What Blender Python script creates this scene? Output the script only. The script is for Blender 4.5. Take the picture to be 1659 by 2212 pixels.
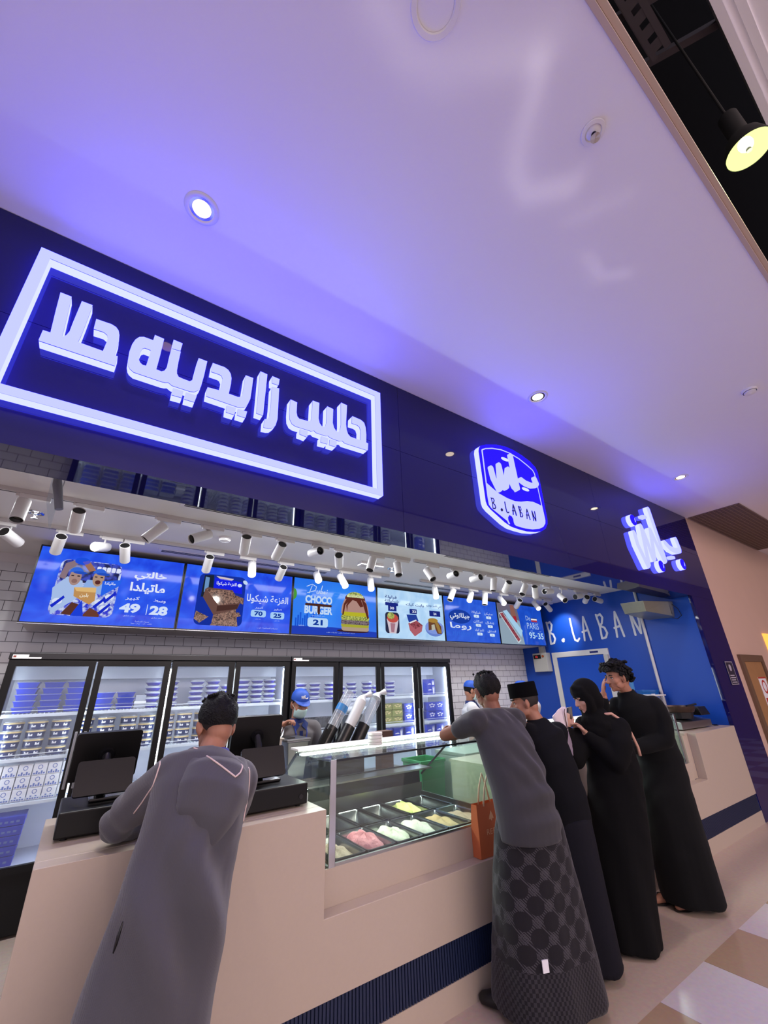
import bpy, math, random
import numpy as np
from mathutils import Vector, Matrix
from mathutils.geometry import tessellate_polygon
for _o in list(bpy.data.objects): bpy.data.objects.remove(_o)
SC = bpy.context.scene
COL = SC.collection
R = random.Random(7)
# ---------------------------------------------------------------- camera
CAM_ROT = ((0.82415313, -0.56568279, -0.02783143), (0.20244683, 0.34012981, -0.91832837), (0.52894886, 0.75120882, 0.39483974))
_c = bpy.data.cameras.new('camera')
_c.sensor_fit = 'VERTICAL'; _c.sensor_height = 36.0; _c.lens = 876.44 / 2212 * 36.0
_c.clip_start = 0.02
cam = bpy.data.objects.new('camera', _c); COL.objects.link(cam)
_r, _d, _f = [Vector(v) for v in CAM_ROT]
cam.matrix_world = Matrix(((_r.x, -_d.x, -_f.x, 0), (_r.y, -_d.y, -_f.y, 0), (_r.z, -_d.z, -_f.z, 1.65), (0, 0, 0, 1)))
SC.camera = cam
# ---------------------------------------------------------------- exposure, world, big lamps
vs = SC.view_settings
vs.view_transform = 'Standard'; vs.look = 'None'; vs.gamma = 1.0; vs.use_curve_mapping = False; vs.exposure = 0.0
SC.cycles.use_denoising = True
SC.cycles.use_adaptive_sampling = True; SC.cycles.adaptive_threshold = 0.02
SC.cycles.max_bounces = 7; SC.cycles.diffuse_bounces = 3; SC.cycles.glossy_bounces = 4; SC.cycles.transparent_max_bounces = 16; SC.cycles.transmission_bounces = 4
SC.cycles.caustics_reflective = False; SC.cycles.caustics_refractive = False; SC.cycles.sample_clamp_indirect = 4.0
SC.cycles.use_light_tree = True
W = bpy.data.worlds.new('mall_ambience'); SC.world = W; W.use_nodes = True
W.node_tree.nodes['Background'].inputs[0].default_value = (0.76, 0.70, 0.82, 1)
W.node_tree.nodes['Background'].inputs[1].default_value = 1.15
def lamp(name, kind, loc, energy, color, target=None, size=0.1, size_y=None, spot=None, blend=0.5):
    l = bpy.data.lights.new(name, kind); l.energy = energy; l.color = color
    if kind == 'AREA':
        l.size = size
        if size_y: l.shape = 'RECTANGLE'; l.size_y = size_y
    else: l.shadow_soft_size = size
    if spot: l.spot_size = math.radians(spot); l.spot_blend = blend
    o = bpy.data.objects.new(name, l); COL.objects.link(o); o.location = loc
    if target is not None: o.rotation_euler = (Vector(target) - Vector(loc)).to_track_quat('-Z', 'Y').to_euler()
    return o
lamp('mall_ceiling_light', 'AREA', (3.0, -8.7, 5.2), 420, (1.0, 0.76, 0.66), (3.0, 1.5, 1.6), 9.0, 1.6)
lamp('added_shop_fill', 'AREA', (2.4, 3.95, 3.0), 100, (0.96, 0.97, 1.0), (2.4, 3.95, 0), 6.5, 0.35)  # added fill lamp that brightens the shop, no such fitting there
SIGN_POLYS=[[(-0.535, 3.707), (-0.485, 3.707), (-0.467, 3.486), (-0.464, 3.426), (-0.457, 3.423), (-0.448, 3.44), (-0.441, 3.472), (-0.441, 3.53), (-0.437, 3.704), (-0.387, 3.705), (-0.388, 3.567), (-0.39, 3.469), (-0.394, 3.42), (-0.38, 3.421), (-0.278, 3.419), (-0.274, 3.494), (-0.276, 3.525), (-0.283, 3.542), (-0.301, 3.553), (-0.348, 3.55), (-0.351, 3.619), (-0.278, 3.623), (-0.254, 3.615), (-0.238, 3.597), (-0.228, 3.567), (-0.222, 3.523), (-0.223, 3.417), (-0.207, 3.418), (-0.208, 3.352), (-0.544, 3.351), (-0.543, 3.42), (-0.512, 3.421), (-0.525, 3.574)], [(-0.061, 3.665), (-0.01, 3.662), (-0.01, 3.569), (-0.013, 3.42), (0.016, 3.418), (0.03, 3.43), (0.037, 3.453), (0.04, 3.485), (0.039, 3.601), (0.092, 3.613), (0.092, 3.529), (0.094, 3.464), (0.098, 3.44), (0.11, 3.422), (0.128, 3.419), (0.173, 3.417), (0.186, 3.432), (0.191, 3.454), (0.192, 3.513), (0.197, 3.616), (0.249, 3.616), (0.246, 3.498), (0.24, 3.407), (0.23, 3.378), (0.21, 3.356), (0.186, 3.349), (0.086, 3.348), (0.064, 3.361), (0.049, 3.354), (0.029, 3.351), (-0.115, 3.352), (-0.137, 3.366), (-0.147, 3.381), (-0.156, 3.41), (-0.161, 3.475), (-0.158, 3.536), (-0.149, 3.578), (-0.134, 3.607), (-0.113, 3.62), (-0.063, 3.621)], [(0.04, 3.684), (0.092, 3.682), (0.089, 3.624), (0.043, 3.618)], [(0.094, 3.329), (0.151, 3.331), (0.15, 3.285), (0.094, 3.282)], [(0.165, 3.329), (0.227, 3.331), (0.221, 3.282), (0.165, 3.281)], [(0.283, 3.62), (0.357, 3.622), (0.383, 3.611), (0.401, 3.587), (0.41, 3.554), (0.412, 3.508), (0.408, 3.426), (0.467, 3.425), (0.484, 3.432), (0.495, 3.462), (0.495, 3.495), (0.497, 3.621), (0.548, 3.622), (0.548, 3.533), (0.546, 3.443), (0.535, 3.397), (0.517, 3.367), (0.493, 3.354), (0.468, 3.351), (0.28, 3.354), (0.278, 3.419), (0.346, 3.426), (0.355, 3.44), (0.358, 3.501), (0.358, 3.529), (0.348, 3.549), (0.334, 3.554), (0.283, 3.552)], [(0.407, 3.332), (0.464, 3.336), (0.461, 3.284), (0.409, 3.284)], [(0.478, 3.335), (0.536, 3.337), (0.531, 3.288), (0.478, 3.288)], [(0.591, 3.702), (0.641, 3.699), (0.642, 3.351), (0.598, 3.352)], [(0.684, 3.61), (0.734, 3.617), (0.739, 3.459), (0.742, 3.357), (0.733, 3.303), (0.71, 3.272), (0.688, 3.264), (0.656, 3.26), (0.655, 3.323), (0.674, 3.33), (0.687, 3.363), (0.689, 3.438)], [(0.677, 3.701), (0.731, 3.699), (0.728, 3.647), (0.681, 3.645)], [(0.824, 3.559), (0.874, 3.554), (0.875, 3.467), (0.883, 3.435), (0.899, 3.421), (0.976, 3.428), (0.99, 3.441), (0.995, 3.469), (0.995, 3.622), (1.048, 3.623), (1.048, 3.484), (1.057, 3.446), (1.075, 3.425), (1.094, 3.424), (1.108, 3.44), (1.114, 3.468), (1.115, 3.62), (1.166, 3.615), (1.165, 3.488), (1.176, 3.45), (1.197, 3.423), (1.214, 3.421), (1.231, 3.449), (1.238, 3.505), (1.234, 3.705), (1.286, 3.701), (1.279, 3.52), (1.285, 3.469), (1.298, 3.436), (1.319, 3.419), (1.411, 3.417), (1.414, 3.516), (1.403, 3.546), (1.382, 3.554), (1.334, 3.552), (1.336, 3.617), (1.415, 3.612), (1.445, 3.595), (1.458, 3.555), (1.464, 3.49), (1.462, 3.416), (1.48, 3.414), (1.476, 3.351), (1.273, 3.348), (1.253, 3.362), (1.228, 3.351), (1.188, 3.35), (1.149, 3.354), (1.134, 3.364), (1.115, 3.357), (1.073, 3.355), (1.035, 3.356), (1.018, 3.368), (0.998, 3.355), (0.962, 3.354), (0.877, 3.352), (0.85, 3.362), (0.831, 3.394), (0.825, 3.447)], [(0.911, 3.338), (0.969, 3.34), (0.967, 3.294), (0.911, 3.299)], [(1.077, 3.338), (1.133, 3.338), (1.129, 3.291), (1.075, 3.288)], [(1.146, 3.335), (1.203, 3.337), (1.199, 3.29), (1.144, 3.289)]]
SIGN_HOLE=[(-0.094, 3.548), (-0.063, 3.547), (-0.061, 3.528), (-0.065, 3.421), (-0.082, 3.418), (-0.097, 3.428), (-0.106, 3.444), (-0.109, 3.472), (-0.109, 3.511), (-0.105, 3.535)]
BADGE=[(2.827, 3.847), (2.922, 3.896), (3.084, 3.948), (3.23, 3.973), (3.358, 3.973), (3.503, 3.949), (3.63, 3.914), (3.714, 3.86), (3.738, 3.803), (3.744, 3.685), (3.741, 3.242), (3.725, 3.181), (3.675, 3.121), (3.586, 3.073), (3.487, 3.047), (3.349, 3.028), (3.22, 3.027), (3.113, 3.033), (3.03, 3.059), (2.846, 3.155), (2.806, 3.189), (2.794, 3.226), (2.791, 3.776), (2.804, 3.82)]
BADGE_IN=[(2.831, 3.803), (2.846, 3.817), (2.896, 3.844), (3.003, 3.883), (3.147, 3.914), (3.29, 3.916), (3.432, 3.895), (3.564, 3.851), (3.652, 3.813), (3.676, 3.778), (3.684, 3.683), (3.701, 3.221), (3.688, 3.18), (3.641, 3.133), (3.565, 3.097), (3.448, 3.068), (3.329, 3.054), (3.193, 3.054), (3.147, 3.071), (3.077, 3.051), (3.059, 3.082), (2.856, 3.169), (2.827, 3.199), (2.822, 3.291)]
BADGE_BLUE=[(2.849, 3.802), (2.893, 3.83), (3.0, 3.868), (3.134, 3.897), (3.268, 3.902), (3.42, 3.88), (3.551, 3.836), (3.638, 3.799), (3.658, 3.766), (3.668, 3.678), (3.677, 3.384), (3.602, 3.393), (3.537, 3.396), (3.441, 3.381), (3.334, 3.349), (3.234, 3.331), (3.124, 3.336), (2.997, 3.359), (2.908, 3.397), (2.84, 3.431)]
BADGE_DROP=[(3.107, 3.15), (3.139, 3.143), (3.154, 3.12), (3.154, 3.084), (3.166, 3.049), (3.189, 3.039), (3.121, 3.031), (3.095, 3.061), (3.079, 3.092), (3.081, 3.122)]
BADGE_STROKES=[[(2.911, 3.604), (2.927, 3.499), (2.986, 3.392), (3.015, 3.419), (3.041, 3.678), (3.054, 3.56), (3.081, 3.436), (3.106, 3.455), (3.176, 3.669), (3.199, 3.562), (3.244, 3.46), (3.28, 3.482), (3.258, 3.855)], [(3.367, 3.599), (3.435, 3.578), (3.528, 3.576), (3.611, 3.602), (3.633, 3.628), (3.613, 3.677)]]
BADGE_DOTS=[(2.933, 3.697), (3.163, 3.788), (3.179, 3.402), (3.426, 3.507), (3.576, 3.476)]
SCRIPT_STROKES=[[(5.745, 3.456), (5.746, 3.294), (5.861, 3.027), (5.911, 3.059), (6.015, 3.606), (6.064, 3.413), (6.088, 3.153), (6.139, 3.173), (6.28, 3.6), (6.329, 3.459), (6.432, 3.171), (6.477, 3.197), (6.434, 3.959)], [(6.658, 3.472), (6.777, 3.412), (6.946, 3.397), (7.107, 3.43), (7.13, 3.462), (7.105, 3.602)]]
SCRIPT_DOTS=[(5.821, 3.663), (6.222, 3.795), (6.294, 3.074), (6.782, 3.268), (7.068, 3.207)]
TRACK_F=[(-0.609, 3.637, 2.912, 0.03, -0.37, -0.93, 0), (-0.276, 3.583, 2.886, -0.04, 0.83, -0.56, 0), (0.273, 3.62, 2.899, -0.62, 0.0, -0.79, 0), (0.63, 3.635, 2.911, -0.8, -0.34, -0.5, 0), (0.974, 3.584, 2.905, 0.16, 0.8, -0.58, 0), (1.304, 3.581, 2.892, 0.0, 0.88, -0.48, 0), (1.683, 3.664, 2.924, 0.08, -0.99, -0.1, 0), (1.935, 3.583, 2.885, 0.46, 0.82, -0.34, 0), (2.377, 3.631, 2.927, -0.41, -0.24, -0.88, 0), (2.73, 3.639, 2.919, -0.22, -0.41, -0.89, 0), (3.198, 3.648, 2.909, -0.05, -0.62, -0.78, 0), (3.594, 3.662, 2.918, -0.3, -0.95, -0.05, 0), (4.005, 3.665, 2.923, -0.14, -0.99, -0.03, 0), (4.341, 3.62, 2.919, -0.27, -0.0, -0.96, 0), (4.582, 3.584, 2.895, 0.37, 0.8, -0.47, 0), (4.99, 3.622, 2.899, -0.65, -0.05, -0.76, 0), (5.197, 3.598, 2.897, 0.56, 0.48, -0.67, 0), (5.586, 3.62, 2.908, -0.99, 0.0, -0.11, 0), (5.905, 3.651, 2.862, -0.44, -0.69, -0.58, 0), (6.296, 3.62, 2.893, 0.98, 0.0, 0.19, 0), (6.589, 3.65, 2.863, -0.7, -0.67, 0.22, 0), (6.876, 3.62, 2.898, 0.99, 0.0, -0.12, 0)]
TRACK_R=[(-0.748, 4.321, 2.883, 0.47, 0.86, -0.19, 0), (-0.406, 4.322, 2.892, -0.13, 0.84, -0.53, 0), (-0.086, 4.398, 2.908, -0.44, -0.85, -0.3, 1), (0.081, 4.323, 2.889, 0.16, 0.82, -0.55, 0), (0.823, 4.323, 2.89, 0.05, 0.82, -0.57, 0), (1.288, 4.384, 2.908, -0.11, -0.53, -0.84, 1), (1.611, 4.322, 2.891, 0.05, 0.85, -0.52, 0), (2.08, 4.396, 2.897, -0.23, -0.79, -0.57, 1), (2.407, 4.386, 2.901, 0.11, -0.58, -0.81, 1), (2.837, 4.383, 2.908, -0.26, -0.51, -0.82, 1), (3.945, 4.383, 2.902, -0.35, -0.5, -0.79, 1), (4.272, 4.36, 2.903, -0.51, 0.0, -0.86, 0), (4.666, 4.373, 2.905, -0.64, -0.3, -0.71, 1), (4.968, 4.36, 2.913, -0.22, 0.0, -0.97, 0), (5.372, 4.391, 2.905, -0.35, -0.69, -0.63, 1), (5.743, 4.324, 2.883, 0.38, 0.81, -0.45, 0), (6.262, 4.389, 2.902, -0.32, -0.64, -0.7, 1), (6.544, 4.353, 2.891, 0.86, 0.16, -0.49, 0)]
# ---------------------------------------------------------------- materials
MATS = {}
def srgb(c):
    if isinstance(c, str): c = [int(c[i:i+2], 16) / 255 for i in (0, 2, 4)]
    return tuple(x / 12.92 if x <= 0.04045 else ((x + 0.055) / 1.055) ** 2.4 for x in c)
def mat(name, col, rough=0.5, metal=0.0, emit=None, strength=1.0, spec=0.5, noise=None, bump=None, coat=0.0, sheen=0.0):
    """noise=(scale, amount) mottles the colour, bump=(scale, strength) roughens the surface"""
    if name in MATS: return MATS[name]
    m = bpy.data.materials.new(name); m.use_nodes = True; MATS[name] = m
    nt = m.node_tree; b = nt.nodes['Principled BSDF']
    c = tuple(srgb(col)) + (1,)
    b.inputs['Base Color'].default_value = c; b.inputs['Roughness'].default_value = rough
    b.inputs['Metallic'].default_value = metal; b.inputs['Specular IOR Level'].default_value = spec
    if coat: b.inputs['Coat Weight'].default_value = coat; b.inputs['Coat Roughness'].default_value = 0.03
    if sheen: b.inputs['Sheen Weight'].default_value = sheen; b.inputs['Sheen Roughness'].default_value = 0.5
    if emit is not None:
        e = srgb(emit) if isinstance(emit, str) else emit
        b.inputs['Emission Color'].default_value = tuple(e) + (1,); b.inputs['Emission Strength'].default_value = strength
    if noise or bump:
        tc = nt.nodes.new('ShaderNodeTexCoord')
    if noise:
        n = nt.nodes.new('ShaderNodeTexNoise'); n.inputs['Scale'].default_value = noise[0]; n.inputs['Detail'].default_value = 5
        nt.links.new(tc.outputs['Object'], n.inputs['Vector'])
        mx = nt.nodes.new('ShaderNodeMix'); mx.data_type = 'RGBA'
        a = noise[1]
        mx.inputs[6].default_value = tuple(x * (1 - a) for x in c[:3]) + (1,); mx.inputs[7].default_value = tuple(min(1, x * (1 + a)) for x in c[:3]) + (1,)
        nt.links.new(n.outputs['Fac'], mx.inputs[0]); nt.links.new(mx.outputs[2], b.inputs['Base Color'])
    if bump:
        n = nt.nodes.new('ShaderNodeTexNoise'); n.inputs['Scale'].default_value = bump[0]; n.inputs['Detail'].default_value = 4
        nt.links.new(tc.outputs['Object'], n.inputs['Vector'])
        bp = nt.nodes.new('ShaderNodeBump'); bp.inputs['Strength'].default_value = bump[1]; bp.inputs['Distance'].default_value = 0.01
        nt.links.new(n.outputs['Fac'], bp.inputs['Height']); nt.links.new(bp.outputs[0], b.inputs['Normal'])
    return m
def glass(name, tint=(0.93, 0.98, 0.96), refl=1.0, haze=0.0, rough=0.0):
    if name in MATS: return MATS[name]
    m = bpy.data.materials.new(name); m.use_nodes = True; MATS[name] = m
    nt = m.node_tree; nt.nodes.clear()
    out = nt.nodes.new('ShaderNodeOutputMaterial'); t = nt.nodes.new('ShaderNodeBsdfTransparent'); g = nt.nodes.new('ShaderNodeBsdfGlossy')
    t.inputs[0].default_value = tuple(tint) + (1,); g.inputs['Roughness'].default_value = rough
    f = nt.nodes.new('ShaderNodeLayerWeight'); f.inputs[0].default_value = 0.5
    pw = nt.nodes.new('ShaderNodeMath'); pw.operation = 'POWER'; pw.inputs[1].default_value = 4.0; nt.links.new(f.outputs['Facing'], pw.inputs[0])
    mul = nt.nodes.new('ShaderNodeMath'); mul.operation = 'MULTIPLY_ADD'; mul.inputs[1].default_value = 0.6 * refl; mul.inputs[2].default_value = 0.035 * refl
    nt.links.new(pw.outputs[0], mul.inputs[0])
    mx = nt.nodes.new('ShaderNodeMixShader')
    nt.links.new(mul.outputs[0], mx.inputs[0]); nt.links.new(t.outputs[0], mx.inputs[1]); nt.links.new(g.outputs[0], mx.inputs[2])
    last = mx
    if haze:
        d = nt.nodes.new('ShaderNodeBsdfDiffuse'); d.inputs[0].default_value = (0.85, 0.9, 0.95, 1)
        m2 = nt.nodes.new('ShaderNodeMixShader'); m2.inputs[0].default_value = haze
        nt.links.new(mx.outputs[0], m2.inputs[1]); nt.links.new(d.outputs[0], m2.inputs[2]); last = m2
    nt.links.new(last.outputs[0], out.inputs[0])
    return m
def emis(name, col, strength=1.0):
    if name in MATS: return MATS[name]
    m = bpy.data.materials.new(name); m.use_nodes = True; MATS[name] = m
    nt = m.node_tree; nt.nodes.clear()
    out = nt.nodes.new('ShaderNodeOutputMaterial'); e = nt.nodes.new('ShaderNodeEmission')
    e.inputs[0].default_value = tuple(srgb(col) if isinstance(col, str) else col) + (1,); e.inputs[1].default_value = strength
    nt.links.new(e.outputs[0], out.inputs[0]); return m
# ---------------------------------------------------------------- mesh builder
def frame(d):
    d = Vector(d).normalized(); u = d.cross(Vector((0, 0, 1)))
    if u.length < 1e-3: u = Vector((1, 0, 0))
    u.normalize(); return u, d.cross(u).normalized(), d
class M:
    def __init__(s): s.v = []; s.f = []; s.mi = []; s.k = 0
    def _f(s, *idx): s.f.append(tuple(idx)); s.mi.append(s.k); return s
    def add(s, pts, faces):
        o = len(s.v); s.v += [tuple(p) for p in pts]
        for f in faces: s._f(*[i + o for i in f])
        return s
    def box(s, x0, x1, y0, y1, z0, z1):
        return s.add([(x, y, z) for z in (z0, z1) for y in (y0, y1) for x in (x0, x1)], [(0, 2, 3, 1), (4, 5, 7, 6), (0, 1, 5, 4), (2, 6, 7, 3), (0, 4, 6, 2), (1, 3, 7, 5)])
    def obox(s, c, size, rot):
        c = Vector(c); a, b, e = [x / 2 for x in size]
        return s.add([c + rot @ Vector((x, y, z)) for z in (-e, e) for y in (-b, b) for x in (-a, a)], [(0, 2, 3, 1), (4, 5, 7, 6), (0, 1, 5, 4), (2, 6, 7, 3), (0, 4, 6, 2), (1, 3, 7, 5)])
    def quad(s, a, b, c, d): return s.add([a, b, c, d], [(0, 1, 2, 3)])
    def loft(s, rings, cap=(True, True), closed=True):
        o = len(s.v); n = len(rings[0])
        for r in rings: s.v += [tuple(p) for p in r]
        for i in range(len(rings) - 1):
            for j in range(n if closed else n - 1):
                k = (j + 1) % n; s._f(o + i * n + j, o + i * n + k, o + (i + 1) * n + k, o + (i + 1) * n + j)
        if cap[0]: s._f(*[o + j for j in range(n)][::-1])
        if cap[1]: s._f(*[o + (len(rings) - 1) * n + j for j in range(n)])
        return s
    def cyl(s, p0, p1, r0, r1=None, n=16, cap=(True, True)):
        r1 = r0 if r1 is None else r1; p0, p1 = Vector(p0), Vector(p1); u, w, d = frame(p1 - p0)
        return s.loft([[p + (u * math.cos(2 * math.pi * i / n) + w * math.sin(2 * math.pi * i / n)) * r for i in range(n)] for p, r in ((p0, r0), (p1, r1))], cap)
    def tube(s, pts, r, n=8, cap=True):
        pts = [Vector(p) for p in pts]; rs = r if isinstance(r, (list, tuple)) else [r] * len(pts)
        rings = []; u0 = None
        for i, p in enumerate(pts):
            d = (pts[min(i + 1, len(pts) - 1)] - pts[max(i - 1, 0)]).normalized()
            if u0 is None: u, w, _ = frame(d)
            else:
                u = u0 - d * u0.dot(d)
                u = u.normalized() if u.length > 1e-4 else frame(d)[0]
                w = d.cross(u)
            u0 = u
            rings.append([p + (u * math.cos(2 * math.pi * k / n) + w * math.sin(2 * math.pi * k / n)) * rs[i] for k in range(n)])
        return s.loft(rings, (cap, cap))
    def lathe(s, prof, c=(0, 0, 0), n=24, cap=(False, False)):
        c = Vector(c)
        return s.loft([[c + Vector((r * math.cos(2 * math.pi * i / n), r * math.sin(2 * math.pi * i / n), z)) for i in range(n)] for r, z in prof], cap)
    def ell(s, c, r, n=16, m=10, rot=None):
        c = Vector(c); rot = rot or Matrix.Identity(3); rings = []
        for j in range(1, m):
            t = math.pi * j / m
            rings.append([c + rot @ Vector((r[0] * math.sin(t) * math.cos(2 * math.pi * i / n), r[1] * math.sin(t) * math.sin(2 * math.pi * i / n), -r[2] * math.cos(t))) for i in range(n)])
        return s.loft(rings)
    def prism(s, poly, y0, y1, hole=None, f=None):
        """polygon in (x, z) extruded along y (y0 is the near face); f maps (x, y, z) to a point"""
        f = f or (lambda x, y, z: (x, y, z))
        loops = [poly] + ([hole] if hole else [])
        tris = tessellate_polygon([[Vector((a, b, 0)) for a, b in l] for l in loops])
        allp = [p for l in loops for p in l]; n = len(allp); o = len(s.v)
        s.v += [tuple(f(a, y0, b)) for a, b in allp] + [tuple(f(a, y1, b)) for a, b in allp]
        for t in tris: s._f(*[o + i for i in t]); s._f(*[o + n + i for i in reversed(t)])
        b = 0
        for l in loops:
            m = len(l)
            for i in range(m): j = (i + 1) % m; s._f(o + b + i, o + b + j, o + n + b + j, o + n + b + i)
            b += m
        return s
    def stroke(s, pts, w, y0, y1, f=None, n=12):
        """a pen stroke of width w (number or one per point) in (x, z), round ended, extruded along y"""
        ws = w if isinstance(w, (list, tuple)) else [w] * len(pts)
        sg = 1 if y1 > y0 else -1; s.ns = getattr(s, 'ns', 0)
        for (a, wa), (b, wb) in zip(list(zip(pts, ws))[:-1], list(zip(pts, ws))[1:]):
            s.ns += 1; e = 0.00025 * (s.ns % 24); dx, dz = b[0] - a[0], b[1] - a[1]; ln = math.hypot(dx, dz)
            if ln < 1e-6: continue
            t0 = math.atan2(dz, dx)
            poly = [(b[0] + wb / 2 * math.cos(t0 - math.pi / 2 + math.pi * i / n), b[1] + wb / 2 * math.sin(t0 - math.pi / 2 + math.pi * i / n)) for i in range(n + 1)]
            poly += [(a[0] + wa / 2 * math.cos(t0 + math.pi / 2 + math.pi * i / n), a[1] + wa / 2 * math.sin(t0 + math.pi / 2 + math.pi * i / n)) for i in range(n + 1)]
            s.prism(poly, y0 - sg * e, y1 + (0.0 if sg > 0 else -e), None, f) if sg < 0 or f is None else s.prism(poly, y0, y1 + e, None, f)
        return s
    def xf(s, mtx):
        s.v = [tuple(mtx @ Vector(p)) for p in s.v]; return s
    def obj(s, name, mats, parent=None, smooth=None, bevel=None, weld=False):
        me = bpy.data.meshes.new(name); off = wl(parent) if parent else Vector((0, 0, 0))
        v = s.v if not parent else [(a - off.x, b - off.y, c - off.z) for a, b, c in s.v]
        me.from_pydata(v, [], s.f)
        mats = mats if isinstance(mats, (list, tuple)) else [mats]
        for m_ in mats: me.materials.append(MATS[m_] if isinstance(m_, str) else m_)
        if len(mats) > 1: me.polygons.foreach_set('material_index', s.mi)
        me.update()
        import bmesh
        bm = bmesh.new(); bm.from_mesh(me)
        if weld: bmesh.ops.remove_doubles(bm, verts=bm.verts, dist=1e-5)
        bmesh.ops.recalc_face_normals(bm, faces=bm.faces); bm.to_mesh(me); bm.free()
        if smooth is not None:
            me.shade_smooth()
            if smooth < 3: me.set_sharp_from_angle(angle=smooth)
        o = bpy.data.objects.new(name, me); COL.objects.link(o)
        if parent: o.parent = parent
        if bevel:
            b = o.modifiers.new('bevel', 'BEVEL'); b.width = bevel; b.segments = 2; b.limit_method = 'ANGLE'; b.angle_limit = 0.7
        return o
def wl(o):
    v = Vector((0, 0, 0))
    while o is not None: v += Vector(o.location); o = o.parent
    return v
def tag(o, label=None, cat=None, group=None, kind=None):
    if label: o['label'] = label
    if cat: o['category'] = cat
    if group: o['group'] = group
    if kind: o['kind'] = kind
    return o
def T(name, label, cat, loc=(0, 0, 0), group=None):
    o = bpy.data.objects.new(name, None); COL.objects.link(o); o.location = loc; o.empty_display_size = 0.1
    return tag(o, label, cat, group)
def S(o): o['kind'] = 'structure'; return o
def dup(o, parent=None, loc=None, rz=None, label=None, group=None):
    c = o.copy(); COL.objects.link(c)
    if parent is not None: c.parent = parent
    if loc is not None: c.location = loc
    if rz is not None: c.rotation_euler = (0, 0, rz)
    if label: c['label'] = label
    if group: c['group'] = group
    for ch in o.children: dup(ch, c)
    return c
ORD = 'first second third fourth fifth sixth seventh eighth ninth tenth eleventh twelfth thirteenth fourteenth fifteenth sixteenth seventeenth eighteenth nineteenth twentieth twenty-first twenty-second'.split()
# ---------------------------------------------------------------- lettering
AR = {'ا': 0xFE8D, 'ب': 0xFE8F, 'ة': 0xFE93, 'ت': 0xFE95, 'ث': 0xFE99, 'ج': 0xFE9D, 'ح': 0xFEA1, 'خ': 0xFEA5, 'د': 0xFEA9, 'ر': 0xFEAD, 'ز': 0xFEAF, 'س': 0xFEB1, 'ش': 0xFEB5, 'ص': 0xFEB9, 'ط': 0xFEC1, 'ع': 0xFEC9, 'غ': 0xFECD, 'ف': 0xFED1, 'ق': 0xFED5, 'ك': 0xFED9, 'ل': 0xFEDD, 'م': 0xFEE1, 'ن': 0xFEE5, 'ه': 0xFEE9, 'و': 0xFEED, 'ي': 0xFEF1}
NOJOIN = 'اةدرزو'
def arab(t):
    """joins Arabic letters and puts them in visual order"""
    out = []
    for w in t.split(' '):
        g = []
        for i, ch in enumerate(w):
            if ch not in AR: g.append(ch); continue
            p = i > 0 and w[i - 1] in AR and w[i - 1] not in NOJOIN
            n = i < len(w) - 1 and w[i + 1] in AR and ch not in NOJOIN
            k = (3 if n else 1) if p else (2 if n else 0)
            g.append(chr(AR[ch] + k))
        out.append(''.join(reversed(g)))
    return ' '.join(reversed(out))
_txt = {}
def textmesh(t, bold=0.0, shear=0.0):
    """outline of a line of text, 1 unit high, as (verts, faces, width)"""
    key = (t, bold, shear)
    if key not in _txt:
        cu = bpy.data.curves.new('lettering', 'FONT'); cu.body = t; cu.size = 1.0; cu.resolution_u = 3; cu.offset = bold; cu.shear = shear
        ob = bpy.data.objects.new('lettering', cu); COL.objects.link(ob)
        dg = bpy.context.evaluated_depsgraph_get(); dg.update()
        me = bpy.data.meshes.new_from_object(ob.evaluated_get(dg))
        v = [tuple(p.co) for p in me.vertices]; f = [tuple(p.vertices) for p in me.polygons]
        bpy.data.objects.remove(ob); bpy.data.curves.remove(cu); bpy.data.meshes.remove(me)
        xs = [p[0] for p in v] or [0]; ys = [p[1] for p in v] or [0]
        v = [(p[0] - min(xs), p[1] - min(ys), 0) for p in v]
        _txt[key] = (v, f, max(xs) - min(xs), max(ys) - min(ys))
    return _txt[key]
def put_text(m, t, x, z, h, f, align='c', w=None, bold=0.0, shear=0.0):
    """adds text to mesh m: centre/left point (x, z), total height h, mapped by f(x, z)"""
    v, fc, tw, th = textmesh(t, bold, shear)
    if not v: return
    sy = h / th; sx = (w / tw) if w else sy
    x0 = x - tw * sx / 2 if align == 'c' else (x if align == 'l' else x - tw * sx)
    m.add([f(x0 + p[0] * sx, z - h / 2 + p[1] * sy) for p in v], fc)
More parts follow.
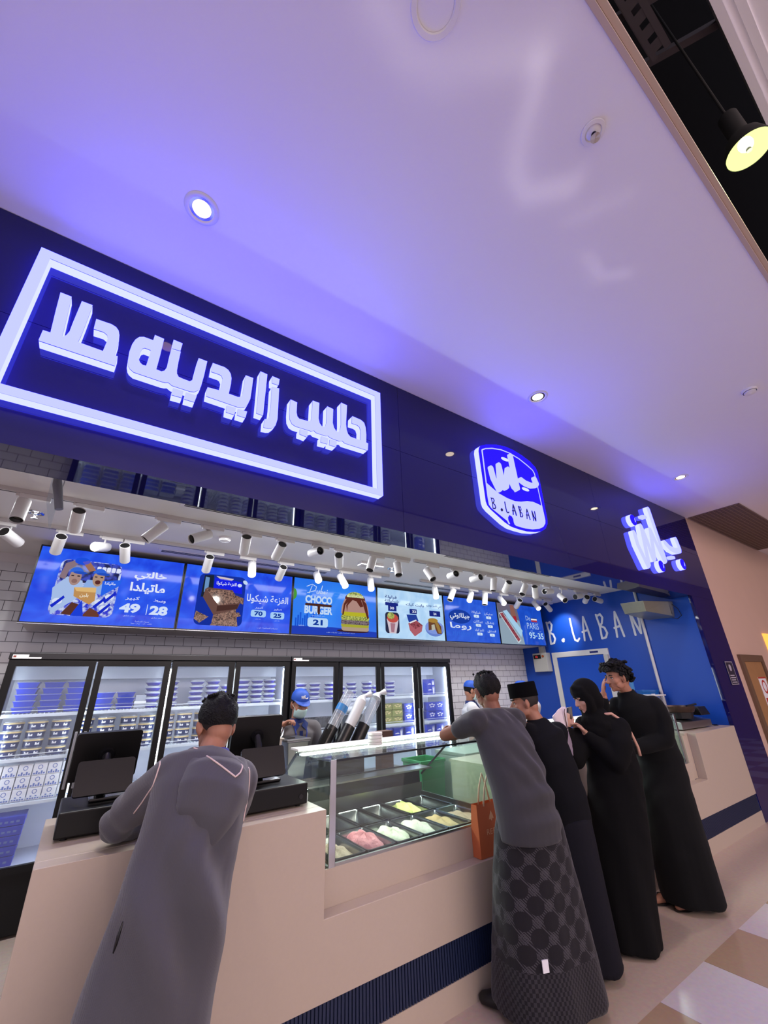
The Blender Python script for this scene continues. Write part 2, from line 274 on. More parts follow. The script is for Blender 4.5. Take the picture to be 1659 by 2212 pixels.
# ---------------------------------------------------------------- the setting
YF = 2.36          # shop front plane
ZC = 4.195         # corridor ceiling
ZS = 2.76          # underside of the fascia
ZI = 3.03          # shop ceiling
XW = 7.19          # blue side wall
YB = 5.50          # tiled back wall
def brick_mat(name, col, mortar, bw, bh, rough=0.12, ms=0.006, offset=0.5, axes='XZ', col2=None, bumpy=0.4):
    m = bpy.data.materials.new(name); m.use_nodes = True; MATS[name] = m
    nt = m.node_tree; b = nt.nodes['Principled BSDF']; b.inputs['Roughness'].default_value = rough
    tc = nt.nodes.new('ShaderNodeTexCoord'); sp = nt.nodes.new('ShaderNodeSeparateXYZ'); cb = nt.nodes.new('ShaderNodeCombineXYZ')
    nt.links.new(tc.outputs['Object'], sp.inputs[0]); nt.links.new(sp.outputs[axes[0]], cb.inputs[0]); nt.links.new(sp.outputs[axes[1]], cb.inputs[1])
    t = nt.nodes.new('ShaderNodeTexBrick'); t.offset = offset
    t.inputs['Scale'].default_value = 1; t.inputs['Brick Width'].default_value = bw; t.inputs['Row Height'].default_value = bh
    t.inputs['Mortar Size'].default_value = ms / 2; t.inputs['Mortar Smooth'].default_value = 0.1
    t.inputs['Color1'].default_value = srgb(col) + (1,); t.inputs['Color2'].default_value = srgb(col2 or col) + (1,); t.inputs['Mortar'].default_value = srgb(mortar) + (1,)
    nt.links.new(cb.outputs[0], t.inputs['Vector']); nt.links.new(t.outputs['Color'], b.inputs['Base Color'])
    bp = nt.nodes.new('ShaderNodeBump'); bp.invert = True; bp.inputs['Strength'].default_value = bumpy; bp.inputs['Distance'].default_value = 0.003
    nt.links.new(t.outputs['Fac'], bp.inputs['Height']); nt.links.new(bp.outputs[0], b.inputs['Normal'])
    return m
brick_mat('subway_tile', 'dadade', '5a5a60', 0.20, 0.098, ms=0.006)
mat('white_paint', 'e6e2e4', 0.7); mat('ceiling_paint', 'f4f2f8', 0.45, noise=(0.8, 0.02)); mat('shop_ceiling_paint', 'e9e7e6', 0.6)
mat('navy_gloss', (0.065, 0.06, 0.33), 0.03, spec=0.45); mat('blue_wall_paint', '0b49b4', 0.38, noise=(3, 0.03))
mat('pink_wall_paint', 'cfae9c', 0.75, noise=(2.5, 0.04)); mat('corian', 'c2b3a4', 0.35, noise=(60, 0.03)); mat('dark_void', '08080a', 0.9)
mat('joint_beige', 'c4b0a4', 0.6)
# floor: beige band along the counter and a chequer of white and tan slabs beyond it
def floor_mat():
    m = bpy.data.materials.new('floor_tile'); m.use_nodes = True; MATS['floor_tile'] = m
    nt = m.node_tree; L = nt.links.new; b = nt.nodes['Principled BSDF']; b.inputs['Roughness'].default_value = 0.22
    tc = nt.nodes.new('ShaderNodeTexCoord'); sp = nt.nodes.new('ShaderNodeSeparateXYZ'); L(tc.outputs['Object'], sp.inputs[0])
    def mth(op, a, bb=None, c=None):
        n = nt.nodes.new('ShaderNodeMath'); n.operation = op
        for i, q in enumerate((a, bb, c)):
            if q is None: continue
            if isinstance(q, (int, float)): n.inputs[i].default_value = q
            else: L(q, n.inputs[i])
        return n.outputs[0]
    ix = mth('FLOOR', mth('DIVIDE', mth('SUBTRACT', sp.outputs['X'], 0.62), 0.595)); iy = mth('FLOOR', mth('DIVIDE', mth('SUBTRACT', sp.outputs['Y'], 1.747), 0.595))
    par = mth('FLOORED_MODULO', mth('ADD', ix, iy), 2)
    band = mth('GREATER_THAN', sp.outputs['Y'], 1.747)
    def mix(f, a, bb):
        n = nt.nodes.new('ShaderNodeMix'); n.data_type = 'RGBA'; L(f, n.inputs[0])
        for i, q in ((6, a), (7, bb)):
            if isinstance(q, str): n.inputs[i].default_value = srgb(q) + (1,)
            else: L(q, n.inputs[i])
        return n.outputs[2]
    base = mix(band, mix(par, 'b79a80', 'dcd2d6'), 'cdb9ab')
    def line(v, o, p, w=0.006):
        fr = mth('FRACT', mth('DIVIDE', mth('SUBTRACT', v, o), p)); return mth('LESS_THAN', fr, w / p)
    ln = mth('MAXIMUM', line(sp.outputs['X'], 0.62, 0.595, 0.004), line(sp.outputs['Y'], 1.747, 0.595, 0.004))
    ns = nt.nodes.new('ShaderNodeTexNoise'); ns.inputs['Scale'].default_value = 40; ns.inputs['Detail'].default_value = 6; L(tc.outputs['Object'], ns.inputs['Vector'])
    c = mix(mth('MULTIPLY', mth('MULTIPLY', ln, 0.6), mth('SUBTRACT', 1.0, band)), base, '6a5546')
    mm = nt.nodes.new('ShaderNodeMix'); mm.data_type = 'RGBA'; mm.blend_type = 'MULTIPLY'; mm.inputs[0].default_value = 0.25; L(c, mm.inputs[6]); L(ns.outputs['Color'], mm.inputs[7])
    L(mm.outputs[2], b.inputs['Base Color'])
floor_mat()
S(M().box(-6, 16, -9, 6.2, -0.1, 0).obj('floor', 'floor_tile'))
S(M().box(-6, 16, 0.07, YF + 0.3, ZC, ZC + 0.12).obj('ceiling', 'ceiling_paint'))
S(M().box(-2.2, XW, YF + 0.3, YB + 0.1, ZI, ZI + 0.12).obj('ceiling_shop', 'shop_ceiling_paint'))
# edge of the corridor ceiling: two stepped metal lips
S(M().box(-6, 16, 0.045, 0.07, ZC - 0.008, ZC + 0.14).box(-6, 16, 0.018, 0.0445, ZC + 0.004, ZC + 0.16).obj('trim_1', 'joint_beige', bevel=0.002))
# tiled back wall, its painted strip on top, left return wall
S(M().box(-2.2, XW, YB, YB + 0.1, 0, 2.93).obj('wall_back', 'subway_tile'))
S(M().box(-2.2, XW, YB + 0.01, YB + 0.1, 2.93, ZI).obj('trim_2', 'white_paint'))
S(M().box(-2.3, -2.2, YF + 0.3, YB + 0.1, 0, ZI).obj('wall_left', 'subway_tile'))
S(M().box(XW, XW + 0.1, YF + 0.01, YB + 0.1, 0, ZI).obj('wall_right', 'blue_wall_paint'))
# fascia of glossy navy panels with its underside, right pillar, glossy reveal
fm = M()
for x0, x1 in ((-6, -1.32), (-1.317, 1.85), (1.853, 5.0), (5.003, 8.02)):
    fm.box(x0, x1, YF, YF + 0.05, ZS, 3.497).box(x0, x1, YF, YF + 0.05, 3.5, ZC - 0.005)
S(fm.box(-6, XW, YF + 0.05, YF + 0.3, ZS, ZI + 0.1).box(-6, 8.02, YF + 0.051, YF + 0.1, ZI + 0.1, ZC).obj('wall_front', 'navy_gloss'))
S(M().box(XW + 0.006, 8.02, YF + 0.002, YF + 0.28, 0, ZS).obj('wall_pillar', 'navy_gloss'))
S(M().box(XW - 0.006, XW, YF + 0.002, YF + 0.045, 1.05, ZS).obj('trim_3', 'navy_gloss'))
S(M().box(8.02, 16, YF + 0.01, YF + 0.2, 0, ZC).obj('wall_corridor', 'pink_wall_paint'))
S(M().box(-6, -2.3, YF, YF + 0.3, 0, ZS).obj('wall_side', 'navy_gloss'))
# bulkhead that carries the menu screens
S(M().box(-0.565, XW, 4.96, YB, 2.27, 2.985).obj('wall_bulkhead', 'white_paint'))
# open dark roof space beyond the corridor ceiling, far ceiling panel
S(M().box(-6, 16, -1.4, 1.2, 7.2, 7.3).obj('ceiling_void', 'dark_void'))
S(M().box(-6, 16, 0.08, 0.3, ZC + 0.13, 7.2).obj('wall_void', 'dark_void'))
S(M().box(-6, 16, -9, -0.37, 6.0, 6.1).box(-6, 16, -0.42, -0.3685, 5.96, 6.1).box(-6, 16, -0.52, -0.47, 5.985, 6.0).obj('ceiling_far', 'ceiling_paint'))
mat('added_wall_paint', '7d6264', 0.8)
S(M().box(16, 16.1, -9, YF + 0.3, 0, 6.0).obj('wall_added_reflection', 'added_wall_paint'))  # added unseen wall, gives the glossy pillar something dark to reflect
# ---------------------------------------------------------------- illuminated signs
emis('sign_face', (0.60, 0.64, 9.0)); emis('sign_side', (0.76, 0.82, 6.5)); emis('sign_blue', (0.028, 0.012, 3.0))
mat('sign_seam', (0.1, 0.1, 0.3), 0.4); mat('black_vinyl', '101022', 0.4)
def solid(poly, y0, y1, t, hole=None, k=0.008):
    """sign letter: emitting sides, thin dark seam, emitting face"""
    return poly
s1 = T('illuminated_sign', 'large rectangular lit sign of white Arabic letters in a glowing frame', 'sign', (0.46, YF, 3.0))
m = M(); fr = [(-0.68, 2.988), (1.61, 2.988), (1.61, 3.966), (-0.68, 3.966)]; hi = [(-0.63, 3.035), (1.56, 3.035), (1.56, 3.918), (-0.63, 3.918)]
m.prism(fr, 2.302, YF - 0.001, hi).obj('frame', 'sign_side', s1)
m = M().prism(fr, 2.29, 2.2965, hi).obj('frame_face', 'sign_face', s1)
M().prism([(-0.678, 2.99), (1.608, 2.99), (1.608, 3.964), (-0.678, 3.964)], 2.2966, 2.3019, [(-0.632, 3.033), (1.562, 3.033), (1.562, 3.92), (-0.632, 3.92)]).obj('frame_seam', 'sign_seam', s1)
for i, p in enumerate(SIGN_POLYS):
    h = SIGN_HOLE if i == 1 else None
    b = M().prism(p, 2.302, YF - 0.001, h).obj('letter', 'sign_side', s1)
    M().prism(p, 2.29, 2.2965, h).obj('letter_face', 'sign_face', b); M().prism(p, 2.2966, 2.3019, h).obj('letter_seam', 'sign_seam', b)
s2 = T('badge_sign', 'shield-shaped lit badge sign in blue and white on the navy fascia', 'sign', (3.1, YF, 3.0))
M().prism(BADGE, 2.2985, YF - 0.001).obj('body', 'sign_side', s2)
M().prism(BADGE, 2.293, 2.298).obj('border', 'sign_blue', s2)
M().prism(BADGE_IN, 2.2915, 2.2929).obj('panel', 'sign_face', s2)
M().prism(BADGE_BLUE, 2.290, 2.2914).obj('blue_field', 'sign_blue', s2)
M().prism(BADGE_DROP, 2.289, 2.2914).obj('drop', 'sign_blue', s2)
m = M()
for st in BADGE_STROKES: m.stroke(st, 0.056, 2.262, 2.2899)
m.obj('script_lettering', 'sign_face', s2)
for i, (x, z) in enumerate(BADGE_DOTS):
    M().ell((x, 2.276, z), (0.055, 0.014, 0.05) if i in (0, 2, 4) else (0.06, 0.012, 0.018), 20, 8).obj('dot', 'sign_blue' if i in (0, 2, 4) else 'sign_side', s2)
# hand-drawn capitals B . L A B A N used on the badge and the blue wall: strokes in a unit box
HAND = {'B': [[(0.08, 0), (0.12, 0.5), (0.02, 1.0)], [(0.1, 0.95), (0.3, 1.0), (0.42, 0.85), (0.3, 0.62), (0.14, 0.52), (0.4, 0.42), (0.5, 0.2), (0.36, 0.03), (0.1, 0.0)]],
        '.': [[(0.15, 0.1), (0.19, 0.14)]], 'L': [[(0.1, 1.0), (0.12, 0.4), (0.18, 0.06), (0.34, 0.0), (0.48, 0.1)]],
        'A': [[(0.02, 0), (0.14, 0.7), (0.24, 1.0), (0.34, 0.7), (0.48, 0.0)], [(-0.02, 0.36), (0.4, 0.42)]],
        'N': [[(0.06, 0), (0.04, 0.96)], [(0.04, 0.98), (0.24, 0.4), (0.42, 0.04)], [(0.42, 0.04), (0.5, 0.5), (0.47, 1.0)]]}
BX = [(2.914, 2.945, 'B'), (3.02, 2.955, '.'), (3.075, 2.955, 'L'), (3.165, 2.955, 'A'), (3.27, 2.955, 'B'), (3.385, 2.955, 'A'), (3.49, 2.955, 'N')]
s3 = T('script_sign', 'freestanding lit Arabic script letters at the right end of the fascia', 'sign', (6.2, YF, 2.98))
m = M()
for st in SCRIPT_STROKES: m.stroke(st, 0.088, 2.304, YF - 0.001)
b = m.obj('lettering', 'sign_side', s3)
m = M()
for st in SCRIPT_STROKES: m.stroke(st, 0.088, 2.298, 2.303)
m.obj('lettering_face', 'sign_face', b)
for i, (x, z) in enumerate(SCRIPT_DOTS):
    if i in (1, 3): b = M().stroke([(x - 0.05, z), (x + 0.05, z + 0.01)], 0.045, 2.30, YF - 0.001).obj('dot', 'sign_face', s3); continue
    b = M().cyl((x, YF - 0.001, z), (x, 2.302, z), 0.082, n=28).obj('dot', 'sign_side', s3, 0.6)
    M().cyl((x, 2.3018, z), (x, 2.295, z), 0.078, n=28).obj('dot_face', 'sign_blue', b, 0.6)
    M().prism([(x + 0.03, z - 0.03), (x + 0.05, z - 0.01), (x + 0.045, z + 0.04), (x + 0.035, z + 0.02)], 2.292, 2.2949).obj('dot_mark', 'sign_face', b)
# ---------------------------------------------------------------- ceiling fittings
mat('lamp_white', 'e4e2e0', 0.45); mat('lamp_black', '0c0c0d', 0.35); emis('lens_on', (1.0, 0.97, 0.9), 9.0); mat('lens_off', '1c1a16', 0.1, spec=0.8)
mat('chrome', 'c9ccd0', 0.12, 1.0); mat('rail_white', 'd6d3d1', 0.5); mat('slot_dark', '17171a', 0.6); mat('plastic_white', 'efecec', 0.4)
emis('downlight_glow', (1.0, 0.62, 0.34), 4.0); emis('downlight_cool', (1.0, 0.8, 0.58), 10.0)
for (x0, x1, y, nm) in ((-1.6, 2.9, 3.62, 'front'), (2.96, 7.0, 3.62, 'front'), (-1.6, 3.12, 4.36, 'rear'), (3.66, 6.74, 4.36, 'rear')):
    side = 'left' if x0 < 0 else 'right'
    t = T('lighting_track', f'white lighting track on the shop ceiling, {nm} row, {side} length', 'track', (x0, y, ZI))
    M().box(x0, x1, y - 0.017, y + 0.017, ZI - 0.032, ZI).obj('rail', 'rail_white', t)
    M().box(x0, x1, y - 0.006, y + 0.006, ZI - 0.0325, ZI - 0.0318).obj('slot', 'slot_dark', t)
LIT_F = {1, 4, 5, 7, 14, 16}
def spotlight(px, py, pz, d, ty, label, lit, grp, back):
    d = Vector(d).normalized(); t = T('track_spotlight', label, 'spotlight', (px, ty, ZI - 0.032), grp)
    p = Vector((px, py, pz)); a = p - d * 0.05; b = a + d * 0.19
    s = 1 if R.random() < 0.8 else -1
    M().box(px - 0.03 * s if s > 0 else px - 0.15, px + 0.15 if s > 0 else px + 0.03, ty - 0.018, ty + 0.018, ZI - 0.066, ZI - 0.033).box(px - 0.05, px - 0.03, ty - 0.012, ty + 0.012, ZI - 0.055, ZI - 0.033).obj('adapter', 'lamp_white', t, bevel=0.003)
    M().tube([(px, ty, ZI - 0.066), (px, ty, max(pz, ZI - 0.1)), (px, py, pz)], 0.007, 8).obj('stem', 'lamp_white', t, 1.0)
    u, w, _ = frame(d); n = 28
    def ring(q, r): return [q + (u * math.cos(2 * math.pi * i / n) + w * math.sin(2 * math.pi * i / n)) * r for i in range(n)]
    r = 0.043
    body = M().loft([ring(b - d * 0.012, r - 0.004), ring(b, r - 0.003), ring(b, r), ring(a, r), ring(a, r - 0.003), ring(a + d * 0.006, r - 0.004)], (False, False)).obj('body', 'lamp_white', t, 0.6)
    M().loft([ring(a + d * 0.006, 0.02), ring(a + d * 0.006, r - 0.0035)], (True, False)).obj('rear_cap', 'lamp_black', t)
    m = M().loft([ring(b - d * 0.012, r - 0.0035), ring(b - d * 0.03, 0.026)], (False, False)); m.obj('reflector', 'lamp_white' if lit else 'lamp_black', t, 1.0)
    q = b - d * (0.0135 if lit else 0.03)
    m = M().loft([ring(q, r - 0.0037 if lit else 0.027), ring(q + d * 0.002, 0.015)], (False, True)); m.obj('lens', 'lens_on' if lit else 'lens_off', t, 1.0)
    if lit:
        l = lamp('spot_beam', 'SPOT', b + d * 0.004, 34 if back else 30, (1.0, 0.96, 0.9), b + d, 0.03, None, 64, 0.7)
def tilt(d):
    v = 'pointing down' if d[2] < -0.85 else ('aimed level' if abs(d[2]) < 0.25 else 'tilted')
    h = max((abs(d[0]), 0), (abs(d[1]), 1))
    if d[2] < -0.9: return v
    return v + ('' + ' ' + ('right' if d[0] > 0 else 'left') if h[1] == 0 else (' backwards' if d[1] > 0 else ' forwards'))
for i, e in enumerate(TRACK_F): spotlight(*e[:3], e[3:6], 3.62, f'white spotlight, {ORD[i]} from left on front track, {tilt(e[3:6])}', i in LIT_F, 'spotlights on the front track', True)
for i, e in enumerate(TRACK_R): spotlight(*e[:3], e[3:6], 4.36, f'{"lit" if e[6] else "white"} spotlight, {ORD[i]} from left on rear track, {tilt(e[3:6])}', bool(e[6]) or i == 17, 'spotlights on the rear track', False)
# recessed corridor downlights
for x, y, l, e in ((0.018, 1.748, 'warm round downlight in the ceiling above the large framed sign', 'downlight_glow'), (3.093, 1.738, 'round downlight in the ceiling just above the shield-shaped sign', 'downlight_cool'), (6.257, 1.734, 'round downlight in the ceiling near the right end of the fascia', 'downlight_cool'), (-3.1, 1.74, 'round downlight in the ceiling beyond the left edge of the frame', 'downlight_glow')):
    t = T('recessed_downlight', l, 'downlight', (x, y, ZC), 'corridor ceiling downlights')
    M().lathe([(0.066, ZC - 0.002), (0.07, ZC - 0.008), (0.088, ZC - 0.008), (0.094, ZC - 0.001)], (x, y, 0), 36).obj('trim_ring', 'lamp_white', t, 1.0)
    M().lathe([(0.066, ZC - 0.0025), (0.05, ZC - 0.0012)], (x, y, 0), 36).obj('reflector', 'chrome', t, 1.0)
    M().lathe([(0.05, ZC - 0.0015), (0.0001, ZC - 0.006)], (x, y, 0), 30).obj('bulb', e, t, 1.0)
    lamp('downlight_beam', 'SPOT', (x, y, ZC - 0.02), 75, (1.0, 0.8, 0.62), (x, y + 0.1, 0), 0.05, None, 95, 0.6)
# sprinkler roses and detectors
def sprinkler(x, y, z, l):
    t = T('ceiling_sprinkler', l, 'sprinkler', (x, y, z))
    M().lathe([(0.058, z - 0.001), (0.056, z - 0.008), (0.04, z - 0.011), (0.036, z - 0.005), (0.026, z - 0.014), (0.012, z - 0.018)], (x, y, 0), 28).obj('rose', 'chrome' if z < 4 else 'plastic_white', t, 0.8)
    M().cyl((x, y, z - 0.012), (x, y, z - 0.05), 0.007).lathe([(0.022, z - 0.05), (0.024, z - 0.053), (0.001, z - 0.054)], (x, y, 0), 14).obj('head', 'chrome', t, 0.8)
def detector(x, y, z, l):
    t = T('smoke_detector', l, 'detector', (x, y, z))
    M().lathe([(0.062, z), (0.062, z - 0.014), (0.055, z - 0.022)], (x, y, 0), 28).obj('base', 'plastic_white', t, 0.7)
    M().lathe([(0.047, z - 0.022), (0.047, z - 0.034), (0.0001, z - 0.044)], (x, y, 0), 28).obj('sensor', 'plastic_white', t, 0.7)
    M().lathe([(0.044, z - 0.022), (0.044, z - 0.03)], (x, y, 0), 20).obj('grille', 'slot_dark', t)
sprinkler(1.567, 0.29, ZC, 'white sprinkler rose on the corridor ceiling near its open edge')
sprinkler(-0.587, 4.09, ZI, 'chrome sprinkler on the shop ceiling at far left between the tracks')
sprinkler(2.96, 4.07, ZI, 'small sprinkler on the shop ceiling near the middle track gap')
detector(4.77, 0.553, ZC, 'white round detector on the corridor ceiling at right edge')
detector(0.87, 3.95, ZI, 'white smoke detector on the shop ceiling between the two tracks')
t = T('round_ceiling_grille', 'pale round ring on the corridor ceiling at top edge of photo', 'grille', (0.63, 0.42, ZC))
M().lathe([(0.075, ZC), (0.08, ZC - 0.008), (0.1, ZC - 0.008), (0.104, ZC)], (0.63, 0.42, 0), 40).obj('ring', 'plastic_white', t, 0.8)
M().lathe([(0.074, ZC - 0.001), (0.0001, ZC - 0.002)], (0.63, 0.42, 0), 30).obj('disc', 'ceiling_paint', t)
# slot diffusers
for x0, x1, y, nm in ((0.36, 2.43, 3.30, 'front left'), (3.15, 5.22, 3.30, 'front right'), (0.38, 2.36, 4.66, 'rear left'), (3.23, 5.2, 4.66, 'rear right')):
    t = T('slot_diffuser', f'long white air slot diffuser in the shop ceiling, {nm}', 'vent', (x0, y, ZI))
    M().box(x0, x1, y - 0.05, y + 0.05, ZI - 0.006, ZI).obj('frame', 'plastic_white', t)
    for k in (-1, 0, 1): M().box(x0 + 0.03, x1 - 0.03, y + k * 0.027 - 0.007, y + k * 0.027 + 0.007, ZI - 0.0075, ZI - 0.0055).obj('slot', 'slot_dark', t)
t = T('emergency_light', 'white emergency light box on the shop ceiling between the tracks', 'light', (2.6, 4.02, ZI))
M().box(2.45, 2.77, 3.97, 4.07, ZI - 0.04, ZI).obj('housing', 'plastic_white', t, bevel=0.006)
M().box(2.5, 2.72, 3.98, 4.06, ZI - 0.042, ZI - 0.0401).obj('diffuser', 'rail_white', t)
# clear acrylic hanging sign seen edge-on at far left
t = T('hanging_acrylic_sign', 'clear acrylic diamond sign with grey bar hanging at far left of opening', 'sign', (-0.4, 3.2, 2.99))
glass('acrylic', (0.9, 0.93, 0.95), 1.0, 0.12)
M().add([(-0.425, 3.1, 2.96), (-0.415, 3.1, 2.78), (-0.36, 3.1, 2.6), (-0.365, 3.1, 2.82), (-0.42, 3.106, 2.96), (-0.41, 3.106, 2.78), (-0.355, 3.106, 2.6), (-0.36, 3.106, 2.82)], [(0, 1, 2, 3), (7, 6, 5, 4), (0, 4, 5, 1), (1, 5, 6, 2), (2, 6, 7, 3), (3, 7, 4, 0)]).obj('panel', 'acrylic', t)
mat('grey_plastic', '80838c', 0.4)
M().tube([(-0.39, 3.04, 2.93), (-0.38, 3.04, 2.88), (-0.335, 3.04, 2.72)], [0.02, 0.026, 0.022], 12).obj('bar', 'grey_plastic', t, 1.0)
M().tube([(-0.355, 3.06, ZI), (-0.352, 3.06, 2.9), (-0.36, 3.06, 2.83)], 0.003, 6).obj('chain', 'chrome', t)
M().tube([(-0.4, 3.06, ZI), (-0.4, 3.06, 2.92)], 0.002, 6).obj('wire', 'chrome', t)
# industrial pendant in the dark gap, the steelwork above it
t = T('pendant_lamp', 'round high-bay pendant lamp glowing yellow-green in the dark roof gap', 'lamp', (2.66, -0.15, 4.95))
emis('pendant_glow', (0.86, 1.0, 0.32), 1.5); emis('pendant_bulb', (1.0, 1.0, 0.8), 12.0); mat('pendant_shell', '060605', 0.8)
c = (2.66, -0.15, 4.55)
M().lathe([(0.112, 0.0), (0.11, 0.03), (0.09, 0.1), (0.05, 0.16), (0.05, 0.36), (0.0001, 0.37)], c, 40).obj('shade', 'pendant_shell', t, 0.8)
M().lathe([(0.11, 0.001), (0.107, 0.03), (0.086, 0.095), (0.045, 0.13), (0.0001, 0.13)], c, 40).obj('reflector', 'pendant_glow', t, 0.8)
M().ell((2.66, -0.15, 4.61), (0.036, 0.036, 0.05)).obj('bulb', 'pendant_bulb', t, 3)
M().cyl((2.66, -0.15, 4.57), (2.66, -0.15, 4.545), 0.014).obj('socket', 'lamp_black', t)
M().tube([(2.66, -0.15, 4.9), (2.66, -0.15, 7.2)], 0.008, 8).obj('rod', 'pendant_shell', t)
lamp('pendant_light', 'POINT', (2.66, -0.15, 4.5), 14, (0.9, 1.0, 0.5), None, 0.1)
mat('dark_steel', '4a4448', 0.6, 0.3)
t = T('steel_channel', 'dark perforated steel channel running along the open roof gap', 'beam', (2, -0.05, 5.9))
m = M()
for i in range(30):
    x = -1 + i * 0.12
    m.box(x, x + 0.075, -0.12, 0.0, 5.9, 5.905)
m.box(-1, 2.6, -0.12, -0.085, 5.899, 5.904).box(-1, 2.6, -0.035, 0.0, 5.899, 5.904).obj('web', 'dark_steel', t)
M().box(-1, 2.6, -0.125, -0.12, 5.9, 5.98).box(-1, 2.6, 0.0, 0.005, 5.9, 5.98).obj('flange', 'dark_steel', t)
for i, (x, nm) in enumerate(((2.3, 'nearer'), (2.75, 'farther'))):
    t = T('cross_brace', f'dark steel brace crossing the open roof gap, {nm} of the pair', 'beam', (x, -0.2, 6.0))
    M().obox((x, -0.1, 6.05 + i * 0.05), (0.05, 0.9, 0.05), Matrix.Rotation(0.5, 3, 'Z')).obj('bar', 'dark_steel', t)
# egg-crate air grille in the ceiling at the far right
t = T('ceiling_grille', 'brown egg-crate air grille in the corridor ceiling at far right', 'vent', (9.2, 1.95, ZC))
mat('grille_brown', '8a7468', 0.6); mat('grille_dark', '4b3c35', 0.8)
M().box(8.1, 11.7, 1.62, 2.34, ZC - 0.004, ZC).obj('backing', 'grille_dark', t)
m = M()
for i in range(61): m.box(8.1 + i * 0.06, 8.112 + i * 0.06, 1.62, 2.34, ZC - 0.014, ZC - 0.004)
for i in range(13): m.box(8.1, 11.7, 1.62 + i * 0.06, 1.63 + i * 0.06, ZC - 0.0145, ZC - 0.004)
m.obj('grid', 'grille_brown', t)
# small camera on the blue wall top
t = T('security_camera', 'small white box camera at the top corner of the blue wall', 'camera', (7.0, 4.65, ZI))
M().box(6.95, 7.1, 4.58, 4.72, ZI - 0.03, ZI).obj('mount', 'plastic_white', t, bevel=0.004)
M().cyl((7.02, 4.65, ZI - 0.03), (6.98, 4.6, ZI - 0.065), 0.025).obj('lens', 'lamp_black', t, 0.6)

# added unseen spot whose strength pattern draws soft wandering streaks on the corridor ceiling
g = lamp('added_streak_spot', 'SPOT', (1.7, -0.7, 0.9), 62, (1.0, 0.9, 0.86), None, 0.01, None, 75, 0.3)
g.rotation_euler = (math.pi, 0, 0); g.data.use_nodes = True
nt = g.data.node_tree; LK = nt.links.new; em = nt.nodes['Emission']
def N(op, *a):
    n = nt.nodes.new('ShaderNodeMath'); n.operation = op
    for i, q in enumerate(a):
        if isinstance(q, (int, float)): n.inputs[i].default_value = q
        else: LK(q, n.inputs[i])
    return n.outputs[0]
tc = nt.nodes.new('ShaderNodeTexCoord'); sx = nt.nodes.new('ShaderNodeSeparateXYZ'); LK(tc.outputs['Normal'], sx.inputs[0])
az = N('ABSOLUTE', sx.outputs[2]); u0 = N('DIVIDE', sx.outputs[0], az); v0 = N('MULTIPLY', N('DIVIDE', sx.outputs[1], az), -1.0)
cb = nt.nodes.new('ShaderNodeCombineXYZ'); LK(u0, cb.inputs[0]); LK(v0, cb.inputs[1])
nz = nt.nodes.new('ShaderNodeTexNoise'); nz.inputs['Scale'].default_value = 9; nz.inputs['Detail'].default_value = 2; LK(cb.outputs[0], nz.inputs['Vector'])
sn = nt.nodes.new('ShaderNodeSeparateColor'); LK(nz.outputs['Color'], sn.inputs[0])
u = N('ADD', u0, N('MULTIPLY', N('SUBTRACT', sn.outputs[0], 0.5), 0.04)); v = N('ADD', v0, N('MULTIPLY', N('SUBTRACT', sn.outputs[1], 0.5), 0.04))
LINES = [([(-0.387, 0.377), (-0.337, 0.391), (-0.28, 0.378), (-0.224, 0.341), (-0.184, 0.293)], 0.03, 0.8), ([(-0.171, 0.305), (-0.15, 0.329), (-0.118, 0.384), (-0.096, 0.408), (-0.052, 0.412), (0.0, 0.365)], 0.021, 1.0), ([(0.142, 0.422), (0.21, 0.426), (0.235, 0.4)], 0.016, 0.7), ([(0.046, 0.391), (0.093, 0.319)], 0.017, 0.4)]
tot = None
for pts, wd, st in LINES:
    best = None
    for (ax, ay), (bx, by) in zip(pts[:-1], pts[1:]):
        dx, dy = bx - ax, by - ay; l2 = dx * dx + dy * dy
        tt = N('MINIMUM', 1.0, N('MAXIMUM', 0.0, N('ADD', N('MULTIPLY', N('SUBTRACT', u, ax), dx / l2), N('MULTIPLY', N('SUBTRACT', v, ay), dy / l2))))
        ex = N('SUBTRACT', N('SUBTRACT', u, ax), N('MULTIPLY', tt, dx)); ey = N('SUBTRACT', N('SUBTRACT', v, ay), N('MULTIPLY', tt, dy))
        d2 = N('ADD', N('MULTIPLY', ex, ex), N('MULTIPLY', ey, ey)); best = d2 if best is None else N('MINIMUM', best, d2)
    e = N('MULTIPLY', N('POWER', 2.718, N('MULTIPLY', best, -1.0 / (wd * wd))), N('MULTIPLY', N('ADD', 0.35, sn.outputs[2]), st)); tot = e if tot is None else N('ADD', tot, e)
LK(tot, em.inputs['Strength'])
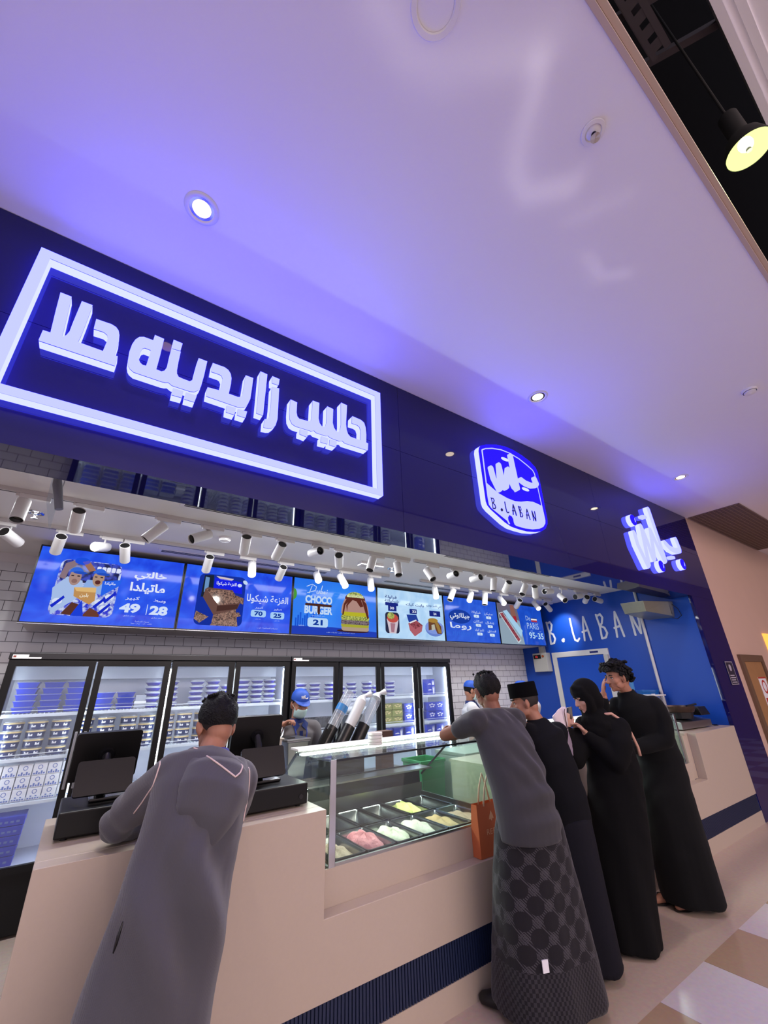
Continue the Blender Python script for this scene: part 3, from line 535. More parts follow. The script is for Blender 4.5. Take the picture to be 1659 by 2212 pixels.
# ---------------------------------------------------------------- menu screens
mat('screen_frame', '0b0b0d', 0.25); mat('screen_silver', 'b9bcc2', 0.25, 0.8)
def scr_mat(name, c1, c2, st=1.0, sc=1.6, dist=4.0, lo=0.25, hi=0.75):
    """lit display with soft wavy pattern between two colours; glossy front"""
    m = bpy.data.materials.new(name); m.use_nodes = True; MATS[name] = m; nt = m.node_tree; b = nt.nodes['Principled BSDF']
    tc = nt.nodes.new('ShaderNodeTexCoord'); w = nt.nodes.new('ShaderNodeTexNoise'); w.inputs['Scale'].default_value = sc; w.inputs['Detail'].default_value = 2; w.inputs['Distortion'].default_value = dist
    nt.links.new(tc.outputs['Object'], w.inputs['Vector'])
    r = nt.nodes.new('ShaderNodeValToRGB'); r.color_ramp.elements[0].position = lo; r.color_ramp.elements[1].position = hi
    r.color_ramp.elements[0].color = srgb(c1) + (1,); r.color_ramp.elements[1].color = srgb(c2) + (1,)
    nt.links.new(w.outputs['Fac'], r.inputs[0]); nt.links.new(r.outputs[0], b.inputs['Emission Color']); b.inputs['Emission Strength'].default_value = st
    b.inputs['Base Color'].default_value = (0.01, 0.01, 0.012, 1); b.inputs['Roughness'].default_value = 0.08; b.inputs['Specular IOR Level'].default_value = 0.2
scr_mat('display_blue', '1036d8', '2a62f4'); scr_mat('display_blue_deep', '1038d0', '2858e8'); scr_mat('display_choco', '1446d8', '2c8cf6', 1.0, 1.0, 0.5); scr_mat('display_pale', '9cc6ee', 'bcdcf6'); scr_mat('display_rome', '1848c8', '2c62dc'); scr_mat('display_paris', '1440b4', '1c54cc')
INK = {}
def ink(c):
    n = 'ink_' + c
    if n not in MATS: emis(n, c, 0.95)
    return n
def crumb(name, c1, c2, sc, st=0.9): scr_mat(name, c1, c2, st, sc, 1.0, 0.38, 0.6)
crumb('ink_chocolate', '3a241e', 'a07a68', 60); crumb('ink_pistachio', '5a6a1e', 'c8cf6a', 55); crumb('ink_patty', '3c2c30', '8a7a80', 70); crumb('ink_berries', '5a1420', 'b05560', 60); crumb('ink_wrapper', '1a2ad0', 'c8d4f4', 22); crumb('ink_shelf', '10184a', '3a4ac0', 12)
YSC, SW, SH, SX0, SZ1 = 4.85, 1.275, 0.73, -0.58, 2.985
class Screen:
    def __init__(s, i, disp, label):
        s.x0 = SX0 + i * SW; s.k = 1
        s.t = T('menu_screen', label, 'screen', (s.x0 + SW / 2, 4.96, SZ1), 'menu screens over the coolers')
        x0, x1, z0, z1 = s.x0, s.x0 + SW - 0.006, SZ1 - SH, SZ1
        M().box(x0, x1, YSC + 0.004, YSC + 0.045, z0, z1).prism([(x0, z0), (x1, z0), (x1, z1), (x0, z1)], YSC, YSC + 0.004, [(x0 + 0.012, z0 + 0.016), (x1 - 0.012, z0 + 0.016), (x1 - 0.012, z1 - 0.014), (x0 + 0.012, z1 - 0.014)]).obj('frame', 'screen_frame', s.t)
        M().box(x0, x1, YSC - 0.001, YSC, z0, z0 + 0.005).obj('lower_trim', 'screen_silver', s.t)
        M().box(x0 + 0.3, x1 - 0.3, YSC + 0.045, 4.96, z0 + 0.15, z1 - 0.15).obj('bracket', 'screen_frame', s.t)
        M().box(x0 + 0.0121, x1 - 0.0121, YSC + 0.0025, YSC + 0.0039, z0 + 0.0161, z1 - 0.0141).obj('display', disp, s.t)
    def f(s, lay):
        return lambda u, v: (s.x0 + 0.012 + u * (SW - 0.03), YSC + 0.0025 - lay * 0.0004, SZ1 - 0.014 - v * (SH - 0.03))
    def poly(s, pts, c, lay=1, name='picture'):
        f = s.f(lay); m = M(); tr = tessellate_polygon([[Vector((a, b, 0)) for a, b in pts]])
        m.add([f(a, b) for a, b in pts], [tuple(t) for t in tr]); return m.obj(name, c if c in MATS else ink(c), s.t)
    def blob(s, u, v, ru, rv, c, lay=1, a0=0, a1=360, rot=0, name='picture'):
        n = 28; cr, sr = math.cos(math.radians(rot)), math.sin(math.radians(rot)); p = []
        for i in range(n):
            a = math.radians(a0 + (a1 - a0) * i / (n - 1 if a1 - a0 < 360 else n)); x, y = ru * math.cos(a) * 1.7, rv * math.sin(a)
            p.append((u + (x * cr - y * sr) / 1.7, v + x * sr + y * cr))
        return s.poly(p, c, lay, name)
    def rrect(s, u0, u1, v0, v1, r, c, lay=1, name='price_box'):
        p = []
        for cx, cy, a in ((u1 - r, v1 - r * 1.7, 0), (u0 + r, v1 - r * 1.7, 90), (u0 + r, v0 + r * 1.7, 180), (u1 - r, v0 + r * 1.7, 270)):
            for k in range(7):
                t = math.radians(a + k * 15); p.append((cx + r * math.cos(t), cy + 1.7 * r * math.sin(t)))
        return s.poly(p, c, lay, name)
    def text(s, items, c, lay=3):
        """items: (text, u, v, height, width or None, bold)"""
        f = s.f(lay); a = (SW - 0.03) / (SH - 0.03)
        for t, u, v, h, w, b in items:
            m = M(); vv, fc, tw, th = textmesh(t, b)
            if not vv: continue
            sy = h / th; sx = (w / tw) if w else sy / a
            m.add([f(u - tw * sx / 2 + p[0] * sx, v + h / 2 - p[1] * sy) for p in vv], fc).obj('lettering', ink(c), s.t)
s = Screen(0, 'display_blue', 'leftmost menu screen, blue, two men in caps and prices 49 and 28')
s.rrect(0.14, 0.545, 0.14, 0.9, 0.05, 'ink_wrapper', 1, 'photo')
s.rrect(0.155, 0.53, 0.15, 0.45, 0.03, 'ink_shelf', 2)
for k in range(5): s.rrect(0.375 + k * 0.033, 0.402 + k * 0.033, 0.2, 0.27, 0.008, 'dfe6ff', 3)
s.poly([(0.16, 0.9), (0.13, 0.55), (0.2, 0.38), (0.3, 0.42), (0.33, 0.6)], 'a8c0ea', 3); s.poly([(0.3, 0.56), (0.33, 0.4), (0.45, 0.4), (0.47, 0.6)], '8fb0e6', 3)
s.poly([(0.15, 0.4), (0.17, 0.2), (0.23, 0.14), (0.25, 0.19), (0.2, 0.28), (0.19, 0.42)], '8a7480', 4)
for u, v, w in ((0.25, 0.31, 0.045), (0.4, 0.3, 0.045)):
    s.blob(u, v + 0.07, w * 0.85, 0.115, 'a98a84' if u < 0.3 else 'b0907c', 5); s.blob(u, v + 0.005, w, 0.075, '3468dc', 6, 180, 360); s.blob(u + 0.025, v + 0.005, w, 0.02, '2450c0', 7)
    s.blob(u, v + 0.125, w * 0.4, 0.03, '5a2c2c' if u > 0.3 else '8c6a66', 7); s.rrect(u - 0.028, u - 0.01, v + 0.045, v + 0.06, 0.003, '2a2026', 7); s.rrect(u + 0.01, u + 0.028, v + 0.045, v + 0.06, 0.003, '2a2026', 7)
s.poly([(0.27, 0.16), (0.31, 0.13), (0.37, 0.26), (0.33, 0.29)], 'a07058', 8); s.blob(0.27, 0.15, 0.05, 0.05, '1d50e0', 8)
s.poly([(0.26, 0.52), (0.4, 0.5), (0.41, 0.68), (0.38, 0.74), (0.27, 0.64)], 'c09058', 8); s.poly([(0.26, 0.52), (0.4, 0.5), (0.405, 0.57), (0.28, 0.57)], 'e0b878', 9); s.text([(arab('بلبن'), 0.335, 0.62, 0.06, None, 0.02)], 'f0ead8', 10)
s.poly([(0.22, 0.88), (0.27, 0.72), (0.34, 0.76), (0.31, 0.9)], '5a342c', 8); s.poly([(0.35, 0.9), (0.39, 0.78), (0.46, 0.84), (0.46, 0.9)], '6a3c30', 8); s.poly([(0.28, 0.9), (0.33, 0.68), (0.36, 0.9)], '1e40d8', 9)
for u, v in ((0.18, 0.72), (0.44, 0.7), (0.5, 0.62), (0.48, 0.78)): s.blob(u, v, 0.03, 0.04, 'dce4fa', 8); s.poly([(u - 0.035, v + 0.06), (u + 0.03, v - 0.08), (u + 0.04, v - 0.05), (u - 0.02, v + 0.09)], '1a2cc8', 9)
s.poly([(0.43, 0.4), (0.56, 0.36), (0.55, 0.45), (0.44, 0.62)], '2a64ec', 7); s.text([(arab('ماتيلدا'), 0.485, 0.43, 0.05, None, 0.02)], 'eef2ff', 10)
s.text([(arab('خالتي'), 0.76, 0.27, 0.15, 0.24, 0.035), (arab('ماتيلدا'), 0.755, 0.45, 0.16, 0.26, 0.035), (arab('كبير'), 0.66, 0.61, 0.06, 0.1, 0.015), (arab('وسط'), 0.86, 0.62, 0.06, 0.09, 0.015)], 'e6ecff')
s.text([('49', 0.655, 0.75, 0.135, 0.145, 0.05), ('28', 0.865, 0.76, 0.135, 0.135, 0.05), (arab('سعر حراري'), 0.66, 0.86, 0.025, 0.08, 0), (arab('سعر حراري'), 0.86, 0.87, 0.025, 0.08, 0), (arab('مسببات الحساسية'), 0.76, 0.93, 0.025, 0.1, 0), (arab('جلوتين - حليب - بيض - صويا'), 0.76, 0.96, 0.022, 0.15, 0)], 'd6e4ff')
s.poly([(0.775, 0.68), (0.78, 0.68), (0.78, 0.83), (0.775, 0.83)], 'd6e4ff', 3)
s = Screen(1, 'display_blue', 'second menu screen from left, chocolate shavings cake with prices 70 and 25')
s.rrect(0.12, 0.535, 0.12, 0.93, 0.05, '16309c', 1, 'photo'); s.poly([(0.15, 0.5), (0.16, 0.15), (0.24, 0.13), (0.25, 0.48)], '1a2436', 2); s.poly([(0.17, 0.42), (0.17, 0.17), (0.205, 0.18), (0.205, 0.4)], '6a94c4', 3)
s.poly([(0.25, 0.17), (0.5, 0.2), (0.51, 0.4), (0.25, 0.36)], '1622e6', 2); s.text([(arab('الفزعة شيكولا'), 0.36, 0.26, 0.07, 0.18, 0.02)], 'e8ecff', 4); s.blob(0.48, 0.26, 0.02, 0.03, 'cfdcff', 4)
s.poly([(0.26, 0.14), (0.42, 0.16), (0.4, 0.2), (0.3, 0.19)], 'd8c8c8', 2); s.blob(0.53, 0.2, 0.025, 0.03, 'c8dcf8', 3, rot=40)
for p in ([(0.4, 0.5), (0.46, 0.43), (0.53, 0.47), (0.53, 0.57)], [(0.13, 0.72), (0.24, 0.8), (0.17, 0.9), (0.12, 0.84)], [(0.44, 0.72), (0.5, 0.7), (0.52, 0.76), (0.45, 0.8)]): s.poly(p, 'ink_chocolate', 3); 
s.poly([(0.27, 0.9), (0.28, 0.7), (0.47, 0.66), (0.5, 0.93), (0.26, 0.93)], 'ink_chocolate', 3)
s.poly([(0.18, 0.37), (0.2, 0.34), (0.42, 0.35), (0.5, 0.55), (0.48, 0.65), (0.28, 0.77), (0.17, 0.5)], '6a4c46', 4); s.poly([(0.19, 0.37), (0.42, 0.36), (0.5, 0.55), (0.31, 0.61)], 'ink_chocolate', 5); s.poly([(0.3, 0.62), (0.49, 0.57), (0.48, 0.65), (0.3, 0.71)], '4a302c', 6)
s.text([(arab('الفزعة شيكولا'), 0.765, 0.46, 0.16, 0.41, 0.015)], 'd8e2ff'); s.text([(arab('كبير'), 0.685, 0.6, 0.045, 0.08, 0.01), (arab('صغير'), 0.87, 0.61, 0.045, 0.08, 0.01), (arab('مسببات الحساسية: حليب'), 0.78, 0.93, 0.028, 0.2, 0), (arab('سعر حراري'), 0.685, 0.79, 0.02, 0.05, 0), (arab('سعر حراري'), 0.87, 0.8, 0.02, 0.05, 0)], 'c8d6ff')
s.rrect(0.61, 0.755, 0.64, 0.755, 0.02, 'a8d0fa', 2); s.rrect(0.8, 0.94, 0.655, 0.77, 0.02, 'a8d0fa', 2); s.text([('70', 0.683, 0.698, 0.075, 0.08, 0.04), ('25', 0.87, 0.712, 0.075, 0.08, 0.04)], '123a9c')
s = Screen(2, 'display_choco', 'third menu screen from left, layered chocolate burger priced 21')
s.poly([(0, 0.86), (0.45, 0.85), (1, 0.9), (1, 1), (0, 1)], '2440b8', 1); s.blob(0.0, 0.3, 0.035, 0.1, '4a9a3a', 1, -90, 90)
for k in range(9): u = 0.03 + k * 0.024; s.poly([(u, 0.86), (u, 0.72 - 0.05 * ((k * 7) % 3)), (u + 0.017, 0.72 - 0.05 * ((k * 7) % 3)), (u + 0.017, 0.86)], '1c56d4', 1)
s.text([('CHOCO', 0.285, 0.37, 0.145, 0.31, 0.05), ('BURGER', 0.285, 0.56, 0.15, 0.32, 0.05)], 'c4dcfa')
m = M(); f = s.f(4); g = lambda x, y, z: f(x, y * 0 + z)
def sc_stroke(s, lines, w, c, lay):
    m = M(); f = s.f(lay)
    for l in lines: m.stroke([(a * 1.75, b) for a, b in l], w, 0, -1e-4, lambda x, y, z: tuple(Vector(f(x / 1.75, z)) + Vector((0, y, 0))), 6)
    return m.obj('brush_lettering', ink(c), s.t)
sc_stroke(s, [[(0.17, 0.26), (0.2, 0.12)], [(0.14, 0.14), (0.2, 0.09), (0.25, 0.13), (0.24, 0.2), (0.15, 0.26)], [(0.26, 0.2), (0.255, 0.25), (0.275, 0.25), (0.285, 0.2), (0.283, 0.25)], [(0.32, 0.1), (0.295, 0.25), (0.315, 0.25), (0.318, 0.21), (0.3, 0.22)], [(0.345, 0.21), (0.325, 0.24), (0.345, 0.25), (0.35, 0.21), (0.352, 0.25)], [(0.375, 0.21), (0.37, 0.25)], [(0.378, 0.18), (0.379, 0.175)]], 0.012, 'c8dcfa', 4)
s.rrect(0.13, 0.435, 0.445, 0.49, 0.012, '4a2820', 5, 'chocolate_drip'); s.poly([(0.27, 0.47), (0.3, 0.47), (0.3, 0.62), (0.285, 0.65), (0.27, 0.6)], '4a2820', 5, 'chocolate_drip')
s.rrect(0.165, 0.395, 0.7, 0.865, 0.025, 'b8d8fa', 2); s.text([('21', 0.28, 0.78, 0.1, 0.11, 0.045)], '123a9c'); s.text([(arab('دبي شوكو برجر'), 0.285, 0.665, 0.03, 0.15, 0), ('1699.99', 0.1, 0.85, 0.02, 0.06, 0), (arab('مسببات الحساسية: جلوتين - مكسرات - حليب'), 0.55, 0.945, 0.022, 0.34, 0)], 'c4d8fa')
for k in range(3): s.text([(arab('بالفستق'), 0.5 + k * 0.02, 0.2 + k * 0.05, 0.03, 0.1, 0)], '6aa4f4', 2)
s.blob(0.7, 0.9, 0.2, 0.03, '3a2430', 2); s.blob(0.725, 0.58, 0.175, 0.42, 'b08a80', 3, 180, 360); s.rrect(0.555, 0.9, 0.8, 0.9, 0.03, 'b09a86', 4); s.rrect(0.55, 0.9, 0.76, 0.83, 0.02, 'a8a838', 5)
s.rrect(0.55, 0.905, 0.69, 0.78, 0.02, 'ink_patty', 6); s.rrect(0.55, 0.905, 0.605, 0.7, 0.02, 'ink_pistachio', 7); s.rrect(0.56, 0.89, 0.545, 0.62, 0.02, 'b8b42c', 8)
s.blob(0.725, 0.3, 0.13, 0.14, '5e2c24', 5, 180, 360)
for p in ([(0.56, 0.62), (0.58, 0.4), (0.64, 0.22), (0.7, 0.24), (0.6, 0.42), (0.58, 0.6)], [(0.62, 0.55), (0.63, 0.42), (0.69, 0.31), (0.74, 0.33), (0.79, 0.44), (0.83, 0.42), (0.8, 0.3), (0.68, 0.24), (0.61, 0.42)], [(0.8, 0.26), (0.87, 0.36), (0.9, 0.64), (0.88, 0.66), (0.84, 0.46)]): s.poly(p, '5e2c24', 9)
s.blob(0.725, 0.26, 0.11, 0.11, 'ink_pistachio', 10, 180, 360)
s = Screen(3, 'display_pale', 'fourth menu screen from left, pale blue with three desserts priced 30, 32 and 24')
s.text([(arab('فراولة'), 0.19, 0.17, 0.08, 0.17, 0.02), (arab('شيكولاتة'), 0.2, 0.25, 0.07, 0.2, 0.02), (arab('وايت كيك'), 0.55, 0.285, 0.07, 0.28, 0.02), (arab('دبي تشيز بومب'), 0.85, 0.27, 0.08, 0.25, 0.01)], '1e2c78')
s.rrect(0.105, 0.29, 0.28, 0.345, 0.01, '1c2a84', 2, 'banner'); s.text([('30', 0.2, 0.395, 0.055, 0.06, 0.03), ('32', 0.53, 0.425, 0.055, 0.06, 0.03), ('24', 0.86, 0.435, 0.055, 0.05, 0.03)], 'e8eefc', 4)
s.poly([(0.145, 0.34), (0.265, 0.34), (0.265, 0.455), (0.145, 0.455)], '1c2880', 2, 'price_box'); s.poly([(0.46, 0.375), (0.57, 0.375), (0.57, 0.475), (0.46, 0.475)], '1c2880', 2, 'price_box'); s.poly([(0.77, 0.37), (0.95, 0.37), (0.95, 0.49), (0.77, 0.49)], '1c2880', 2, 'price_box')
s.rrect(0.1, 0.3, 0.48, 0.9, 0.04, '2a2c48', 2, 'photo'); s.poly([(0.12, 0.62), (0.29, 0.62), (0.25, 0.9), (0.155, 0.9)], 'd0c4d0', 3); s.blob(0.205, 0.6, 0.08, 0.09, 'c05048', 4); s.blob(0.18, 0.55, 0.05, 0.07, 'ink_pistachio', 5); s.poly([(0.17, 0.7), (0.24, 0.7), (0.22, 0.88), (0.18, 0.88)], 'a87888', 5)
s.poly([(0.41, 0.5), (0.56, 0.49), (0.59, 0.62), (0.44, 0.66)], '26409c', 2); s.poly([(0.43, 0.68), (0.55, 0.6), (0.65, 0.7), (0.63, 0.83), (0.52, 0.94), (0.45, 0.82)], 'b0606c', 3); s.poly([(0.44, 0.68), (0.55, 0.6), (0.65, 0.7), (0.53, 0.79)], 'ink_berries', 4); s.poly([(0.44, 0.66), (0.55, 0.59), (0.56, 0.61), (0.46, 0.68)], 'e8e4e8', 5)
s.blob(0.84, 0.76, 0.15, 0.16, '6a84d0', 2); s.blob(0.84, 0.73, 0.15, 0.14, '8098e0', 3); s.poly([(0.74, 0.8), (0.745, 0.6), (0.8, 0.55), (0.88, 0.58), (0.95, 0.7), (0.95, 0.86), (0.88, 0.86), (0.85, 0.76)], '6a4430', 4); s.poly([(0.79, 0.8), (0.79, 0.68), (0.84, 0.66), (0.85, 0.77)], 'b8b8a8', 5); s.blob(0.82, 0.58, 0.08, 0.05, 'a8823c', 5); s.poly([(0.84, 0.6), (0.9, 0.62), (0.95, 0.84), (0.9, 0.84)], '9a7a40', 5)
s = Screen(4, 'display_rome', 'fifth menu screen from left, blue list of six gelato flavours with small price tags')
s.blob(0.27, 0.44, 0.2, 0.16, '1a3ca0', 1); s.text([(arab('جيلاتوتي'), 0.27, 0.44, 0.17, 0.36, 0.02), (arab('روما'), 0.27, 0.66, 0.17, 0.38, 0.02)], 'dce6fa')
for k, (t, u, v) in enumerate((('شيكولاتة', 0.58, 0.31), ('سنيكرز', 0.82, 0.32), ('بيكان', 0.6, 0.52), ('بندق', 0.83, 0.53), ('تشيز كيك', 0.61, 0.72), ('فستق', 0.85, 0.73))):
    s.text([(arab(t), u, v, 0.075, 0.17, 0.01)], 'c4d6f8'); s.rrect(u - 0.05, u + 0.05, v + 0.055, v + 0.12, 0.012, 'd0e4fa', 2); s.text([('19', u, v + 0.088, 0.03, None, 0.02)], '2048a8', 4)
for k in range(9): u = 0.12 + k * 0.035; s.poly([(u, 0.78), (u + 0.012, 0.78), (u + 0.012, 0.86), (u, 0.86)], '3468dc', 1)
s = Screen(5, 'display_paris', 'rightmost menu screen, Paris cake photo beside prices 95 and 35')
s.poly([(0.0, 0.0), (0.42, 0.0), (0.5, 1), (0.0, 1)], '8fa3b4', 1, 'photo'); s.poly([(0.0, 0.0), (0.42, 0.0), (0.46, 0.42), (0.2, 0.3), (0.02, 0.4)], '6a6478', 2); s.poly([(0.28, 0.02), (0.36, 0.02), (0.4, 0.3), (0.34, 0.4), (0.28, 0.28)], '8a5c54', 3); s.poly([(0.32, 0.3), (0.39, 0.3), (0.4, 0.46), (0.34, 0.46)], 'a02838', 4)
s.poly([(0.02, 0.26), (0.1, 0.22), (0.43, 0.9), (0.36, 0.98)], 'c8d4dc', 3); s.poly([(0.04, 0.27), (0.1, 0.24), (0.41, 0.88), (0.36, 0.94)], 'ink_berries', 4); s.poly([(0.11, 0.2), (0.2, 0.16), (0.49, 0.66), (0.44, 0.82)], 'a4cdea', 5)
s.text([('De', 0.66, 0.32, 0.12, 0.1, -0.005), ('PARIS', 0.75, 0.52, 0.16, 0.27, -0.005)], 'b8d4f4'); s.rrect(0.73, 0.87, 0.3, 0.345, 0.002, '24408c', 3, 'flag'); s.rrect(0.73, 0.87, 0.325, 0.365, 0.002, 'e8e8f0', 4, 'flag'); s.rrect(0.73, 0.87, 0.36, 0.41, 0.002, 'a83448', 4, 'flag')
s.text([('95', 0.7, 0.76, 0.16, 0.14, 0.02), ('35', 0.9, 0.77, 0.16, 0.13, 0.02), ('-', 0.8, 0.77, 0.02, 0.04, 0.02), (arab('صغير'), 0.7, 0.645, 0.03, 0.06, 0), (arab('كبير'), 0.9, 0.65, 0.03, 0.06, 0)], 'b8dcf8')
# blue wall lettering
m = M()
mat('wall_letter_white', 'dfe2e8', 0.5)
lay = (('B', 4.86, 0.26), ('.', 4.61, 0.26), ('L', 4.385, 0.28), ('A', 4.16, 0.26), ('B', 3.86, 0.26), ('A', 3.585, 0.25), ('N', 3.30, 0.25))
for i, (c, y0, w) in enumerate(lay):
    m = M(); bl = 2.3; hh = 0.4
    for stt in HAND[c]:
        p = [(a * w, b * hh) for a, b in stt]; ws = [0.034] * len(p)
        if c == '.': ws = [0.07, 0.05]
        m.stroke(p, ws, 0, 0.006, lambda x, y, z, y0=y0: (XW - 0.0005 - y, y0 - x, bl + z), 8)
    tag(m.obj('wall_letter', 'wall_letter_white'), f'white hand-drawn capital {c if c != "." else "dot"} on the blue wall, {ORD[i]} of the row', 'letter', 'white letters on the blue wall')
# badge lettering
m = M()
for i, (c, x0) in enumerate((('B', 2.868), ('.', 2.985), ('L', 3.055), ('A', 3.165), ('B', 3.27), ('A', 3.38), ('N', 3.482))):
    for stt in HAND[c]:
        m.stroke([(x0 + a * 0.1, 3.17 + b * 0.11) for a, b in stt], 0.03 if c == '.' else 0.0115, 2.2898, 2.2914, None, 6)
m.obj('name_lettering', 'black_vinyl', s2)
# ---------------------------------------------------------------- glass door coolers and what stands in them
mat('cooler_black', '0c0c0e', 0.42, spec=0.25); mat('cooler_top', '1c1c20', 0.3, 0.2); mat('cooler_inside', 'd6dcea', 0.35); emis('cooler_tube', (0.86, 0.95, 1.0), 26.0)
glass('cooler_glass', (0.95, 0.97, 1.0), 0.9, 0.03); mat('rack_white', 'e6eef4', 0.3); mat('handle_steel', 'b2b6ba', 0.25, 1.0); mat('sticker_white', 'f0f0f0', 0.4)
mat('tray_blue', '1a36b0', 0.3); mat('tray_blue_dark', '10206e', 0.35); mat('bowl_blue', '2420a4', 0.22); glass('clear_lid', (0.9, 0.93, 1.0), 2.0, 0.3, 0.05); mat('tub_navy', '12265e', 0.35); mat('tub_cream', 'e6cc90', 0.45, noise=(30, 0.1))
mat('carton_white', 'eef0f4', 0.5); mat('carton_print', '5a74b8', 0.5); mat('carton_blue', '1c36b8', 0.4); mat('carton_kraft', 'c8b478', 0.5); mat('print_white', 'f4f4f8', 0.5); mat('bag_plastic', 'e8ecf2', 0.25); mat('snack_green', '8c9040', 0.5); mat('brown_print', '8a3c30', 0.5); mat('dark_crate', '3c4048', 0.5)
YD = 4.90
SHELVES = (1.52, 1.185, 0.865)
def cooler(x0, x1, label):
    t = T('glass_door_cooler', label, 'cooler', ((x0 + x1) / 2, 4.95, 0), 'glass door coolers along the back wall'); w = (x1 - x0) / 4
    m = M().box(x0, x0 + 0.02, 4.94, 5.48, 0.1, 2.0).box(x1 - 0.02, x1, 4.94, 5.48, 0.1, 2.0).box(x0, x1, 4.925, 5.48, 1.955, 2.0).box(x0, x1, 4.93, 5.48, 0.02, 0.43)
    m.box(x0 + 0.02, x1 - 0.02, 5.46, 5.48, 0.43, 1.955); m.obj('cabinet', 'cooler_black', t, bevel=0.003)
    M().box(x0 - 0.004, x1 + 0.004, 4.895, 5.48, 1.957, 2.012).obj('top_panel', 'cooler_top', t, bevel=0.004)
    M().box(x0 + 0.02, x1 - 0.02, 5.445, 5.46, 0.43, 1.95).box(x0 + 0.021, x0 + 0.03, 4.95, 5.45, 0.43, 1.95).box(x1 - 0.03, x1 - 0.021, 4.95, 5.45, 0.43, 1.95).box(x0 + 0.03, x1 - 0.03, 4.95, 5.45, 0.431, 0.445).box(x0 + 0.03, x1 - 0.03, 4.95, 5.45, 1.94, 1.95).obj('liner', 'cooler_inside', t)
    M().box(x0 + 0.03, x1 - 0.03, 5.28, 5.44, 1.80, 1.938).obj('fan_housing', 'cooler_inside', t)
    for i in range(8):
        u = x0 + 0.2 + i * (x1 - x0) / 8
        M().box(u - 0.06, u + 0.06, 5.08, 5.2, 1.936, 1.939).obj('ceiling_label', 'print_white', t)
    for i in range(5):
        u = x0 + 0.045 + i * (w - 0.0225)
        M().cyl((u, 4.985, 0.47), (u, 4.985, 1.88), 0.009, n=10).obj('light_tube', 'cooler_tube', t, 1.0)
    for z in SHELVES:
        m = M()
        for k in range(int((x1 - x0 - 0.08) / 0.03)): m.box(x0 + 0.04 + k * 0.03, x0 + 0.045 + k * 0.03, 5.01, 5.43, z - 0.006, z)
        for y in (5.0, 5.15, 5.3, 5.42): m.box(x0 + 0.035, x1 - 0.035, y, y + 0.01, z - 0.014, z - 0.005)
        m.box(x0 + 0.035, x1 - 0.035, 5.0, 5.006, z + 0.018, z + 0.024); m.box(x0 + 0.035, x1 - 0.035, 4.992, 5.0, z - 0.03, z - 0.008)
        m.obj('wire_shelf', 'rack_white', t)
    for i in range(4):
        a, b = x0 + i * w + 0.007, x0 + (i + 1) * w - 0.007; f = 0.052
        d = M().prism([(a, 0.40), (b, 0.40), (b, 1.95), (a, 1.95)], YD, YD + 0.042, [(a + f, 0.45), (b - f, 0.45), (b - f, 1.90), (a + f, 1.90)]).obj('door', 'cooler_black', t)
        M().box(a + f, b - f, YD + 0.016, YD + 0.02, 0.45, 1.9).obj('pane', 'cooler_glass', d)
        hx = (b - 0.026) if i % 2 == 0 else (a + 0.026)
        M().box(hx - 0.011, hx + 0.011, YD - 0.03, YD - 0.018, 0.93, 1.36).box(hx - 0.006, hx + 0.006, YD - 0.02, YD, 0.95, 0.97).box(hx - 0.006, hx + 0.006, YD - 0.02, YD, 1.32, 1.34).obj('handle', 'handle_steel', d, bevel=0.003)
    M().box(x0 + 0.02, x0 + 0.13, YD - 0.0065, YD - 0.005, 1.962, 1.996).obj('maker_plate', 'sticker_white', t)
    M().box(x0 + 0.025, x0 + 0.045, YD - 0.0075, YD - 0.0066, 1.972, 1.988).obj('maker_mark', 'brown_print', t)
    M().box(x0 + 0.131, x0 + 0.22, YD - 0.006, YD - 0.005, 1.962, 1.975).obj('warning_sticker', 'sticker_white', t)
    M().box(x0 + 0.02, x1 - 0.02, 5.0, 5.4, 0, 0.022).obj('plinth', 'cooler_black', t)
    return t
cooler(-0.56, 2.015, 'left black four-door glass cooler behind the counter, full of tubs'); cooler(2.03, 4.602, 'right black four-door glass cooler behind the counter, with blue cartons')
# prototypes at the origin: base centre at (0, 0, 0), front towards -y
def tray():
    t = T('food_tray', 'x', 'tray')
    M().loft([[(sx * a, sy * b, z) for sx, sy in ((-1, -1), (1, -1), (1, 1), (-1, 1))] for a, b, z in ((0.062, 0.05, 0), (0.074, 0.06, 0.04), (0.08, 0.066, 0.04), (0.08, 0.066, 0.046))], (True, False)).obj('tray', 'tray_blue', t)
    M().box(-0.076, 0.076, -0.062, 0.062, 0.046, 0.05).obj('lid', 'clear_lid', t); return t
def bowl():
    t = T('dessert_bowl', 'x', 'bowl')
    M().lathe([(0.0001, 0), (0.05, 0), (0.068, 0.022), (0.074, 0.024), (0.074, 0.027)], n=20).obj('bowl', 'bowl_blue', t, 0.7)
    M().lathe([(0.075, 0.0275), (0.074, 0.033), (0.064, 0.047), (0.0001, 0.05)], n=20).obj('lid', 'clear_lid', t, 0.7); return t
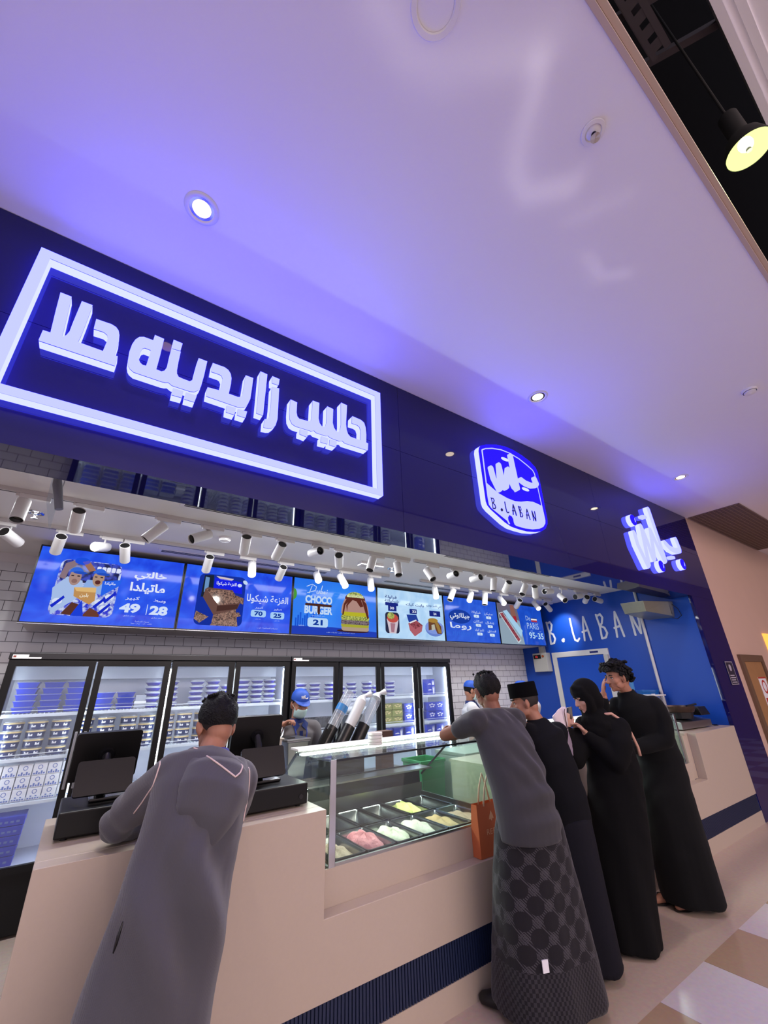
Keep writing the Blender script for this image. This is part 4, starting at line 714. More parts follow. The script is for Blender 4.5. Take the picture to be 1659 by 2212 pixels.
def tub():
    t = T('round_tub', 'x', 'tub')
    M().lathe([(0.0001, 0), (0.066, 0), (0.07, 0.046), (0.0001, 0.046)], n=24).obj('tub', 'tub_navy', t, 0.7)
    M().lathe([(0.072, 0.046), (0.073, 0.05), (0.072, 0.056), (0.06, 0.058), (0.0001, 0.058)], n=24).obj('rim', 'tub_cream', t, 0.7)
    M().lathe([(0.068, 0.0585), (0.064, 0.068), (0.0001, 0.068)], n=24).obj('lid', 'clear_lid', t, 0.7)
    m = M()
    for a0 in (-2.2, -1.25):
        for k, h in ((0, 0.03), (1, 0.022), (2, 0.026)):
            p = [(0.0695 * math.cos(a0 + k * 0.16 + q * 0.07), 0.0695 * math.sin(a0 + k * 0.16 + q * 0.07)) for q in range(3)]
            for (ax, ay), (bx, by) in zip(p[:-1], p[1:]): m.quad((ax * 1.01, ay * 1.01, 0.016), (bx * 1.01, by * 1.01, 0.016), (bx * 1.015, by * 1.015, h + 0.006), (ax * 1.015, ay * 1.015, h + 0.006))
    m.obj('print', 'print_white', t); return t
def carton(name, w, d, h, body, pr, motif):
    t = T(name, 'x', 'carton'); M().box(-w / 2, w / 2, -d / 2, d / 2, 0, h).obj('box', body, t, bevel=0.0015)
    m = M()
    if motif == 'white':
        m.lathe([(0.012, 0), (0.017, 0)], n=14).xf(Matrix.Translation((0, -d / 2 - 0.001, h * 0.68)) @ Matrix.Rotation(1.5708, 4, 'X'))
        for k in range(5): m.box(-w / 2 + 0.006 + k * w / 5.6, -w / 2 + 0.018 + k * w / 5.6, -d / 2 - 0.001, -d / 2, 0.006, 0.018 + 0.012 * ((k * 3) % 2))
    elif motif == 'logo':
        for k, (a, b) in enumerate(((-0.3, 0.62), (-0.05, 0.7), (0.2, 0.6), (-0.2, 0.4), (0.1, 0.42))): m.box(a * w, a * w + 0.2 * w, -d / 2 - 0.001, -d / 2, b * h, b * h + 0.13 * h)
    else:
        m.prism([(-0.4 * w, 0.5 * h), (-0.1 * w, 0.56 * h), (0.05 * w, 0.5 * h), (0.05 * w, 0.44 * h), (-0.4 * w, 0.44 * h)], -d / 2 - 0.001, -d / 2)
        m.prism([(0.2 * w, 0.06 * h), (0.38 * w, 0.06 * h), (0.44 * w, 0.9 * h), (0.36 * w, 0.6 * h), (0.3 * w, 0.92 * h), (0.24 * w, 0.6 * h), (0.16 * w, 0.88 * h)], -d / 2 - 0.001, -d / 2)
    m.obj('print', pr, t); return t
PR = {'tray': tray(), 'bowl': bowl(), 'tub': tub(), 'wcarton': carton('white_carton', 0.092, 0.09, 0.085, 'carton_white', 'carton_print', 'white'), 'lcarton': carton('blue_carton', 0.145, 0.1, 0.115, 'carton_blue', 'print_white', 'logo'), 'scarton': carton('snack_carton', 0.15, 0.1, 0.13, 'carton_blue', 'print_white', 'snack'), 'kcarton': carton('yellow_carton', 0.17, 0.1, 0.08, 'snack_green', 'tub_cream', 'logo')}
USED = set()
def put(kind, x, y, z, label, group, rz=0.0):
    p = PR[kind]
    if kind in USED: return dup(p, None, (x, y, z), rz, label, group)
    USED.add(kind); p.location = (x, y, z); p.rotation_euler = (0, 0, rz); tag(p, label, None, group); return p
LEV = {1: ['single'], 2: ['lower', 'upper'], 3: ['bottom', 'middle', 'top'], 4: ['bottom', 'second', 'third', 'top'], 5: ['bottom', 'second', 'middle', 'fourth', 'top']}
def stacks(kind, xs, y, z, n, dz, what, where, group):
    """stacks on a shelf; labels count the stacks from the left and the level in each"""
    for i, x in enumerate(xs):
        k = n[i] if isinstance(n, (list, tuple)) else n
        for j in range(k):
            put(kind, x + R.uniform(-0.004, 0.004), y + R.uniform(-0.008, 0.008), z + j * dz, f'{what}, {LEV[k][j]} of the {ORD[i]} stack, {where}', group, R.uniform(-0.06, 0.06))
A, B_ = 'left cooler', 'right cooler'
stacks('tray', [-0.385, -0.205, -0.02, 0.21, 0.39], 5.11, 1.521, [5, 5, 5, 3, 3], 0.051, 'blue lidded tray', 'top shelf, left cooler', 'blue trays in the left cooler')
stacks('bowl', [0.62, 0.79, 1.04, 1.205, 1.36, 1.54, 1.70, 1.85], 5.11, 1.521, [5, 5, 5, 5, 4, 5, 5, 5], 0.051, 'blue bowl with clear lid', 'top shelf, left cooler', 'bowls in the left cooler')
stacks('tub', [-0.41, -0.245, -0.075, 0.10, 0.27, 0.45, 0.61], 5.09, 1.186, 4, 0.069, 'navy tub with cream rim', 'middle shelf, left cooler', 'tubs in the left cooler')
stacks('tub', [0.79, 0.955, 1.12, 1.50, 1.66], 5.09, 1.186, [4, 4, 4, 3, 3], 0.069, 'navy tub', 'middle shelf right half, left cooler', 'tubs in the left cooler')
for r in range(4):
    for c in range(6):
        if r == 3 and c not in (5,): continue
        put('wcarton', -0.44 + c * 0.099, 5.06, 0.866 + r * 0.088, f'white printed carton, {LEV[4][r]} row, {ORD[c]} from left, third shelf, left cooler', 'white cartons in the left cooler')
stacks('bowl', [2.26, 2.44, 2.65, 2.82, 2.98, 3.22, 3.38, 3.61], 5.11, 1.521, [4, 4, 4, 3, 4, 4, 3, 4], 0.051, 'blue bowl with clear lid', 'top shelf, right cooler', 'bowls in the right cooler')
stacks('lcarton', [3.87, 4.06], 5.09, 1.186, [2, 2], 0.119, 'blue carton', 'middle shelf, third door, right cooler', 'blue cartons in the right cooler')
stacks('lcarton', [4.28, 4.43], 5.07, 1.186, [2, 2], 0.119, 'blue carton', 'middle shelf, last door, right cooler', 'blue cartons in the right cooler')
stacks('kcarton', [3.5, 3.68], 5.09, 1.186, [3, 3], 0.083, 'olive carton', 'middle shelf, third door, right cooler', 'olive cartons in the right cooler')
stacks('scarton', [4.31], 5.09, 1.521, [2], 0.08, 'blue snack carton', 'top shelf, last door, right cooler', 'snack cartons in the right cooler')
stacks('scarton', [3.50, 3.68, 3.87, 4.24, 4.42], 5.08, 0.866, [2, 2, 2, 2, 2], 0.133, 'blue snack carton', 'third shelf, right cooler', 'snack cartons in the right cooler')
stacks('wcarton', [2.25, 2.36, 2.47, 2.80, 2.91], 5.1, 0.866, [2, 2, 2, 2, 2], 0.088, 'white carton', 'third shelf, right cooler', 'white cartons in the right cooler')
# white bag and dark crates on the middle shelf of the right cooler
t = T('plastic_bag', 'puffed white plastic bag on the middle shelf of the right cooler', 'bag', (3.02, 5.1, 1.33))
m = M(); rg = []
for j in range(7):
    tt = j / 6; rr = 0.17 * math.sin(0.45 + tt * 2.6); rg.append([(3.02 + rr * (1 + 0.12 * math.sin(3 * a + tt * 5)) * math.cos(a), 5.12 + 0.6 * rr * math.sin(a), 1.335 + tt * 0.15) for a in [2 * math.pi * i / 18 for i in range(18)]])
m.loft(rg).obj('bag', 'bag_plastic', t, 3)
for x, l in ((2.32, 'dark wire crate on middle shelf behind the masked worker'), (2.62, 'dark crate on middle shelf beside the first crate, right cooler'), (3.0, 'dark crate under the puffed white bag, right cooler')):
    t = T('wire_crate', l, 'crate', (x, 5.12, 1.186)); m = M()
    for k in range(8): m.box(x - 0.13 + k * 0.036, x - 0.125 + k * 0.036, 5.02, 5.026, 1.187, 1.33)
    for z in (1.187, 1.235, 1.285, 1.328): m.box(x - 0.135, x + 0.135, 5.018, 5.024, z, z + 0.005)
    m.obj('front_grid', 'dark_crate', t); M().box(x - 0.135, x + 0.135, 5.03, 5.22, 1.187, 1.32).obj('contents', 'dark_crate', t)
for x, l in ((0.3, 'clear empty container on the top shelf, left cooler'), (0.5, 'white and clear container stack beside the trays, top shelf, left cooler')):
    pass
t = T('clear_container', 'clear and white container standing alone on top shelf, left cooler', 'container', (0.52, 5.1, 1.521)); M().box(0.47, 0.57, 5.06, 5.14, 1.522, 1.56).obj('lower_box', 'clear_lid', t); M().box(0.468, 0.572, 5.058, 5.142, 1.561, 1.585).obj('lid', 'carton_white', t); M().box(0.475, 0.565, 5.06, 5.14, 1.586, 1.64).obj('upper_box', 'clear_lid', t)
# flat-packed blue boxes at the bottom of the left cooler
for i in range(5):
    x, z = -0.30 + i * 0.004, 0.446 + i * 0.066
    t = T('folded_carton', f'blue folded carton bundle, {LEV[5][i]} of the stack at bottom of left cooler', 'carton', (x, 5.05, z), 'blue folded cartons')
    M().box(x - 0.16, x + 0.13, 4.97, 5.2, z, z + 0.062).obj('bundle', 'carton_blue', t, bevel=0.002)
    m = M()
    for k in range(7): m.box(x - 0.14 + k * 0.036, x - 0.118 + k * 0.036, 4.9685, 4.9698, z + 0.02, z + 0.034)
    m.obj('print', 'carton_print', t)
for i, (x0, x1, z) in enumerate(((0.2, 0.5, 0.446), (0.75, 1.2, 0.446))):
    t = T('cardboard_box', f'blue box at the bottom of the left cooler behind the {"second" if i == 0 else "third"} door', 'carton', (x0, 5.1, z)); M().box(x0, x1, 5.0, 5.3, z, z + 0.22).obj('box', 'carton_blue', t, bevel=0.002); M().box(x0 + 0.05, x1 - 0.05, 4.998, 4.9999, z + 0.08, z + 0.12).obj('print', 'print_white', t)
# two dark paper dispensers on the tiles right of the coolers
mat('dispenser_dark', '3a3a42', 0.4)
for z, l in ((1.62, 'upper dark dispenser on the tiles right of the coolers'), (1.4, 'lower dark dispenser on the tiles right of the coolers')):
    t = T('wall_dispenser', l, 'dispenser', (4.85, YB, z)); M().box(4.72, 4.95, YB - 0.09, YB, z, z + 0.2).obj('housing', 'dispenser_dark', t, bevel=0.01); M().box(4.76, 4.91, YB - 0.095, YB - 0.09, z + 0.02, z + 0.05).obj('opening', 'slot_dark', t)
# ---------------------------------------------------------------- counter
mat('skirting_blue', '1a2748', 0.5); mat('counter_inner', 'cfc6c2', 0.5)
YC = 2.36
t = T('service_counter', 'long white stone-topped service counter with blue ribbed skirting and two display recesses', 'counter', (3.5, 2.7, 0))
prof = [(-0.01, 0.30), (7.185, 0.30), (7.185, 1.05), (5.97, 1.05), (5.95, 0.6), (3.98, 0.6), (3.98, 1.05), (2.80, 1.05), (2.80, 0.6), (1.225, 0.6), (1.225, 1.05), (-0.01, 1.05)]
M().prism(prof, YC, YC + 0.09).obj('front_panel', 'corian', t, bevel=0.003)
for x0, x1, y1 in ((-0.01, 1.225, 3.2), (2.8, 3.98, 3.1), (5.9, 7.185, 3.06)): M().box(x0, x1, YC + 0.0905, y1, 1.03, 1.05).obj('worktop', 'corian', t, bevel=0.002)
for x0, y1 in ((-0.01, 3.18), (1.203, 3.18), (2.8, 3.08), (3.958, 3.08)): M().box(x0, x0 + 0.022, YC + 0.0905, y1, 0, 1.0295).obj('side_panel', 'corian', t)
M().add([(5.95, YC + 0.0902, 0.6), (5.862, YC + 0.105, 0.6), (5.862, 3.04, 0.6), (5.94, 3.04, 0.6), (5.97, YC + 0.0902, 1.029), (5.868, YC + 0.105, 1.029), (5.868, 3.04, 1.029), (5.94, 3.04, 1.029)], [(0, 1, 5, 4), (1, 2, 6, 5), (2, 3, 7, 6), (3, 0, 4, 7), (0, 3, 2, 1), (4, 5, 6, 7)]).obj('recess_cheek', 'corian', t)
for x0, x1 in ((1.226, 2.799), (3.981, 5.86)): M().box(x0, x1, YC + 0.0905, YC + 0.1025, 0.56, 0.76).obj('recess_panel', 'corian', t)
m = M()
n = 360
for i in range(n):
    x = -0.005 + i * 7.185 / n; m.box(x, x + 0.013, YC + 0.004, YC + 0.02, 0.128, 0.2995)
m.box(-0.005, 7.18, YC + 0.012, YC + 0.05, 0.128, 0.2995); m.obj('ribbed_skirting', 'skirting_blue', t)
M().box(-0.008, 7.183, YC + 0.0005, YC + 0.06, 0, 0.1275).obj('kick_plate', 'corian', t)
# ---------------------------------------------------------------- refrigerated ice cream display cases
glass('case_glass', (0.9, 0.97, 0.94), 1.15, 0.025); mat('steel_brushed', 'b4b4b2', 0.28, 1.0); mat('steel_pan', '9a9c9e', 0.22, 1.0); mat('frost_inside', 'c4cac8', 0.5); mat('paper_white', 'f2f0ee', 0.5); emis('case_light', (0.94, 1.0, 0.9), 55.0); mat('steel_dark', '3c3e42', 0.3, 0.8)
def case(x0, x1, label, glow):
    t = T('display_case', label, 'display case', ((x0 + x1) / 2, 2.9, 0.55))
    y0, y1, y2, zt, zb = 2.463, 2.97, 3.5, 1.262, 0.765
    m = M().box(x0, x1, y0 + 0.002, y0 + 0.02, 0.61, zb).box(x0, x1, y2 - 0.02, y2, 0.1, 0.83).box(x0, x0 + 0.015, y0 + 0.02, y2 - 0.02, 0.61, zb).box(x1 - 0.015, x1, y0 + 0.02, y2 - 0.02, 0.61, zb).box(x0 + 0.015, x1 - 0.015, y0 + 0.02, y2 - 0.02, 0.605, 0.62)
    m.obj('tank', 'steel_brushed', t)
    M().box(x0 + 0.2, x1 - 0.2, y0 + 0.3, y2 - 0.05, 0, 0.604).obj('machine_base', 'steel_dark', t)
    M().box(x0 + 0.004, x1 - 0.004, y0, y0 + 0.006, zb, zt - 0.012).obj('front_glass', 'case_glass', t)
    M().box(x0, x1, y0 - 0.002, y1, zt - 0.01, zt).obj('top_glass', 'case_glass', t)
    for x in (x0, x1 - 0.006):
        pf = [(y0 + 0.006, zb), (y2 - 0.03, zb), (y2 - 0.03, 0.9), (y1, zt - 0.012), (y0 + 0.006, zt - 0.012)]
        M().prism([(b, c) for b, c in pf], x, x + 0.006, None, lambda a, y, z: (y, a, z)).obj('side_glass', 'case_glass', t)
    for x in (x0, x1 - 0.02): M().box(x if x == x0 else x - 0.02, (x if x == x0 else x - 0.02) + 0.04, y0 - 0.012, y0 - 0.001, zb - 0.02, zt).obj('corner_post', 'chrome', t, bevel=0.002)
    M().box(x0 + 0.02, x1 - 0.02, y0 - 0.004, y0 + 0.012, zt - 0.012, zt - 0.001).obj('top_rail', 'steel_dark', t)
    M().box(x0 + 0.02, x1 - 0.02, y0 - 0.003, y0 + 0.012, zb - 0.012, zb + 0.008).obj('bottom_rail', 'steel_brushed', t)
    for x in (x0 + 0.006, x1 - 0.02): M().tube([(x + 0.007, y1, zt - 0.016), (x + 0.007, y2 - 0.04, 0.9)], 0.009, 8).obj('rear_post', 'steel_dark', t, 1)
    M().box(x0 + 0.02, x1 - 0.02, y1 - 0.025, y1, zt - 0.03, zt - 0.012).obj('rear_rail', 'steel_dark', t)
    M().box(x0 + 0.01, x1 - 0.01, y1 - 0.03, y1 + 0.1, zt + 0.0005, zt + 0.012).obj('rear_ledge', 'paper_white', t)
    M().box(x0 + 0.03, x1 - 0.03, y1 - 0.06, y1 - 0.03, zt - 0.026, zt - 0.014).obj('light_strip', glow, t)
    M().box(x0 + 0.02, x1 - 0.02, y2 - 0.018, y2 - 0.008, 0.77, 0.98).obj('rear_panel', 'steel_dark', t)
    M().box(x0 + 0.02, x1 - 0.02, y2 - 0.2, y2 - 0.025, 0.96, 0.972).obj('rear_shelf', 'steel_brushed', t)
    return t
case(1.292, 2.785, 'left glass ice cream display case set in the counter recess, full of steel pans', 'case_light')
case(4.0, 5.80, 'right glass display case beyond the people in black robes, glowing pale green', 'case_light')
def pan():
    t = T('steel_pan', 'x', 'pan'); a, b = 0.105, 0.2
    def rr(a, b, r, z):
        p = []
        for cx, cy, s in ((a - r, b - r, 0), (-a + r, b - r, 90), (-a + r, -b + r, 180), (a - r, -b + r, 270)):
            for k in range(5): q = math.radians(s + k * 22.5); p.append((cx + r * math.cos(q), cy + r * math.sin(q), z))
        return p
    M().loft([rr(a, b, 0.02, 0.15), rr(a, b, 0.02, 0.153), rr(a - 0.012, b - 0.012, 0.02, 0.152), rr(a - 0.018, b - 0.02, 0.02, 0.14), rr(a - 0.026, b - 0.03, 0.02, 0.01), rr(0.01, 0.01, 0.002, 0.008)], (False, True)).obj('pan', 'steel_pan', t, 0.8)
    return t
pan0 = pan(); pan_used = False
ICE = {}
for n, c, k in (('ice_pink', 'e08a94', 60), ('ice_white', 'e6ead0', 50), ('ice_cream_white', 'ecead8', 45), ('ice_brown', 'b8a088', 90), ('ice_beige', 'cdb07c', 70), ('ice_yellow', 'd8dc84', 60), ('ice_mint', 'd4e4c4', 50)): mat(n, c, 0.6, noise=(k, 0.14), bump=(60, 0.6))
def heap(x, y, z, m_, label, sx, sy, h, lumpy=0.35, cy=0.0):
    rg = []; n = 26; ph = R.uniform(0, 6)
    for j in range(9):
        tt = j / 8; rad = math.cos(tt * 1.5) ** 0.6 if j < 8 else 0.02
        rg.append([(x + sx * rad * (1 + lumpy * 0.35 * math.sin(3 * a + ph + 4 * tt) + lumpy * 0.3 * math.sin(7 * a + 9 * tt + ph)) * math.cos(a), y + cy + sy * rad * (1 + lumpy * 0.3 * math.sin(4 * a + ph - 5 * tt)) * math.sin(a), z + h * math.sin(tt * 1.5) * (1 + lumpy * 0.3 * math.sin(5 * a + ph))) for a in [2 * math.pi * i / n for i in range(n)]])
    o = M().loft(rg).obj('ice_cream', m_, None, 3); return tag(o, label, 'ice cream')
FR = [('ice_brown', 'brown ice cream in the leftmost front pan of the left case', 0.09), ('ice_pink', 'pink ice cream heaped in a front pan of the left case', 0.13), ('ice_white', 'creamy white ice cream in the front pan right of the pink one', 0.11), ('ice_cream_white', 'white ice cream in the fourth front pan of the left case', 0.11), ('ice_beige', 'beige ice cream in the fifth front pan of the left case', 0.1), ('ice_brown', 'light brown ice cream in the rightmost front pan of the left case', 0.09)]
for r, y in ((0, 2.70), (1, 3.115)):
    for c in range(6):
        x = 1.46 + c * 0.2155
        lab = f'steel pan, {ORD[c]} from left in the {"front" if r == 0 else "rear"} row of the left display case'
        if not pan_used: pan0.location = (x, y, 0.622); tag(pan0, lab, None, 'pans in the left display case'); pan_used = True
        else: dup(pan0, None, (x, y, 0.622), 0, lab, 'pans in the left display case')
        if r == 0: m_, l, h = FR[c]; heap(x, y, 0.70, m_, l, 0.094, 0.188, h * 0.72, 0.35)
        elif c == 4: heap(x, y, 0.70, 'ice_yellow', 'pale yellow pieces in a rear pan of the left case', 0.088, 0.17, 0.08, 0.7)
for c in range(4):
    x = 4.4 + c * 0.36; dup(pan0, None, (x, 2.72, 0.62), 0, f'steel pan in the right display case, {ORD[c]} from left', 'pans in the right display case')
    heap(x, 2.72, 0.69, 'ice_mint', f'pale mint ice cream in the right case, {ORD[c]} from left', 0.08, 0.16, 0.09)
for i, x in enumerate((5.42, 5.58)):
    t = T('white_bowl', f'white bowl stack inside the right display case, {ORD[i]} from left', 'bowl', (x, 2.6, 0.98)); m = M()
    m.lathe([(0.05, 0.77), (0.05, 1.0), (0.0001, 1.0)], (x, 2.6, 0), 14).obj('stand', 'frost_inside', t)
    for k in range(3): M().lathe([(0.04, 1.001 + k * 0.03), (0.085, 1.04 + k * 0.03), (0.082, 1.04 + k * 0.03), (0.0001, 1.012 + k * 0.03)], (x, 2.6, 0), 24).obj('bowl', 'paper_white', t, 0.8)
for i in range(4):
    tag(M().lathe([(0.0001, 1.263 + i * 0.021), (0.05, 1.263 + i * 0.021), (0.053, 1.27 + i * 0.021), (0.053, 1.281 + i * 0.021), (0.049, 1.282 + i * 0.021), (0.047, 1.274 + i * 0.021), (0.0001, 1.272 + i * 0.021)], (1.845, 2.82, 0), 28).obj('paper_dish', 'paper_white', None, 0.7), f'white paper dish, {LEV[4][i]} of the small stack on the glass case', 'dish', 'paper dishes on the glass case')
# small white cups with chrome caps between the drawer and the case
for i, (x, y) in enumerate(((1.245, 2.58), (1.25, 2.66), (1.246, 2.74), (1.25, 2.82))):
    t = T('small_bottle', f'small capped bottle in the gap beside the cash drawer, {ORD[i]} from front', 'bottle', (x, y, 1.05), 'small bottles by the glass case')
    x -= 0.05
    M().lathe([(0.0001, 1.051), (0.018, 1.051), (0.02, 1.09), (0.016, 1.1)], (x, y, 0), 14).obj('body', 'frost_inside', t, 0.8); M().lathe([(0.019, 1.1), (0.019, 1.115), (0.0001, 1.117)], (x, y, 0), 14).obj('cap', 'chrome', t, 0.8)
# ---------------------------------------------------------------- tills
mat('till_black', '060607', 0.4, spec=0.3); mat('till_screen', '454448', 0.6, spec=0.15); mat('till_bezel', '111114', 0.2)
def till(x, y, rz, label_till, label_drawer, mx, mz, cx):
    t = T('cash_drawer', label_drawer, 'cash drawer', (0, 0, 0)); w, d = 0.42, 0.38
    M().box(-w / 2, w / 2, -d / 2, d / 2, 0.012, 0.112).obj('case', 'till_black', t, bevel=0.006)
    for sx in (-1, 1):
        for sy in (-1, 1): M().cyl((sx * (w / 2 - 0.04), sy * (d / 2 - 0.04), 0), (sx * (w / 2 - 0.04), sy * (d / 2 - 0.04), 0.0119), 0.014).obj('foot', 'till_black', t)
    M().cyl((w / 2 - 0.04, -d / 2, 0.05), (w / 2 - 0.04, -d / 2 - 0.004, 0.05), 0.012).obj('lock', 'till_bezel', t)
    t.location = (x, y, 1.05); t.rotation_euler = (0, 0, rz)
    p = T('till_terminal', label_till, 'till', (0, 0, 0)); p.location = (0, 0, 0)
    M().box(-0.1, 0.1, -0.08, 0.12, 0, 0.016).obj('base', 'till_bezel', p, bevel=0.006)
    M().tube([(mx, 0.03, 0.012), (mx, 0.035, mz - 0.09), (mx, 0.1, mz)], [0.026, 0.022, 0.024], 12).obj('stand', 'till_bezel', p, 1)
    rt = Matrix.Rotation(math.radians(-14), 3, 'X')
    def panel(c, w_, h_, th, r, mt, nm, screen=None, par=None):
        m = M(); pts = []
        for cx, cz, s in ((w_ / 2 - r, h_ / 2 - r, 0), (-w_ / 2 + r, h_ / 2 - r, 90), (-w_ / 2 + r, -h_ / 2 + r, 180), (w_ / 2 - r, -h_ / 2 + r, 270)):
            for k in range(5): q = math.radians(s + k * 22.5); pts.append((cx + r * math.cos(q), cz + r * math.sin(q)))
        f = lambda a, yy, b: tuple(Vector(c) + rt2 @ Vector((a, yy, b)))
        return m.prism(pts, -th / 2, th / 2, None, f).obj(nm, mt, p, bevel=0.003)
    rt2 = Matrix.Rotation(math.radians(12), 3, 'X'); panel((mx, 0.12, mz), 0.31, 0.235, 0.03, 0.015, 'till_black', 'main_display'); M().cyl((mx, 0.105, mz), (mx, 0.085, mz - 0.005), 0.04, 0.034, 20).obj('mount_disc', 'till_bezel', p, 0.6)
    rt2 = Matrix.Rotation(math.radians(-22), 3, 'X'); panel((cx, -0.07, 0.105), 0.25, 0.155, 0.022, 0.014, 'till_bezel', 'customer_display')
    panel((cx, -0.0765, 0.1085), 0.205, 0.115, 0.002, 0.002, 'till_screen', 'screen')
    M().tube([(cx, -0.02, 0.01), (cx, -0.045, 0.06), (cx, -0.055, 0.1)], 0.022, 10).obj('display_arm', 'till_bezel', p, 1)
    p.location = (x + 0.0, y + 0.02, 1.163); p.rotation_euler = (0, 0, rz)
till(0.245, 2.865, 0.0, 'left black till with two displays, on the drawer left of the hooded man', 'left black cash drawer at the left end of the counter', -0.05, 0.185, -0.05)
till(0.965, 2.69, 0.0, 'right black till with two displays, right of the hooded man', 'right black cash drawer beside the glass case', 0.0, 0.225, -0.01)
# ---------------------------------------------------------------- back work table with steel tubs and cup dispensers
t = T('work_table', 'steel work table behind the counter holding the tubs and cup rack', 'table', (2.0, 3.75, 0))
M().box(0.75, 2.75, 3.52, 3.86, 0.9, 0.93).obj('top', 'steel_brushed', t, bevel=0.003)
for x in (0.8, 2.7):
    for y in (3.56, 3.82): M().cyl((x, y, 0), (x, y, 0.9), 0.02, n=10).obj('leg', 'steel_brushed', t)
M().box(0.8, 2.7, 3.55, 3.83, 0.3, 0.32).obj('shelf', 'steel_brushed', t)
mat('cream_plastic', 'cfc8bc', 0.4)
def bucket(x0, x1, y0, y1, z0, z1, m_, label, lid=None):
    t = T('steel_tub', label, 'tub', ((x0 + x1) / 2, (y0 + y1) / 2, z0)); k = 0.03
    def rg(z, e): return [(x0 - e, y0 - e, z), (x1 + e, y0 - e, z), (x1 + e, y1 + e, z), (x0 - e, y1 + e, z)]
    M().loft([rg(z0, -k), rg(z1 - 0.01, 0), rg(z1 - 0.01, 0.012), rg(z1, 0.012), rg(z1, 0), rg(z0 + 0.02, -k + 0.004)], (True, True)).obj('tub', m_, t, bevel=0.004)
    if lid: M().box(x0 - 0.015, x1 + 0.015, y0 - 0.015, y1 + 0.015, z1 + 0.001, z1 + 0.014).obj('lid', lid, t, bevel=0.003)
bucket(1.14, 1.43, 3.55, 3.8, 0.931, 1.29, 'cream_plastic', 'tall cream tub in front of the masked worker, tongs in it')
bucket(1.48, 1.66, 3.55, 3.8, 0.931, 1.26, 'steel_brushed', 'steel tub with a lid right of the cream tub', 'steel_brushed')
tag(M().tube([(1.57, 3.89, 1.36), (1.48, 3.75, 1.3), (1.38, 3.68, 1.2)], [0.006, 0.008, 0.008], 8).tube([(1.58, 3.89, 1.35), (1.5, 3.74, 1.29), (1.39, 3.67, 1.19)], [0.006, 0.008, 0.008], 8).obj('tongs', 'steel_brushed', None, 1), 'steel tongs held over the cream tub by the masked worker', 'tongs')
t = T('cup_dispenser', 'black slanted cup dispenser behind the glass case, holding sleeves of cups', 'dispenser', (1.95, 3.2, 0.9)); mat('dispenser_black', '161618', 0.35)
dv = Vector((0.56, 0.06, 0.82)).normalized(); uu = dv.cross(Vector((0, 1, 0))).normalized()
M().box(1.69, 2.2, 3.54, 3.84, 0.931, 1.1).obj('base', 'dispenser_black', t, bevel=0.006)
mat('cup_white', 'e8ecee', 0.4); glass('cup_clear', (0.88, 0.92, 0.95), 1.5, 0.25, 0.06); mat('cup_blue_print', '3a86c8', 0.4)
sl = [(1.78, 3.66, 'tall sleeve of clear blue-printed cups in the dispenser', 0.52, 'cup_clear'), (1.92, 3.60, 'plastic sleeve of white cups with a knotted end, middle of the dispenser', 0.43, 'cup_white'), (2.08, 3.60, 'plastic sleeve of white cups with a knotted end, right in the dispenser', 0.45, 'cup_clear')]
for i, (x, y, l, ln, mm) in enumerate(sl):
    b0 = Vector((x, y, 1.08)); m = M()
    m.tube([b0, b0 + dv * 0.3], 0.056, 20).obj('holder_tube', 'dispenser_black', t, 1)
    c = T('cup_sleeve', l, 'cups', b0 + dv * 0.12, 'cup sleeves in the dispenser')
    M().tube([b0 + dv * (0.12 + k * ln / 8) for k in range(9)], [0.05 + 0.0022 * (k % 2) for k in range(9)], 20).obj('cups', mm, c, 1)
    if i == 0:
        M().tube([b0 + dv * (0.12 + ln * q) for q in (0.62, 0.66, 0.7, 0.74)], 0.0535, 20, False).obj('print', 'cup_blue_print', c, 1)
    else:
        e = b0 + dv * (0.12 + ln)
        M().tube([e, e + dv * 0.03, e + dv * 0.05 + Vector((0.02, 0, 0)), e + dv * 0.06 + Vector((0.07, 0, 0.0))], [0.05, 0.03, 0.012, 0.03], 14).obj('knot', 'bag_plastic', c, 2)
M().box(1.5, 1.56, 3.6, 3.78, 1.2745, 1.282).obj('clip', 'dispenser_black', t)
for i, (x, z) in enumerate(((1.70, 1.1), (1.73, 1.1))): M().obox(Vector((x, 3.58, z)) + dv * 0.12, (0.02, 0.03, 0.3), dv.to_track_quat('Z', 'Y').to_matrix()).obj('divider', 'dispenser_black', t)
mat('paper_brown', '5a4038', 0.6)
tag(M().box(2.42, 2.56, 3.6, 3.7, 0.9305, 1.26).obj('brown_box', 'paper_brown', None, bevel=0.003), 'small dark brown box behind the glass case', 'box')
# ---------------------------------------------------------------- blue wall: door, control box, cable pipe, air curtain
mat('door_blue', '1450c0', 0.35); mat('frame_white', 'dcdcd8', 0.4); mat('box_grey', 'c2c2bc', 0.4); mat('red_glow', '200404', 0.3, emit=(1.0, 0.05, 0.05), strength=2.0); mat('orange_plastic', 'b05a28', 0.4); mat('galvanised', 'a9a894', 0.35, 0.75, noise=(6, 0.12)); mat('pipe_white', 'd8d8da', 0.4)
d = T('door_1', 'blue cold-room door with white frame in the blue wall', 'door', (XW, 4.3, 0)); d['kind'] = 'structure'
del d['label']; del d['category']
f = lambda a, y, z: (y, a, z)
M().prism([(3.78, 0), (4.85, 0), (4.85, 2.14), (3.78, 2.14)], XW - 0.03, XW - 0.0005, [(3.87, 0.005), (4.76, 0.005), (4.76, 2.05), (3.87, 2.05)], f).obj('frame', 'frame_white', d, bevel=0.004)
M().box(XW - 0.024, XW - 0.0005, 3.875, 4.755, 0.006, 2.045).obj('leaf', 'door_blue', d, bevel=0.003)
